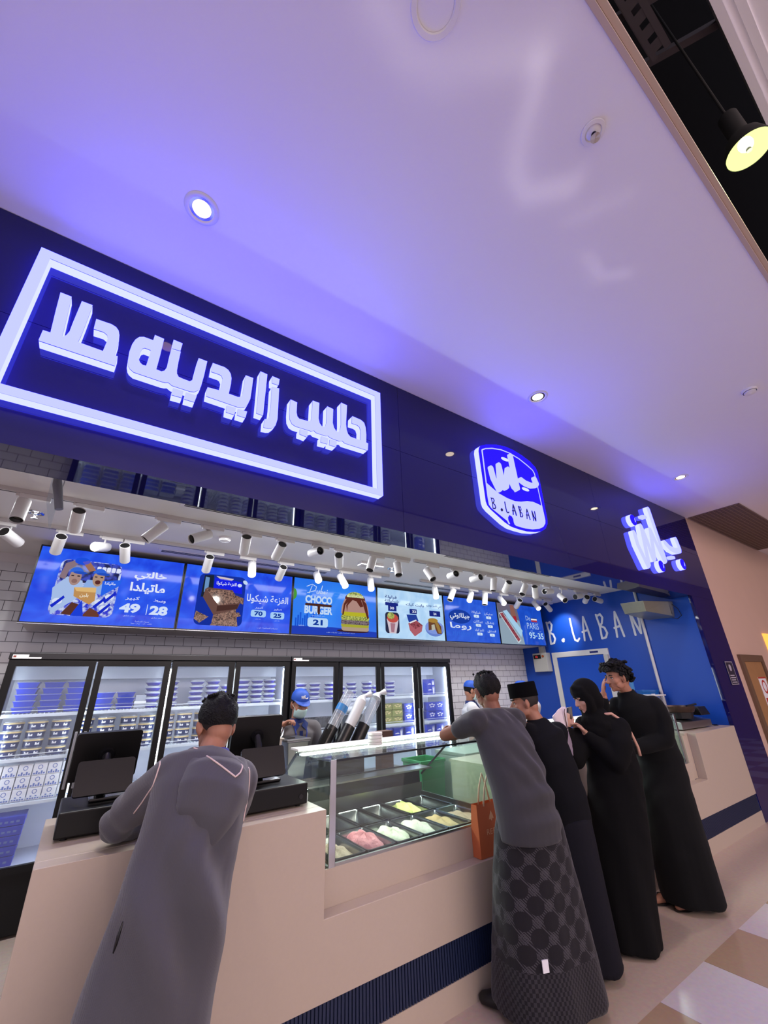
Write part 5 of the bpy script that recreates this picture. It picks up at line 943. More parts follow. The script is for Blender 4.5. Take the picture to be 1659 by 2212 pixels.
m = M().box(XW - 0.075, XW - 0.031, 3.78, 3.85, 1.78, 2.04).box(XW - 0.095, XW - 0.076, 3.79, 3.84, 1.82, 1.9); m.obj('closer', 'box_grey', d, bevel=0.005)
M().box(XW - 0.032, XW - 0.0305, 3.95, 4.1, 2.08, 2.11).obj('sticker', 'tray_blue_dark', d)
t = T('control_box', 'grey wall control box with red digits left of the blue door', 'control box', (7.1, 5.03, 1.82))
M().box(7.06, XW - 0.0005, 4.9, 5.2, 1.82, 2.15).obj('enclosure', 'box_grey', t, bevel=0.006)
M().box(7.054, 7.0595, 5.02, 5.18, 2.05, 2.12).obj('display_window', 'lamp_black', t)
m = M(); put_text(m, '12', 0, 0, 0.035, lambda a, b: (7.0535, 5.11 - a, 2.085 + b)); m.obj('digits', 'red_glow', t)
M().cyl((7.0595, 4.97, 2.09), (7.04, 4.97, 2.09), 0.02).obj('switch', 'orange_plastic', t, 0.6)
M().box(7.12, XW - 0.0005, 4.98, 5.08, 2.151, 2.265).obj('conduit', 'box_grey', t)
tag(M().cyl((XW - 0.022, 3.125, 1.06), (XW - 0.022, 3.125, ZI), 0.0215, n=14).obj('wall_pipe', 'pipe_white', None, 0.8), 'white vertical cable pipe running up the blue wall', 'pipe')
t = T('air_unit', 'galvanised metal box unit mounted high on the blue wall', 'air unit', (6.8, 2.75, 2.5))
M().add([(6.35, 2.68, 2.52), (7.0, 2.62, 2.49), (XW - 0.001, 2.66, 2.49), (XW - 0.001, 3.05, 2.5), (6.4, 3.0, 2.53), (6.29, 2.66, 2.66), (6.97, 2.61, 2.70), (XW - 0.001, 2.63, 2.72), (XW - 0.001, 3.05, 2.72), (6.34, 3.0, 2.68)], [(0, 1, 6, 5), (1, 2, 7, 6), (2, 3, 8, 7), (3, 4, 9, 8), (4, 0, 5, 9), (0, 4, 3, 2, 1), (5, 6, 7, 8, 9)]).obj('housing', 'galvanised', t, bevel=0.004)
m = M()
for k in range(6): m.box(7.0 + k * 0.025, 7.008 + k * 0.025, 2.615 + k * 0.006, 2.66 + k * 0.006, 2.52 + (k % 2) * 0.02, 2.68)
m.obj('fins', 'steel_dark', t)
M().tube([(7.12, 2.63, 2.68), (7.17, 2.58, 2.6), (7.17, 2.56, 2.5), (7.1, 2.6, 2.45), (7.04, 2.64, 2.47)], 0.005, 6).obj('cable', 'lamp_black', t)
# ---------------------------------------------------------------- right end of the counter
zc = 1.05
t = T('acrylic_bin', 'clear acrylic bin of white scoops on top of the right display case', 'bin', (5.6, 2.64, 1.263)); glass('bin_acrylic', (0.94, 0.95, 0.95), 1.2, 0.1)
M().box(5.39, 5.79, 2.5, 2.78, 1.264, 1.455).obj('bin', 'bin_acrylic', t); M().box(5.37, 5.81, 2.49, 2.79, 1.456, 1.468).obj('lid', 'frame_white', t, bevel=0.003)
for i, (x, r) in enumerate(((5.5, 0.06), (5.68, 0.07))): M().ell((x, 2.64, 1.355), (r, 0.05, 0.085), rot=Matrix.Rotation(0.5 * (1 if i else -1), 3, 'Y')).obj('scoop', 'paper_white', t, 3)
glass('cup_pack', (0.8, 0.82, 0.88), 1.5, 0.3, 0.1)
for i, x in enumerate((5.20, 5.325)):
    t = T('cup_stack', f'stack of printed cups by the acrylic bin, {"left" if i == 0 else "right"} one', 'cups', (x, 2.66, 1.263), 'cup stacks beside the acrylic bin')
    m = M(); pr = [(0.0001, 1.264)]
    for k in range(12): pr += [(0.048, 1.2645 + k * 0.028), (0.055, 1.284 + k * 0.028)]
    m.lathe(pr + [(0.0001, 1.62)], (x, 2.66, 0), 20).obj('cups', 'cup_white', t, 0.5)
    M().lathe([(0.0555, 1.53), (0.0575, 1.615)], (x, 2.66, 0), 20).obj('print', 'cup_blue_print' if i else 'tray_blue_dark', t)
t = T('crepe_maker', 'steel hot plate cooker with black pan rest on the right counter end', 'cooker', (6.6, 2.65, zc))
M().add([(6.14, 2.55, zc + 0.012), (6.9, 2.5, zc + 0.012), (6.95, 2.85, zc + 0.012), (6.2, 2.9, zc + 0.012), (6.14, 2.55, zc + 0.09), (6.9, 2.5, zc + 0.09), (6.95, 2.85, zc + 0.14), (6.2, 2.9, zc + 0.14)], [(0, 1, 5, 4), (1, 2, 6, 5), (2, 3, 7, 6), (3, 0, 4, 7), (0, 3, 2, 1), (4, 5, 6, 7)]).obj('body', 'steel_brushed', t, bevel=0.004)
M().add([(6.72, 2.52, zc + 0.141), (6.95, 2.5, zc + 0.141), (6.97, 2.85, zc + 0.141), (6.76, 2.87, zc + 0.141), (6.74, 2.55, zc + 0.24), (6.95, 2.54, zc + 0.24), (6.96, 2.83, zc + 0.24), (6.78, 2.85, zc + 0.24)], [(0, 1, 5, 4), (1, 2, 6, 5), (2, 3, 7, 6), (3, 0, 4, 7), (0, 3, 2, 1), (4, 5, 6, 7)]).obj('control_block', 'steel_dark', t, bevel=0.004)
for k in range(4): M().cyl((6.3 + 0.42 * (k % 2), 2.6 + 0.2 * (k // 2), zc), (6.3 + 0.42 * (k % 2), 2.6 + 0.2 * (k // 2), zc + 0.0119), 0.015).obj('foot', 'lamp_black', t)
m = M()
m.lathe([(0.14, zc + 0.12), (0.15, zc + 0.12), (0.16, zc + 0.189), (0.15, zc + 0.189)], (6.47, 2.68, 0), 24)
m.obj('pan_rest', 'lamp_black', t)
mat('pan_burnt', '4a3a32', 0.35, 0.6, noise=(14, 0.4))
t = T('cooking_pan', 'dark round pan resting on the hot plate cooker', 'pan', (6.47, 2.68, zc + 0.19))
M().lathe([(0.0001, zc + 0.192), (0.17, zc + 0.192), (0.19, zc + 0.225), (0.195, zc + 0.26), (0.19, zc + 0.26), (0.183, zc + 0.228), (0.0001, zc + 0.2)], (6.47, 2.68, 0), 32).obj('pan', 'pan_burnt', t, 0.7); M().tube([(6.65, 2.64, zc + 0.25), (6.8, 2.58, zc + 0.27)], 0.012, 8).obj('handle', 'lamp_black', t)
t = T('stock_pot', 'grey steel pot between the acrylic bin and the cooker', 'pot', (6.56, 2.96, zc)); M().lathe([(0.0001, zc + 0.001), (0.07, zc + 0.001), (0.07, zc + 0.3), (0.078, zc + 0.31), (0.0001, zc + 0.312)], (6.56, 2.97, 0), 22).obj('pot', 'steel_dark', t, 0.7); M().tube([(6.48, 2.95, zc + 0.22), (6.44, 2.93, zc + 0.22), (6.44, 2.93, zc + 0.1), (6.48, 2.95, zc + 0.1)], 0.007, 6).obj('handle', 'steel_dark', t)
mat('bucket_blue', '1466b8', 0.35)
def blue_bucket(x, y, z, r, h, label):
    t = T('plastic_bucket', label, 'bucket', (x, y, z)); M().lathe([(0.0001, z + 0.001), (r * 0.82, z + 0.001), (r, z + h), (r * 1.06, z + h), (r * 1.06, z + h + 0.02), (r * 0.97, z + h + 0.02), (r * 0.8, z + 0.02), (0.0001, z + 0.02)], (x, y, 0), 28).obj('bucket', 'bucket_blue', t, 0.7)
    M().lathe([(r * 0.915, z + h * 0.45), (r * 0.975, z + h * 0.85)], (x, y, 0), 28).obj('band', 'bucket_blue', t); a = M().quad((x - r * 0.75, y - r * 0.62, z + h * 0.45), (x - r * 0.45, y - r * 0.86, z + h * 0.45), (x - r * 0.46, y - r * 0.88, z + h * 0.85), (x - r * 0.77, y - r * 0.64, z + h * 0.85)); a.obj('label', 'print_white', t)
t = T('back_shelf', 'low shelf behind the counter end holding the blue buckets', 'shelf', (6.95, 3.22, 0)); M().box(6.62, 7.17, 3.07, 3.4, 1.03, 1.05).obj('board', 'frame_white', t); M().box(6.64, 6.68, 3.1, 3.36, 0, 1.0295).box(7.1, 7.14, 3.1, 3.36, 0, 1.0295).obj('leg', 'frame_white', t)
blue_bucket(6.98, 3.23, 1.05, 0.14, 0.2, 'lower blue plastic bucket of the pair against the blue wall'); blue_bucket(6.98, 3.23, 1.272, 0.14, 0.2, 'upper blue plastic bucket stacked on the other by the blue wall')
tag(M().tube([(6.95, 2.56, zc + 0.03), (7.02, 2.52, zc + 0.005), (7.08, 2.5, zc + 0.005), (7.13, 2.53, zc + 0.005), (7.1, 2.6, zc + 0.005), (7.02, 2.63, zc + 0.005), (6.97, 2.7, zc + 0.02)], 0.005, 6).obj('power_cable', 'lamp_black', None, 2), 'thin black power cable curled on the right counter end', 'cable')
# green bin and freezer seen through the left glass case
mat('green_plastic', '2a9a58', 0.4)
t = T('waste_bin', 'green plastic bin behind the left glass case', 'bin', (3.2, 3.95, 0)); M().loft([[(3.2 + sx * a, 3.95 + sy * a, z) for sx, sy in ((-1, -1), (1, -1), (1, 1), (-1, 1))] for a, z in ((0.13, 0.0), (0.16, 0.9), (0.17, 0.9), (0.17, 0.93), (0.15, 0.93), (0.12, 0.03))], (True, True)).obj('bin', 'green_plastic', t, bevel=0.006)
t = T('chest_freezer', 'grey-green cabinet behind the counter middle', 'cabinet', (3.75, 3.9, 0)); mat('cabinet_grey', 'b4beb4', 0.4); M().box(3.42, 4.1, 3.55, 4.0, 0.08, 0.95).obj('body', 'cabinet_grey', t, bevel=0.01); M().box(3.42, 4.1, 3.53, 4.01, 0.951, 0.985).obj('lid', 'cabinet_grey', t, bevel=0.006); M().box(3.46, 4.06, 3.6, 3.95, 0, 0.0795).obj('plinth', 'lamp_black', t)
# pillar notice, wooden door with a red sign, lit panel on the corridor wall
t = T('pillar_notice', 'small dark framed notice on the right navy pillar', 'notice', (7.72, YF, 1.69)); mat('notice_dark', '2c2a3c', 0.4); mat('notice_line', 'b0a8b8', 0.5)
M().box(7.585, 7.865, YF - 0.006, YF - 0.0005, 1.53, 1.85).obj('plate', 'notice_dark', t)
M().prism([(7.59, 1.535), (7.86, 1.535), (7.86, 1.845), (7.59, 1.845)], YF - 0.0075, YF - 0.0061, [(7.598, 1.545), (7.852, 1.545), (7.852, 1.835), (7.598, 1.835)]).obj('border', 'notice_line', t)
m = M(); m.ell((7.72, YF - 0.008, 1.76), (0.045, 0.001, 0.05), 14, 6)
for k in range(4): m.box(7.63, 7.82 - 0.03 * (k % 2), YF - 0.0075, YF - 0.0061, 1.56 + k * 0.03, 1.573 + k * 0.03)
m.obj('print', 'notice_line', t)
mat('wood_door', 'a87c50', 0.5, noise=(4, 0.12)); mat('wood_frame', '6e5540', 0.5); mat('sign_red', 'c03a2c', 0.5); emis('orange_panel', 'ffb050', 1.6)
d = T('door_2', '', '', (8.75, YF, 0)); d['kind'] = 'structure'; [d.__delitem__(k) for k in ('label', 'category') if k in d]
M().prism([(8.22, 0), (9.26, 0), (9.26, 1.95), (8.22, 1.95)], YF - 0.03, YF + 0.009, [(8.33, 0.002), (9.15, 0.002), (9.15, 1.85), (8.33, 1.85)]).obj('frame', 'wood_frame', d); M().box(8.335, 9.145, YF - 0.012, YF + 0.009, 0.003, 1.848).obj('leaf', 'wood_door', d)
t = T('door_sign', 'red and white no-entry style sign on the wooden door', 'sign', (8.9, YF - 0.012, 1.45)); M().box(8.72, 9.06, YF - 0.016, YF - 0.0125, 1.2, 1.62).obj('plate', 'print_white', t); M().lathe([(0.07, 0), (0.1, 0)], n=24).xf(Matrix.Translation((8.89, YF - 0.0165, 1.48)) @ Matrix.Rotation(1.5708, 4, 'X')).box(8.72, 9.06, YF - 0.0175, YF - 0.0161, 1.6, 1.62).box(8.75, 9.03, YF - 0.0175, YF - 0.0161, 1.22, 1.32).obj('print', 'sign_red', t)
t = T('wall_light_panel', 'orange lit panel on the corridor wall at the right edge', 'light panel', (10.4, YF, 2.1)); M().box(9.84, 11.2, YF - 0.02, YF + 0.009, 1.7, 2.33).obj('panel', 'orange_panel', t)
# ---------------------------------------------------------------- people
from mathutils.bvhtree import BVHTree
mat('skin_tan', 'a9765f', 0.5, spec=0.4, noise=(14, 0.06)); mat('skin_brown', '8a5a46', 0.5, spec=0.4, noise=(14, 0.06)); mat('skin_light', 'c79a86', 0.5, spec=0.4, noise=(14, 0.05))
mat('hair_black', '0a090b', 0.6, spec=0.25, noise=(60, 0.4), bump=(130, 0.9)); mat('eye_dark', '120c0a', 0.2); mat('eye_white', 'd8d0ca', 0.3); mat('lip', '8a4a44', 0.5); mat('brow_black', '120e0e', 0.6)
def fabric(name, col, scale=260, st=0.25, rough=0.85, sheen=0.15, wave=None):
    m = mat(name, col, rough, spec=0.25, sheen=sheen, noise=(4, 0.08)); nt = m.node_tree; b = nt.nodes['Principled BSDF']
    tc = nt.nodes.new('ShaderNodeTexCoord'); bp = nt.nodes.new('ShaderNodeBump'); bp.inputs['Strength'].default_value = st; bp.inputs['Distance'].default_value = 0.004
    if wave:
        w = nt.nodes.new('ShaderNodeTexWave'); w.bands_direction = wave; w.inputs['Scale'].default_value = scale; w.inputs['Distortion'].default_value = 1.0; nt.links.new(tc.outputs['Object'], w.inputs['Vector']); nt.links.new(w.outputs['Fac'], bp.inputs['Height'])
    else:
        w = nt.nodes.new('ShaderNodeTexNoise'); w.inputs['Scale'].default_value = scale; nt.links.new(tc.outputs['Object'], w.inputs['Vector']); nt.links.new(w.outputs['Fac'], bp.inputs['Height'])
    nt.links.new(bp.outputs[0], b.inputs['Normal']); return m
V = Vector
def fuse(m, name, mt, parent, voxel=0.008, smooth=4, disp=None, factor=0.5):
    """joins overlapping solids of a builder into one continuous smooth skin"""
    o = m.obj(name, mt, parent)
    r = o.modifiers.new('remesh', 'REMESH'); r.mode = 'VOXEL'; r.voxel_size = voxel; r.use_smooth_shade = True
    s = o.modifiers.new('smooth', 'SMOOTH'); s.factor = factor; s.iterations = smooth
    dg = bpy.context.evaluated_depsgraph_get(); dg.update()
    me = bpy.data.meshes.new_from_object(o.evaluated_get(dg)); o.modifiers.clear(); old = o.data; o.data = me; bpy.data.meshes.remove(old); me.name = name
    if disp:
        n = len(me.vertices); co = np.empty(n * 3); me.vertices.foreach_get('co', co); co = co.reshape(-1, 3); no = np.empty(n * 3); me.vertices.foreach_get('normal', no); no = no.reshape(-1, 3)
        w = co + np.array(wl(parent)); co = co + no * disp(w, no)[:, None]; me.vertices.foreach_set('co', co.ravel()); me.update()
    me.shade_smooth(); return o
def rings(m, lst, ax=(1, 0, 0), n=26, cap=(True, True), tilt=True):
    """lst: (centre, half width, half depth, exponent); ax is the width direction"""
    ax = V(ax).normalized(); cs = [V(c[0]) for c in lst]; out = []
    for i, c in enumerate(lst):
        d = (cs[min(i + 1, len(cs) - 1)] - cs[max(i - 1, 0)]).normalized()
        u = (ax - d * ax.dot(d)).normalized(); w = d.cross(u); e = c[3] if len(c) > 3 else 2.0
        r = []
        for k in range(n):
            a = 2 * math.pi * k / n; ca, sa = math.cos(a), math.sin(a)
            r.append(cs[i] + u * c[1] * math.copysign(abs(ca) ** (2 / e), ca) + w * c[2] * math.copysign(abs(sa) ** (2 / e), sa))
        out.append(r)
    return m.loft(out, cap)
def limb(m, pts, rad, n=16):
    pts = [V(p) for p in pts]
    for (a, ra), (b, rb) in zip(list(zip(pts, rad))[:-1], list(zip(pts, rad))[1:]): m.cyl(a, b, ra, rb, n)
    for p, r in zip(pts, rad): m.ell(p, (r, r, r), n, 10)
    return m
def basis(fwd, up=(0, 0, 1)):
    f = V(fwd).normalized(); u = V(up); u = (u - f * u.dot(f)).normalized(); r = f.cross(u)
    return Matrix((r, f, u)).transposed()
def hand(m, w, d, nrm, side=1, curl=35, s=1.0, spread=0.0):
    """w wrist, d pointing direction, nrm the way the palm faces, side +1 puts the thumb on the d x nrm side"""
    w, d = V(w), V(d).normalized(); nn = V(nrm); nn = (nn - d * nn.dot(d)).normalized(); t = d.cross(nn) * side
    rot = Matrix((t, nn, d)).transposed()
    m.ell(w + d * 0.045 * s, (0.04 * s, 0.016 * s, 0.055 * s), 14, 10, rot); limb(m, [w - d * 0.02 * s, w + d * 0.03 * s], [0.026 * s, 0.027 * s], 12)
    for i, (off, ln) in enumerate(((0.029, 0.074), (0.010, 0.084), (-0.010, 0.078), (-0.029, 0.060))):
        p = w + d * (0.088 - 0.004 * abs(i - 1)) * s + t * off * s; q = [p - d * 0.03 * s, p]; a = 0.0; dd = (d + t * spread * off * 20).normalized()
        for f in (0.46, 0.30, 0.24):
            a += math.radians(curl * (0.7 if f > 0.4 else 1.0)); q.append(q[-1] + (dd * math.cos(a) + nn * math.sin(a)) * ln * f * s)
        limb(m, q, [0.0105 * s, 0.0105 * s, 0.0098 * s, 0.009 * s, 0.0078 * s], 10)
    p = w + d * 0.025 * s + t * 0.026 * s
    limb(m, [p - t * 0.012 * s, p + t * 0.02 * s + d * 0.02 * s + nn * 0.008 * s, p + t * 0.03 * s + d * 0.048 * s + nn * 0.018 * s, p + t * 0.026 * s + d * 0.07 * s + nn * 0.026 * s], [0.015 * s, 0.0135 * s, 0.0115 * s, 0.009 * s], 10)
def head(m, c, B, s=1.0, fem=False):
    """c is the middle of the head, B its right/forward/up axes"""
    c = V(c); P = lambda x, y, z: c + B @ V((x, y, z)) * s
    E = lambda p, r, rot=None: m.ell(P(*p), [q * s for q in r], 18, 12, B @ rot if rot else B)
    E((0, -0.012, 0.03), (0.076, 0.095, 0.086)); E((0, 0.022, -0.02), (0.063, 0.07, 0.088)); E((0, 0.036, -0.078), (0.043, 0.046, 0.034)); E((0, 0.068, -0.098), (0.018, 0.016, 0.015))
    E((0, -0.05, -0.03), (0.058, 0.05, 0.06))
    for sx in (-1, 1):
        E((sx * 0.041, 0.055, -0.028), (0.022, 0.025, 0.026)); E((sx * 0.027, 0.078, 0.018), (0.024, 0.012, 0.008)); E((sx * 0.05, 0.02, -0.06), (0.014, 0.04, 0.03))
        E((sx * 0.082, -0.012, -0.008), (0.0085, 0.021, 0.033), Matrix.Rotation(sx * -0.6, 3, 'Z') @ Matrix.Rotation(-0.2, 3, 'X')); E((sx * 0.077, -0.004, -0.036), (0.0085, 0.01, 0.012)); E((sx * 0.07, 0.0, -0.01), (0.014, 0.014, 0.02))
    limb(m, [P(0, 0.085, 0.012), P(0, 0.1, -0.012), P(0, 0.108, -0.03)], [0.008 * s, 0.0105 * s, 0.0135 * s], 10)
    for sx in (-1, 1): E((sx * 0.012, 0.095, -0.035), (0.008, 0.01, 0.008))
    E((0, 0.085, -0.058), (0.024, 0.01, 0.007)); E((0, 0.083, -0.07), (0.021, 0.011, 0.008))
def face(parent, c, B, s=1.0, brow=True, lip='lip', closed=False):
    c = V(c); P = lambda x, y, z: c + B @ V((x, y, z)) * s
    for sx in (-1, 1):
        if not closed:
            M().ell(P(sx * 0.031, 0.077, 0.001), (0.0135 * s, 0.006 * s, 0.0065 * s), 14, 8, B).obj('eye', 'eye_white', parent, 3); M().ell(P(sx * 0.031, 0.0805, 0.001), (0.0062 * s, 0.0035 * s, 0.006 * s), 12, 8, B).obj('iris', 'eye_dark', parent, 3)
        M().tube([P(sx * 0.016, 0.0815, 0.008 if not closed else 0.0), P(sx * 0.031, 0.0845, 0.011 if not closed else -0.002), P(sx * 0.047, 0.076, 0.006 if not closed else -0.001)], 0.0028 * s, 6).obj('eyelash', 'brow_black', parent, 3)
        if brow: M().tube([P(sx * 0.012, 0.0895, 0.022), P(sx * 0.03, 0.0905, 0.029), P(sx * 0.05, 0.077, 0.024)], [0.003 * s, 0.0048 * s, 0.0025 * s], 8).obj('eyebrow', 'brow_black', parent, 3)
    if lip: M().ell(P(0, 0.0955, -0.0635), (0.021 * s, 0.004 * s, 0.0028 * s), 12, 6, B).obj('mouth', lip, parent, 3)
def hair(parent, c, B, s=1.0, fringe=0.0, nape=-0.05, lump=0.006, top=0.0, seed=1, side=0.0, mt='hair_black'):
    """a cap of hair a little off the skull, ragged with small locks; nape is how low it comes at the back"""
    rr = random.Random(seed); c = V(c); m = M()
    P = lambda x, y, z: c + B @ V((x, y, z)) * s
    n, k = 40, 18; rg = []
    for j in range(k + 1):
        ring = []
        for i in range(n):
            a = 2 * math.pi * i / n; fr = max(0.0, math.sin(a))           # 1 towards the face
            low = -0.1 + 0.0; lim = (nape + (0.078 - nape) * fr ** 0.55) - fringe * fr ** 3 + side * (1 - abs(math.sin(a))) ** 2
            t = j / k; zz = 0.034 + 0.094
            th = math.acos(max(-1, min(1, (lim - 0.03) / 0.092))) * (1 - t)
            x = 0.0815 * math.sin(th) * math.cos(a); y = -0.012 + 0.101 * math.sin(th) * math.sin(a); z = 0.03 + 0.094 * math.cos(th)
            q = 1 + lump * 8 * (math.sin(a * 7 + seed + 5 * t) * math.sin(9 * t + a * 3)) * (0.3 + t) + rr.uniform(-lump, lump) * 5 * (0.4 + 0.6 * t)
            ring.append(P(x * q, y * q, z * q + top * t ** 1.5))
        rg.append(ring)
    m.loft(rg, (False, True)).obj('hair', mt, parent, 3)
def locks(parent, c, B, spots, mt='hair_black', s=1.0, name='hair_lock'):
    m = M(); c = V(c)
    for (x, y, z), (dx, dy, dz), ln, r in spots:
        p = c + B @ V((x, y, z)) * s; d = B @ V((dx, dy, dz)).normalized() * s
        m.tube([p - d * ln * 0.3, p + d * ln * 0.3, p + d * ln * 0.75 + V((0, 0, -0.003)), p + d * ln], [r * 0.9, r, r * 0.65, 0.001], 7)
    return m.obj(name, mt, parent, 3)
def body(p, t, c, B, J, skin, hs=1.0, hands=(), voxel=0.0055):
    """J: joints of the figure; one continuous skin of head, neck, trunk, limbs, hands and feet"""
    m = M(); head(m, c, B, hs); ax = (V(J['sr']) - V(J['sl'])).normalized()
    nk = V(J['neck']); limb(m, [nk + V((0, 0, -0.04)), nk + V((0, 0, 0.02)), V(c) + B @ V((0, -0.022, -0.05))], [0.062, 0.056, 0.054])
    hp = V(J['hip']); mid = hp.lerp(nk, 0.45)
    rings(m, [(hp + V((0, 0, -0.1)), 0.12, 0.08), (hp, 0.13, 0.085), (mid, 0.11, 0.07), (hp.lerp(nk, 0.78), 0.125, 0.065), (nk + V((0, 0, -0.05)), 0.1, 0.05), (nk, 0.055, 0.045)], ax)
    for k, sd in (('l', -1), ('r', 1)):
        limb(m, [J['s' + k], V(J['s' + k]).lerp(V(J['e' + k]), 0.5), J['e' + k], V(J['e' + k]).lerp(V(J['w' + k]), 0.4), J['w' + k]], [0.05, 0.046, 0.039, 0.040, 0.027])
        h = hp + ax * 0.085 * sd + V((0, 0, -0.08)); f = V(J['f' + k]); kn = J.get('k' + k) or h.lerp(f, 0.5) + V((0, 0.03, 0))
        limb(m, [h, h.lerp(V(kn), 0.5), kn, V(kn).lerp(f, 0.35), f + V((0, 0, 0.08))], [0.088, 0.075, 0.055, 0.056, 0.038])
        fd = V(J.get('fd' + k, J.get('fd', (0, 1, 0)))).normalized()
        m.ell(f + V((0, 0, 0.035)) - fd * 0.03, (0.036, 0.036, 0.034)); limb(m, [f + V((0, 0, 0.045)), f + fd * 0.09 + V((0, 0, 0.034)), f + fd * 0.16 + V((0, 0, 0.024))], [0.042, 0.036, 0.023])
    for a in hands: hand(m, *a)
    return fuse(m, 'body', skin, t, voxel, 3)
def shoes(t, J, mt='shoe_black', sole=True):
    for k in 'lr':
        f = V(J['f' + k]); fd = V(J.get('fd' + k, J.get('fd', (0, 1, 0)))).normalized(); ax = fd.cross(V((0, 0, 1))); m = M()
        rings(m, [(f - fd * 0.085 + V((0, 0, 0.035)), 0.03, 0.033), (f - fd * 0.04 + V((0, 0, 0.045)), 0.042, 0.044), (f + fd * 0.04 + V((0, 0, 0.042)), 0.048, 0.041), (f + fd * 0.12 + V((0, 0, 0.034)), 0.05, 0.033), (f + fd * 0.175 + V((0, 0, 0.026)), 0.035, 0.024), (f + fd * 0.192 + V((0, 0, 0.022)), 0.01, 0.012)], ax, 18)
        m.obj('shoe', mt, t, 1.2)
mat('shoe_black', '121214', 0.5)
def folds(k=9.0, amp=0.006, low=0.9, lean=0.3, base=0.0015, seed=0.0):
    """long hanging folds that deepen towards the hem, small creases above"""
    def f(w, no):
        x, y, z = w[:, 0], w[:, 1], w[:, 2]; fall = np.clip((low - z) / low, 0, 1)
        a = np.sin((x * 1.0 + y * 0.8) * k * 2.2 + seed + lean * z * 6) + 0.6 * np.sin((x - y) * k * 3.1 + 2 * seed + z * 2)
        c = np.sin(z * 34 + x * 20 + 3 * np.sin(x * 11 + seed) + 4 * np.sin(y * 9)) * np.sin(x * 14 - z * 8 + seed)
        return a * amp * (0.25 + fall) + c * base * (1.2 - fall)
    return f
def project(o, pts, off=0.003, dirv=(0, 1, 0), src=-1.2):
    """drops points (x, z) onto a garment along +y so that piping follows the cloth"""
    b = BVHTree.FromObject(o, bpy.context.evaluated_depsgraph_get()); w0 = wl(o.parent); out = []
    for x, z in pts:
        h = b.ray_cast(V((x, 0.3, z)) - w0, V(dirv))
        if h[0] is not None: out.append(h[0] + w0 - V(dirv) * off)
    return out
def sub(pts, n=6):
    out = []
    for a, b in zip(pts[:-1], pts[1:]): out += [(a[0] + (b[0] - a[0]) * i / n, a[1] + (b[1] - a[1]) * i / n) for i in range(n)]
    return out + [pts[-1]]
# ---- the man in the grey hooded robe, leaning on the counter
t = T('person', 'man seen from behind in a long grey hooded robe, leaning elbows on the counter', 'person', (0.3, 1.9, 0))
HB = basis((-0.1, 0.95, -0.28), (0.02, 0.3, 1)); hc = V((0.578, 2.285, 1.498))
J = dict(neck=(0.545, 2.21, 1.372), hip=(0.435, 1.99, 0.93), sl=(0.385, 2.17, 1.355), sr=(0.70, 2.2, 1.30), el=(0.235, 2.47, 1.115), er=(0.70, 2.29, 1.085), wl=(0.45, 2.575, 1.085), wr=(0.56, 2.52, 1.10), fl=(0.2, 1.87, 0.0), fr=(0.42, 1.92, 0.0))
body('a', t, hc, HB, J, 'skin_tan', 1.0, [((0.45, 2.575, 1.085), (0.9, 0.25, 0), (0, 0, -1), 1, 20), ((0.56, 2.52, 1.1), (-0.75, 0.6, 0), (0, 0, -1), -1, 20)])
mat('hair_fade', '231a18', 0.7)
hair(t, hc, HB, 1.1, 0.0, -0.015, 0.009, 0.008, 3, 0.03); hair(t, hc, HB, 1.0, 0.0, -0.05, 0.0008, -0.01, 5, 0.06, 'hair_fade')
rr = random.Random(4); locks(t, hc, HB, [((rr.uniform(-0.06, 0.06), rr.uniform(-0.07, 0.06), 0.122), (rr.uniform(-0.8, 0.8), rr.uniform(-0.8, 0.8), 0.5), 0.014, 0.008) for _ in range(60)])
fabric('grey_robe', '504f56', 150, 0.35, 0.8, 0.3, 'X')
m = M(); rings(m, [((0.27, 1.90, 0.03), 0.225, 0.18, 2.3), ((0.31, 1.91, 0.35), 0.215, 0.175, 2.3), ((0.385, 1.95, 0.72), 0.205, 0.165), ((0.435, 1.99, 0.95), 0.2, 0.16), ((0.47, 2.05, 1.12), 0.185, 0.145), ((0.51, 2.11, 1.25), 0.2, 0.135), ((0.54, 2.17, 1.34), 0.19, 0.11), ((0.552, 2.205, 1.372), 0.10, 0.08)], (1, 0.05, -0.1))
limb(m, [(0.40, 2.17, 1.33), (0.31, 2.33, 1.225), (0.245, 2.46, 1.125), (0.34, 2.52, 1.105), (0.45, 2.57, 1.095)], [0.088, 0.08, 0.066, 0.056, 0.045]); limb(m, [(0.685, 2.2, 1.275), (0.70, 2.25, 1.18), (0.70, 2.285, 1.105), (0.64, 2.38, 1.11), (0.57, 2.5, 1.11)], [0.085, 0.074, 0.062, 0.056, 0.046])
def fa(w, no):
    x, y, z = w[:, 0], w[:, 1], w[:, 2]; back = np.clip(-no[:, 1], 0, 1)
    d = 0.022 * np.sin((x - 0.45) * 30 + (z - 1.0) * 16) * np.exp(-((z - 0.98) / 0.22) ** 2) * back          # diagonal drags over the seat
    d += 0.011 * np.sin((x + 0.22 * z) * 36 + 2.0 + 1.5 * np.sin(z * 5)) * np.clip((1.25 - z) / 0.8, 0, 1)
    d += 0.008 * np.sin((x - 0.5 * z) * 60) * np.exp(-((z - 1.2) / 0.12) ** 2) * back
    d += 0.007 * np.sin(z * 52 + x * 30 + 2 * np.sin(y * 25)) * np.exp(-((y - 2.42) / 0.12) ** 2)            # creases at the elbows
    return d
robe = fuse(m, 'robe', 'grey_robe', t, 0.011, 7, fa)
m = M()   # hood lying on the back
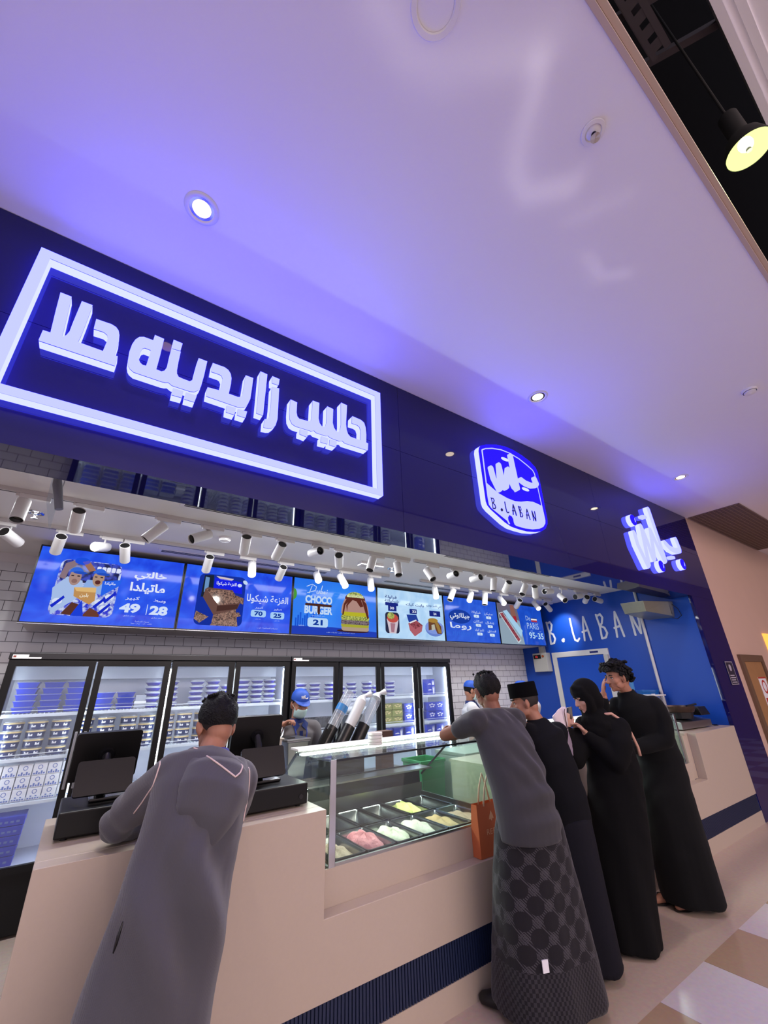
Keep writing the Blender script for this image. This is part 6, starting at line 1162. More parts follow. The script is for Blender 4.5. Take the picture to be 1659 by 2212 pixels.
rings(m, [((0.455, 1.985, 1.05), 0.012, 0.01), ((0.475, 1.975, 1.12), 0.075, 0.045), ((0.505, 1.985, 1.20), 0.125, 0.07), ((0.535, 2.02, 1.265), 0.15, 0.088), ((0.55, 2.075, 1.31), 0.145, 0.09), ((0.56, 2.13, 1.335), 0.12, 0.07), ((0.565, 2.17, 1.345), 0.08, 0.04)], (1, 0.05, -0.22))
limb(m, [(0.46, 2.1, 1.35), (0.465, 2.16, 1.392), (0.48, 2.24, 1.385), (0.53, 2.31, 1.34), (0.575, 2.335, 1.315)], [0.05, 0.04, 0.036, 0.032, 0.03]); limb(m, [(0.655, 2.11, 1.30), (0.672, 2.17, 1.33), (0.675, 2.25, 1.335), (0.64, 2.31, 1.32), (0.575, 2.335, 1.31)], [0.05, 0.04, 0.034, 0.032, 0.03])
hood = fuse(m, 'hood', 'grey_robe', t, 0.009, 5, lambda w, no: 0.012 * np.sin((w[:, 0] - 0.5) * 30 - w[:, 2] * 16) * np.clip(-no[:, 1], 0, 1))
mat('piping', 'e0c8c0', 0.6); mat('lining', 'a49c9c', 0.8); mat('collar_blue', '3434a0', 0.6)
m = M().lathe([(0.066, -0.03), (0.07, 0.0), (0.064, 0.012), (0.06, 0.0)], (0, 0, 0), 24).xf(Matrix.Translation((0.565, 2.215, 1.385)) @ Matrix.Rotation(-0.35, 4, 'X')); m.obj('collar', 'collar_blue', t, 1.5)
for pts in ([(0.455, 1.43), (0.475, 1.42), (0.507, 1.395), (0.549, 1.365), (0.6, 1.325), (0.625, 1.335), (0.645, 1.355)],):
    q = project(hood, sub(pts)); q and M().tube(q, 0.0035, 6).obj('piping', 'piping', t, 3)
for pts in ([(0.345, 1.415), (0.33, 1.36), (0.318, 1.30), (0.30, 1.24), (0.285, 1.20)], [(0.70, 1.33), (0.70, 1.27), (0.69, 1.21), (0.672, 1.15)]):
    q = project(robe, sub(pts)); q and M().tube(q, 0.003, 6).obj('piping', 'piping', t, 3)
m = M(); m.ell((0.59, 2.135, 1.335), (0.075, 0.055, 0.035), 18, 10); m.obj('hood_lining', 'lining', t, 3)
m = M(); q = project(robe, [(0.265, 0.98), (0.26, 0.94), (0.253, 0.905)], 0.001); q and m.tube(q, [0.002, 0.006, 0.002], 6).obj('pocket_slit', 'lamp_black', t, 3)
shoes(t, J)
# ---- the man in the grey T-shirt and patterned sarong
t = T('person', 'man in grey T-shirt and dark patterned sarong with folded arms on the glass case', 'person', (2.5, 2.08, 0))
HB = basis((0.3, 0.94, -0.12), (0, 0.12, 1)); hc = V((2.475, 2.27, 1.60))
J = dict(neck=(2.465, 2.215, 1.44), hip=(2.40, 1.99, 0.90), sl=(2.265, 2.2, 1.415), sr=(2.66, 2.2, 1.405), el=(2.235, 2.5, 1.315), er=(2.69, 2.49, 1.31), wl=(2.49, 2.545, 1.305), wr=(2.43, 2.6, 1.335), fl=(2.30, 2.18, 0.0), fr=(2.55, 2.08, 0.0), fdl=(-0.35, 0.7, 0))
body('b', t, hc, HB, J, 'skin_brown', 1.02, [((2.49, 2.545, 1.30), (1, 0.1, 0.05), (0, 0.3, -1), 1, 15), ((2.40, 2.6, 1.335), (-1, -0.1, 0.0), (0, -0.8, -0.6), -1, 30)])
hair(t, hc, HB, 1.1, 0.0, -0.062, 0.012, -0.012, 11, 0.045)
locks(t, hc, HB, [((rr.uniform(-0.06, 0.06), rr.uniform(-0.08, 0.05), 0.122), (rr.uniform(-0.8, 0.8), rr.uniform(-0.9, 0.7), 0.5), 0.012, 0.008) for _ in range(50)])
fabric('grey_tshirt', '38373c', 400, 0.12, 0.85, 0.2)
m = M(); rings(m, [((2.40, 1.985, 0.80), 0.215, 0.17), ((2.40, 1.985, 0.88), 0.21, 0.168), ((2.415, 2.03, 1.05), 0.205, 0.16), ((2.44, 2.12, 1.25), 0.215, 0.15), ((2.46, 2.18, 1.36), 0.215, 0.125), ((2.465, 2.21, 1.435), 0.12, 0.09), ((2.467, 2.222, 1.47), 0.072, 0.07)], (1, 0, 0))
limb(m, [(2.40, 2.21, 1.435), (2.28, 2.2, 1.41)], [0.06, 0.082]); limb(m, [(2.53, 2.21, 1.432), (2.645, 2.2, 1.40)], [0.06, 0.082]); limb(m, [(2.272, 2.2, 1.408), (2.257, 2.275, 1.39), (2.25, 2.35, 1.362)], [0.085, 0.074, 0.066]); limb(m, [(2.652, 2.2, 1.40), (2.67, 2.275, 1.383), (2.676, 2.35, 1.357)], [0.085, 0.074, 0.066])
def fb(w, no):
    x, y, z = w[:, 0], w[:, 1], w[:, 2]; back = np.clip(-no[:, 1] + 0.3 * no[:, 0], 0, 1)
    d = 0.011 * np.sin((z - 1.0) * 46 + 9 * (x - 2.4) ** 2 * 6) * np.exp(-((z - 1.02) / 0.16) ** 2) * back
    d += 0.009 * np.sin((x + (z - 1.2) * 0.6) * 50) * np.exp(-((z - 1.2) / 0.14) ** 2) * back
    return d + 0.006 * np.sin(x * 70) * np.exp(-((z - 1.43) / 0.03) ** 2)
fuse(m, 'tshirt', 'grey_tshirt', t, 0.009, 6, fb)
def sarong_mat():
    m = fabric('sarong', '2a282e', 300, 0.15); nt = m.node_tree; L = nt.links.new; b = nt.nodes['Principled BSDF']
    tc = nt.nodes.new('ShaderNodeTexCoord'); sp = nt.nodes.new('ShaderNodeSeparateXYZ'); L(tc.outputs['Object'], sp.inputs[0])
    def F(op, a, bb=None, c=None):
        n = nt.nodes.new('ShaderNodeMath'); n.operation = op
        for i, q in enumerate((a, bb, c)):
            if q is None: continue
            if isinstance(q, (int, float)): n.inputs[i].default_value = q
            else: L(q, n.inputs[i])
        return n.outputs[0]
    u = F('MULTIPLY', F('ARCTAN2', sp.outputs['Y'], sp.outputs['X']), 0.27); z = sp.outputs['Z']; P_ = 0.135
    def cell(ou, ov):
        a = F('SUBTRACT', F('FRACT', F('ADD', F('DIVIDE', u, P_), ou)), 0.5); c = F('SUBTRACT', F('FRACT', F('ADD', F('DIVIDE', z, P_), ov)), 0.5)
        return a, c
    def dist(ou, ov): a, c = cell(ou, ov); return F('SQRT', F('ADD', F('MULTIPLY', a, a), F('MULTIPLY', c, c)))
    r = F('MINIMUM', dist(0, 0), dist(0.5, 0.5)); disc = F('LESS_THAN', r, 0.285)
    def dia(ou, ov): a, c = cell(ou, ov); return F('ADD', F('ABSOLUTE', a), F('ABSOLUTE', c))
    dm = F('MINIMUM', dia(0.5, 0), dia(0, 0.5)); ring = F('MULTIPLY', F('LESS_THAN', dm, 0.2), F('GREATER_THAN', F('FRACT', F('MULTIPLY', dm, 14)), 0.45))
    hatch = F('GREATER_THAN', F('SINE', F('MULTIPLY', F('ADD', u, z), 420)), 0.1)
    lat = F('MULTIPLY', F('SUBTRACT', 1.0, disc), F('MAXIMUM', ring, F('MULTIPLY', hatch, F('GREATER_THAN', r, 0.31))))
    wv = F('GREATER_THAN', F('MULTIPLY', F('SINE', F('MULTIPLY', u, 260)), F('SINE', F('MULTIPLY', z, 190))), 0.0); low = F('LESS_THAN', z, 0.27)
    fac = F('ADD', F('MULTIPLY', lat, F('SUBTRACT', 1.0, low)), F('MULTIPLY', F('MULTIPLY', wv, 0.5), low))
    mx = nt.nodes.new('ShaderNodeMix'); mx.data_type = 'RGBA'; L(fac, mx.inputs[0]); mx.inputs[6].default_value = srgb('1a181e') + (1,); mx.inputs[7].default_value = srgb('454349') + (1,); L(mx.outputs[2], b.inputs['Base Color'])
sarong_mat()
m = M(); rings(m, [((2.47, 2.07, 0.055), 0.325, 0.25), ((2.46, 2.06, 0.3), 0.30, 0.23), ((2.43, 2.03, 0.62), 0.255, 0.2), ((2.41, 2.0, 0.84), 0.215, 0.172), ((2.405, 1.99, 0.93), 0.195, 0.155)], (1, -0.2, 0))
fuse(m, 'sarong', 'sarong', t, 0.012, 5, folds(7, 0.010, 0.9, 0.1, 0.002, 1.3))
M().obox((2.27, 1.9, 0.30), (0.035, 0.006, 0.05), Matrix.Rotation(-0.35, 3, 'Z')).obj('garment_label', 'print_white', t)
shoes(t, J)
# orange paper bag on the ledge in front of him
mat('bag_orange', 'c4683f', 0.6, noise=(8, 0.06)); mat('bag_cord', 'd8c0a4', 0.7); mat('bag_gold', 'e2b088', 0.5)
t = T('paper_bag', 'orange paper carrier bag with cream cord handles on the counter ledge', 'bag', (2.5, 2.41, 0.6))
M().loft([[(2.362 + a, 2.378 + b, z) for a, b in ((0, 0), (0.26, 0), (0.26, c), (0, c))] for z, c in ((0.602, 0.07), (0.75, 0.068), (0.895, 0.05))], (True, False)).obj('bag', 'bag_orange', t)
M().box(2.366, 2.618, 2.384, 2.42, 0.87, 0.872).obj('inside', 'bag_orange', t)
for y in (2.379, 2.43): M().tube([(2.43, y, 0.88), (2.45, y - 0.005, 0.98), (2.485, y - 0.01, 1.06), (2.52, y - 0.005, 0.98), (2.55, y, 0.88)], 0.006, 8).obj('handle', 'bag_cord', t, 3)
m = M(); put_text(m, 'REEF', 2.49, 0.735, 0.03, lambda a, b: (a, 2.3755, b), 'c', 0.11); m.prism([(2.49, 0.79), (2.478, 0.805), (2.466, 0.8), (2.474, 0.822), (2.49, 0.85), (2.506, 0.822), (2.514, 0.8), (2.502, 0.805)], 2.375, 2.3758); m.obj('emblem', 'bag_gold', t)
# ---- the man in black with the songkok cap
t = T('person', 'man in black jacket and tall black cap behind the man in the T-shirt', 'person', (2.945, 2.12, 0))
HB = basis((-0.72, 0.68, -0.1), (0, 0.05, 1)); hc = V((2.83, 2.23, 1.505))
J = dict(neck=(2.88, 2.18, 1.36), hip=(2.945, 2.10, 0.88), sl=(2.77, 2.2, 1.33), sr=(3.085, 2.15, 1.315), el=(2.825, 2.27, 1.07), er=(3.125, 2.25, 1.06), wl=(2.925, 2.31, 1.13), wr=(3.065, 2.31, 1.12), fl=(2.865, 2.1, 0.0), fr=(3.045, 2.06, 0.0))
body('c', t, hc, HB, J, 'skin_tan', 0.98, [((2.925, 2.31, 1.13), (1, 0.05, 0.1), (0, 1, 0), 1, 25), ((3.065, 2.31, 1.12), (-1, 0.05, 0.1), (0, 1, 0), -1, 25)], 0.0065)
face(t, hc, HB, 0.98); hair(t, hc, HB, 0.99, 0.0, -0.03, 0.001, 0.0, 21, 0.0, 'hair_fade')
mat('velvet_black', '050507', 0.9, spec=0.1)
m = M(); rg = []
for z, a, b in ((0.038, 0.088, 0.108), (0.135, 0.084, 0.106), (0.142, 0.08, 0.102)): rg.append([hc + HB @ V((a * math.cos(k * math.pi / 18), -0.01 + b * math.sin(k * math.pi / 18), z - 0.1 * 0)) for k in range(36)])
m.loft(rg, (False, True)).obj('cap', 'velvet_black', t, 0.8)
fabric('black_jacket', '0a0b12', 300, 0.1, 0.95, 0.0); fabric('dark_check', '14141e', 90, 0.2, 0.9, 0.0, 'X')
m = M(); rings(m, [((2.955, 2.11, 0.74), 0.175, 0.14), ((2.945, 2.1, 0.9), 0.17, 0.135), ((2.92, 2.13, 1.12), 0.175, 0.13), ((2.895, 2.16, 1.28), 0.18, 0.115), ((2.882, 2.178, 1.35), 0.11, 0.085), ((2.878, 2.183, 1.395), 0.066, 0.066)], (1, -0.15, 0))
limb(m, [(2.785, 2.19, 1.305), (2.81, 2.24, 1.18), (2.825, 2.265, 1.075), (2.915, 2.3, 1.12)], [0.078, 0.066, 0.054, 0.042]); limb(m, [(3.075, 2.15, 1.29), (3.11, 2.2, 1.16), (3.125, 2.245, 1.065), (3.075, 2.3, 1.11)], [0.078, 0.066, 0.054, 0.042])
fuse(m, 'jacket', 'black_jacket', t, 0.01, 5, folds(9, 0.003, 0.9, 0.3, 0.003, 2.0))
m = M(); rings(m, [((2.975, 2.1, 0.04), 0.19, 0.16), ((2.965, 2.1, 0.4), 0.175, 0.15), ((2.955, 2.1, 0.8), 0.165, 0.135)], (1, -0.15, 0)); fuse(m, 'sarong', 'dark_check', t, 0.012, 4, folds(8, 0.008, 0.9, 0.1, 0.001, 4.0))
shoes(t, J)
# ---- the woman in the black robe and headscarf, with her phone and bag
t = T('person', 'woman in black robe and black headscarf looking down at her phone', 'person', (3.52, 2.08, 0))
HB = basis((-0.86, 0.42, -0.34), (-0.25, 0.12, 1)); hc = V((3.47, 2.11, 1.525))
J = dict(neck=(3.53, 2.08, 1.385), hip=(3.56, 2.06, 0.88), sl=(3.50, 2.2, 1.32), sr=(3.62, 1.95, 1.32), el=(3.31, 2.2, 1.09), er=(3.46, 1.95, 1.08), wl=(3.335, 2.24, 1.29), wr=(3.40, 2.11, 1.245), fl=(3.40, 2.17, 0.0), fr=(3.44, 2.06, 0.0), fd=(-0.8, 0.5, 0))
ph = V((3.385, 2.255, 1.365))
body('d', t, hc, HB, J, 'skin_light', 0.95, [((3.335, 2.24, 1.29), (0.25, 0.1, 1), (0.9, 0.1, -0.25), -1, 38, 0.92), ((3.40, 2.11, 1.245), (-0.1, 0.6, 0.75), (-0.5, 0.4, -0.3), 1, 30, 0.9)], 0.005)
face(t, hc, HB, 0.95, True, 'lip', True)
fabric('black_robe', '060608', 300, 0.08, 0.95, 0.0); fabric('black_scarf', '050507', 200, 0.1, 0.95, 0.0)
m = M(); rings(m, [((3.41, 2.12, 0.012), 0.2, 0.21), ((3.44, 2.11, 0.3), 0.19, 0.205), ((3.535, 2.08, 0.75), 0.195, 0.2), ((3.575, 2.06, 1.0), 0.175, 0.195), ((3.575, 2.07, 1.2), 0.15, 0.185), ((3.555, 2.08, 1.31), 0.12, 0.16), ((3.54, 2.085, 1.38), 0.08, 0.085)], (1, 0.3, 0))
limb(m, [(3.51, 2.19, 1.3), (3.40, 2.2, 1.18), (3.31, 2.2, 1.09), (3.325, 2.225, 1.18), (3.335, 2.238, 1.262)], [0.08, 0.088, 0.078, 0.06, 0.05]); limb(m, [(3.62, 1.96, 1.3), (3.52, 1.93, 1.18), (3.46, 1.95, 1.08), (3.43, 2.03, 1.17), (3.405, 2.095, 1.23)], [0.08, 0.085, 0.075, 0.058, 0.048])
fuse(m, 'robe', 'black_robe', t, 0.011, 6, folds(8, 0.009, 1.0, 0.15, 0.002, 5.0))
m = M(); c = hc; P = lambda x, y, z: hc + HB @ V((x, y, z))
m.ell(P(0, -0.024, 0.032), (0.1, 0.112, 0.108), 24, 14, HB); m.ell(P(0, -0.045, -0.035), (0.096, 0.088, 0.1), 24, 14, HB)
for sg in (-1, 1): limb(m, [P(sg * 0.06, 0.035, 0.05), P(sg * 0.07, 0.02, -0.01), P(sg * 0.058, 0.025, -0.07), P(sg * 0.03, 0.035, -0.115)], [0.034, 0.036, 0.036, 0.036])
limb(m, [P(-0.06, 0.035, 0.075), P(0, 0.055, 0.092), P(0.06, 0.035, 0.075)], [0.026, 0.026, 0.026])
limb(m, [P(0, -0.01, -0.105), (3.515, 2.095, 1.395), (3.53, 2.085, 1.335), (3.54, 2.08, 1.29)], [0.072, 0.09, 0.12, 0.135])
fuse(m, 'headscarf', 'black_scarf', t, 0.007, 5, lambda w, no: 0.003 * np.sin(w[:, 2] * 60 + w[:, 0] * 50) * np.clip((1.5 - w[:, 2]) / 0.2, 0, 1))
mat('strap_beige', 'cfa08c', 0.6); mat('phone_case', '6a5f50', 0.3); mat('phone_dark', '121012', 0.2); mat('bag_white', 'dccfd6', 0.7, noise=(7, 0.08)); mat('bag_lilac', '96889a', 0.7)
tag(M().tube([(3.50, 2.0, 1.395), (3.55, 1.965, 1.40), (3.62, 1.925, 1.345), (3.66, 1.90, 1.26), (3.685, 1.885, 1.16), (3.69, 1.885, 1.1)], 0.011, 8).obj('bag_strap', 'strap_beige', None, 3), 'pale pink strap over the shoulder of the woman in black', 'strap')
p = T('smartphone', 'phone with a camera bump held up by the woman in black', 'phone', (3.38, 2.245, 1.365)); rt = basis((0.9, -0.2, -0.28), (0.25, 0.1, 1))
M().obox((3.385, 2.235, 1.375), (0.074, 0.009, 0.15), rt).obj('case', 'phone_case', p, bevel=0.003); M().obox(V((3.385, 2.235, 1.375)) + rt @ V((-0.014, -0.006, 0.05)), (0.036, 0.004, 0.036), rt).obj('camera_bump', 'phone_dark', p, bevel=0.002); M().obox(V((3.385, 2.235, 1.375)) + rt @ V((0, 0.0051, 0)), (0.068, 0.001, 0.142), rt).obj('screen', 'phone_dark', p)
b = T('cloth_bag', 'white and lilac cloth bag hanging beside the raised arm of the woman in black', 'bag', (3.24, 2.2, 1.05))
rg = []
for z, cx, hw, hd in ((1.03, 3.300, 0.06, 0.03), (1.06, 3.275, 0.085, 0.042), (1.13, 3.245, 0.085, 0.045), (1.21, 3.230, 0.075, 0.042), (1.28, 3.230, 0.07, 0.04), (1.34, 3.250, 0.07, 0.035), (1.39, 3.240, 0.09, 0.028), (1.43, 3.290, 0.06, 0.022), (1.445, 3.315, 0.02, 0.01)): rg.append([(cx + hw * math.cos(a) * (1 + 0.08 * math.sin(5 * a + z * 30)), 2.225 + hd * math.sin(a) * (1 + 0.15 * math.sin(4 * a + z * 40)), z + 0.012 * math.sin(3 * a + z * 20)) for a in [k * math.pi / 14 for k in range(28)]])
M().loft(rg).obj('bag', 'bag_white', b, 3)
M().loft([[(p_[0] + (p_[0] - 3.235) * 0.06, p_[1] + (p_[1] - 2.225) * 0.1, p_[2]) for p_ in r_] for r_ in rg[1:5]], (False, False)).obj('panel', 'bag_lilac', b, 3)
M().tube([(3.28, 2.192, 1.44), (3.26, 2.188, 1.42), (3.255, 2.185, 1.36), (3.26, 2.185, 1.3)], 0.004, 6).obj('cord', 'paper_brown', b, 3)
# ---- the young man in the black robe, hand on his cheek
t = T('person', 'young man in long black robe at right, hand on his cheek, facing left', 'person', (4.35, 2.08, 0))
HB = basis((-0.9, 0.42, -0.08), (0, 0, 1)); hc = V((4.085, 2.13, 1.665))
J = dict(neck=(4.155, 2.11, 1.515), hip=(4.36, 2.06, 0.95), sl=(4.16, 2.24, 1.445), sr=(4.27, 1.94, 1.45), el=(4.02, 2.31, 1.27), er=(4.26, 1.92, 1.15), wl=(3.985, 2.235, 1.50), wr=(4.0, 2.13, 1.10), fl=(4.36, 2.12, 0.0), fr=(4.36, 2.14, 0.0), fd=(-0.9, 0.3, 0))
J['fl'] = (4.27, 2.2, 0.0); J['fr'] = (4.29, 2.05, 0.0)
body('e', t, hc, HB, J, 'skin_tan', 1.0, [((3.985, 2.24, 1.50), (0.08, -0.1, 1), (0.6, -0.8, 0.05), 1, 14), ((4.0, 2.13, 1.10), (-0.5, 0.85, 0), (0, 0, -1), 1, 25)], 0.005)
face(t, hc, HB, 1.0); hair(t, hc, HB, 1.14, 0.03, -0.045, 0.012, 0.012, 31, 0.03)
locks(t, hc, HB, [((rr.uniform(-0.075, 0.075), rr.uniform(-0.09, 0.085), 0.122 + rr.uniform(-0.012, 0.006)), (rr.uniform(-0.8, 0.8), rr.uniform(-0.5, 0.9), 0.25), 0.03, 0.014) for _ in range(90)] + [((rr.uniform(-0.07, 0.07), 0.098, 0.085 + rr.uniform(-0.012, 0.014)), (rr.uniform(-0.5, 0.5), 0.6, -0.3), 0.024, 0.014) for _ in range(34)] + [((rr.uniform(-0.085, 0.085), -0.105 + rr.uniform(-0.01, 0.02), rr.uniform(-0.05, 0.09)), (rr.uniform(-0.7, 0.7), -0.7, 0.1), 0.022, 0.013) for _ in range(60)] + [((0.088 * sg, rr.uniform(-0.09, 0.03), rr.uniform(0.02, 0.09)), (sg * 0.5, rr.uniform(-0.6, 0.6), -0.2), 0.02, 0.013) for sg in (-1, 1) for _ in range(26)])
fabric('charcoal_robe', '0d0e10', 300, 0.1, 0.95, 0.02)
m = M(); rings(m, [((4.345, 2.085, 0.045), 0.25, 0.23), ((4.34, 2.08, 0.35), 0.245, 0.22), ((4.345, 2.075, 0.75), 0.21, 0.2), ((4.36, 2.06, 1.0), 0.165, 0.18), ((4.30, 2.08, 1.22), 0.145, 0.185), ((4.22, 2.09, 1.38), 0.145, 0.185), ((4.175, 2.1, 1.46), 0.12, 0.14), ((4.158, 2.108, 1.51), 0.082, 0.082), ((4.15, 2.112, 1.55), 0.074, 0.074)], (1, 0.3, 0))
limb(m, [(4.17, 2.225, 1.425), (4.08, 2.28, 1.33), (4.02, 2.31, 1.275), (4.0, 2.275, 1.39), (3.988, 2.245, 1.475)], [0.078, 0.066, 0.056, 0.048, 0.04]); limb(m, [(4.265, 1.95, 1.43), (4.275, 1.91, 1.3), (4.26, 1.92, 1.165), (4.14, 2.03, 1.12), (4.015, 2.12, 1.105)], [0.08, 0.07, 0.064, 0.061, 0.05])
fuse(m, 'robe', 'charcoal_robe', t, 0.011, 6, folds(7, 0.008, 1.0, 0.1, 0.003, 6.0))
mat('sandal', '1a1614', 0.5)
for k in ('fl', 'fr'):
    f = V(J[k]); fd = V((-0.9, 0.3, 0)).normalized(); m = M()
    rings(m, [(f - fd * 0.09 + V((0, 0, 0.008)), 0.03, 0.008), (f + V((0, 0, 0.008)), 0.046, 0.008), (f + fd * 0.12 + V((0, 0, 0.008)), 0.05, 0.008), (f + fd * 0.19 + V((0, 0, 0.008)), 0.02, 0.007)], fd.cross(V((0, 0, 1))), 16)
    for q in (0.03, 0.1): m.tube([f + fd * q + fd.cross(V((0, 0, 1))) * s_ * 0.047 + V((0, 0, h)) for s_, h in ((-1, 0.02), (-0.6, 0.065 - q * 0.1), (0, 0.082 - q * 0.2), (0.6, 0.065 - q * 0.1), (1, 0.02))], 0.008, 6)
    m.obj('sandal', 'sandal', t, 1.2)
# ---- staff behind the counter
fabric('polo_grey', '6e6a6c', 300, 0.15); fabric('polo_blue', '24346e', 300, 0.1); mat('cap_blue', '1d4fb4', 0.6); mat('mask_teal', 'bfe0dc', 0.6); fabric('shirt_white', 'dcdce0', 200, 0.1); fabric('trousers_dark', '1c1d26', 200, 0.1); mat('lanyard_blue', '243a9a', 0.5)
def cap(t, c, B, s=1.0, word=True):
    P = lambda x, y, z: V(c) + B @ V((x, y, z)) * s; m = M(); rg = []
    for j in range(9):
        th = math.pi / 2 * (1 - j / 9) ; rg.append([P(0.084 * math.sin(th + 0.12) * math.cos(a), -0.012 + 0.104 * math.sin(th + 0.12) * math.sin(a), 0.038 + 0.092 * math.cos(th)) for a in [k * math.pi / 16 for k in range(32)]])
    m.loft(rg, (False, True)); k = m.obj('cap', 'cap_blue', t, 1.2)
    v = []; m = M()
    for i in range(13):
        a = math.pi * (0.12 + 0.76 * i / 12); x, y = 0.08 * math.cos(a), 0.09 * math.sin(a)
        e = max(0.0, math.sin((a - 0.377) / 2.388 * math.pi)) ** 0.6; v.append((x, y, e))
    for (x0, y0, e0), (x1, y1, e1) in zip(v[:-1], v[1:]):
        m.quad(P(x0, y0, 0.042), P(x1, y1, 0.042), P(x1 * 1.02, y1 + 0.06 * e1, 0.042 - 0.02 * e1), P(x0 * 1.02, y0 + 0.06 * e0, 0.042 - 0.02 * e0)).quad(P(x0, y0, 0.047), P(x1, y1, 0.047), P(x1 * 1.02, y1 + 0.06 * e1, 0.046 - 0.02 * e1), P(x0 * 1.02, y0 + 0.06 * e0, 0.046 - 0.02 * e0))
    m.obj('peak', 'cap_blue', k, 3)
    if word:
        m = M(); f = lambda x, y, z: tuple(P(x, 0.0905 + 0.0 - z * 0.12 - 40 * x * x * 0.1 + y, 0.082 + z))
        for st in ([(-0.03, 0.012), (-0.026, -0.006), (-0.018, 0.016), (-0.012, -0.006), (-0.004, 0.014), (0.002, -0.006), (0.0, 0.022)], [(0.008, 0.0), (0.02, -0.008), (0.034, -0.002)]): m.stroke([(-a, b) for a, b in st], 0.006, 0.004, 0.0, f, 5)
        m.obj('cap_lettering', 'print_white', k)
def mask(t, c, B, s=1.0):
    P = lambda x, y, z: V(c) + B @ V((x, y, z)) * s; rg = []
    for z, y0, w in ((-0.018, 0.118, 0.062), (-0.03, 0.122, 0.066), (-0.05, 0.115, 0.067), (-0.07, 0.112, 0.066), (-0.09, 0.106, 0.062), (-0.112, 0.082, 0.05)): rg.append([P(w * math.sin(q), y0 - 0.075 * (1 - math.cos(q)) - 0.02 * abs(math.sin(q)), z - 0.004 * abs(math.sin(q))) for q in [-1.35 + 2.7 * k / 14 for k in range(15)]])
    m = M().loft(rg, (False, False), False); o = m.obj('face_mask', 'mask_teal', t, 3); sm = o.modifiers.new('thick', 'SOLIDIFY'); sm.thickness = 0.002
    for sx in (-1, 1): M().tube([P(sx * 0.062, 0.05, -0.03), P(sx * 0.078, 0.01, -0.002), P(sx * 0.081, -0.016, 0.006)], 0.0014, 5).obj('ear_loop', 'mask_teal', t)
def staff(label, base, hc, HB, J, skin, top, hands, face_on=True, lany=True, word=True):
    t = T('person', label, 'person', base)
    body('s', t, hc, HB, J, skin, 0.98, hands, 0.006)
    if face_on: face(t, hc, HB, 0.98, True, None)
    hair(t, hc, HB, 1.0, 0.0, -0.045, 0.002, -0.01, 40); cap(t, hc, HB, 1.0, word); mask(t, hc, HB, 0.98)
    nk, hp, sl, sr = V(J['neck']), V(J['hip']), V(J['sl']), V(J['sr']); ax = (sr - sl).normalized(); m = M()
    rings(m, [(hp + V((0, 0, -0.14)), 0.19, 0.135), (hp, 0.185, 0.135), (hp.lerp(nk, 0.5), 0.175, 0.125), (hp.lerp(nk, 0.8), 0.19, 0.12), (nk + V((0, 0, -0.045)), 0.125, 0.085), (nk + V((0, 0, -0.005)), 0.075, 0.07)], ax)
    for k in 'lr': a, b = V(J['s' + k]), V(J['e' + k]); limb(m, [nk.lerp(a, 0.3) + V((0, 0, -0.03)), a + V((0, 0, -0.01))], [0.06, 0.072]); limb(m, [a + V((0, 0, -0.015)), a.lerp(b, 0.55), a.lerp(b, 0.8), b, b.lerp(V(J['w' + k]), 0.75)], [0.075, 0.066, 0.06, 0.054, 0.043])
    fuse(m, 'polo_shirt', top, t, 0.009, 5, folds(9, 0.003, 0.9, 0.3, 0.0035, 8.0))
    m = M(); f = (HB @ V((0, 1, 0))); f.z = 0; f.normalize()
    for k in 'lr':
        h = hp + ax * (-0.085 if k == 'l' else 0.085) + V((0, 0, -0.06)); limb(m, [h, h.lerp(V(J['f' + k]), 0.5), V(J['f' + k]) + V((0, 0, 0.06))], [0.1, 0.078, 0.062])
    fuse(m, 'trousers', 'trousers_dark', t, 0.012, 4); shoes(t, J)
    M().lathe([(0.074, -0.02), (0.07, 0.012), (0.066, 0.025), (0.063, 0.01), (0.066, -0.02)], (0, 0, 0), 26).xf(Matrix.Translation(nk + V((0, 0, 0.0))) @ Matrix.Rotation(0.0, 4, 'X')).obj('collar', 'polo_blue', t, 1.2)
    c = nk + f * 0.105; m = M()
    for sg in (-1, 1): m.add([nk + f * 0.07 + ax * sg * 0.045 + V((0, 0, 0.012)), nk + f * 0.1 + ax * sg * 0.008 + V((0, 0, -0.035)), nk + f * 0.118 + ax * sg * 0.05 + V((0, 0, -0.075)), nk + f * 0.07 + ax * sg * 0.085 + V((0, 0, -0.02))], [(0, 1, 2, 3)])
    o = m.obj('collar_tip', 'polo_blue', t); sm = o.modifiers.new('thick', 'SOLIDIFY'); sm.thickness = 0.004
    if lany:
        M().obox(nk + f * 0.122 + V((0, 0, -0.14)), (0.03, 0.006, 0.13), basis(f)).obj('placket', 'polo_blue', t)
        m = M()
        for sg in (-1, 1): m.tube([nk + ax * sg * 0.06 + f * 0.06, nk + ax * sg * 0.055 + f * 0.128 + V((0, 0, -0.09)), nk + ax * sg * 0.03 + f * 0.148 + V((0, 0, -0.22)), nk + f * 0.15 + V((0, 0, -0.33))], 0.006, 6)
        m.obj('lanyard', 'lanyard_blue', t)
    return t
HB = basis((-0.04, -0.96, -0.3), (0, -0.2, 1))
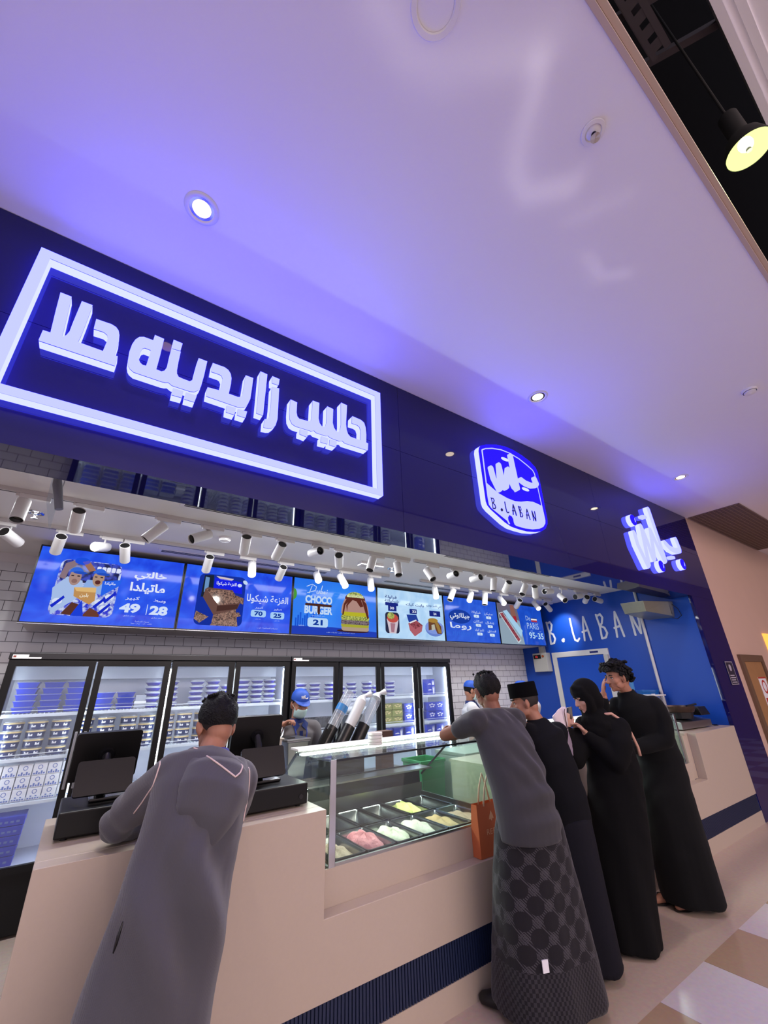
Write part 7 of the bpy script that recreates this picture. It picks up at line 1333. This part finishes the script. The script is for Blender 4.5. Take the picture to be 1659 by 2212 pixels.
staff('masked worker in grey polo and blue cap behind the counter, looking down', (1.76, 4.05, 0), V((1.765, 4.0, 1.52)), HB, dict(neck=(1.77, 4.06, 1.37), hip=(1.77, 4.08, 0.9), sl=(1.94, 4.06, 1.31), sr=(1.59, 4.06, 1.315), el=(1.98, 4.0, 1.05), er=(1.53, 4.02, 1.14), wl=(1.88, 3.96, 0.99), wr=(1.545, 3.9, 1.345), fl=(1.86, 4.08, 0), fr=(1.68, 4.08, 0), fd=(0, -1, 0)), 'skin_tan', 'polo_grey', [((1.54, 3.9, 1.345), (0.35, -0.2, 0.25), (0.3, -0.3, -0.9), 1, 48), ((1.88, 3.96, 0.99), (-0.2, -0.05, -0.9), (-0.9, 0, 0), -1, 25)])
HB = basis((0.8, -0.6, -0.15))
staff('worker in white shirt, blue cap and mask beyond the man in the T-shirt', (4.5, 4.42, 0), V((4.48, 4.38, 1.565)), HB, dict(neck=(4.47, 4.42, 1.415), hip=(4.46, 4.44, 0.92), sl=(4.58, 4.57, 1.36), sr=(4.36, 4.28, 1.36), el=(4.7, 4.5, 1.12), er=(4.45, 4.16, 1.12), wl=(4.8, 4.35, 1.1), wr=(4.65, 4.1, 1.1), fl=(4.52, 4.5, 0), fr=(4.42, 4.38, 0), fd=(0.8, -0.6, 0)), 'skin_tan', 'shirt_white', [((4.8, 4.35, 1.1), (0.5, -0.8, 0), (0, 0, -1), 1, 25), ((4.65, 4.1, 1.1), (0.8, -0.3, 0), (0, 0, -1), -1, 25)], False, False, False)
HB = basis((-0.3, 0.95, 0.0))
staff('worker in white shirt and blue cap mostly hidden behind the tall black cap', (5.35, 4.2, 0), V((5.30, 4.2, 1.545)), HB, dict(neck=(5.34, 4.18, 1.395), hip=(5.36, 4.18, 0.9), sl=(5.17, 4.2, 1.335), sr=(5.53, 4.16, 1.34), el=(5.12, 4.3, 1.08), er=(5.58, 4.28, 1.08), wl=(5.2, 4.45, 1.05), wr=(5.45, 4.45, 1.05), fl=(5.27, 4.18, 0), fr=(5.45, 4.18, 0), fd=(0, 1, 0)), 'skin_tan', 'shirt_white', [((5.2, 4.45, 1.05), (0.4, 0.8, 0), (0, 0, -1), 1, 25), ((5.45, 4.45, 1.05), (-0.4, 0.8, 0), (0, 0, -1), -1, 25)], False, False, False)
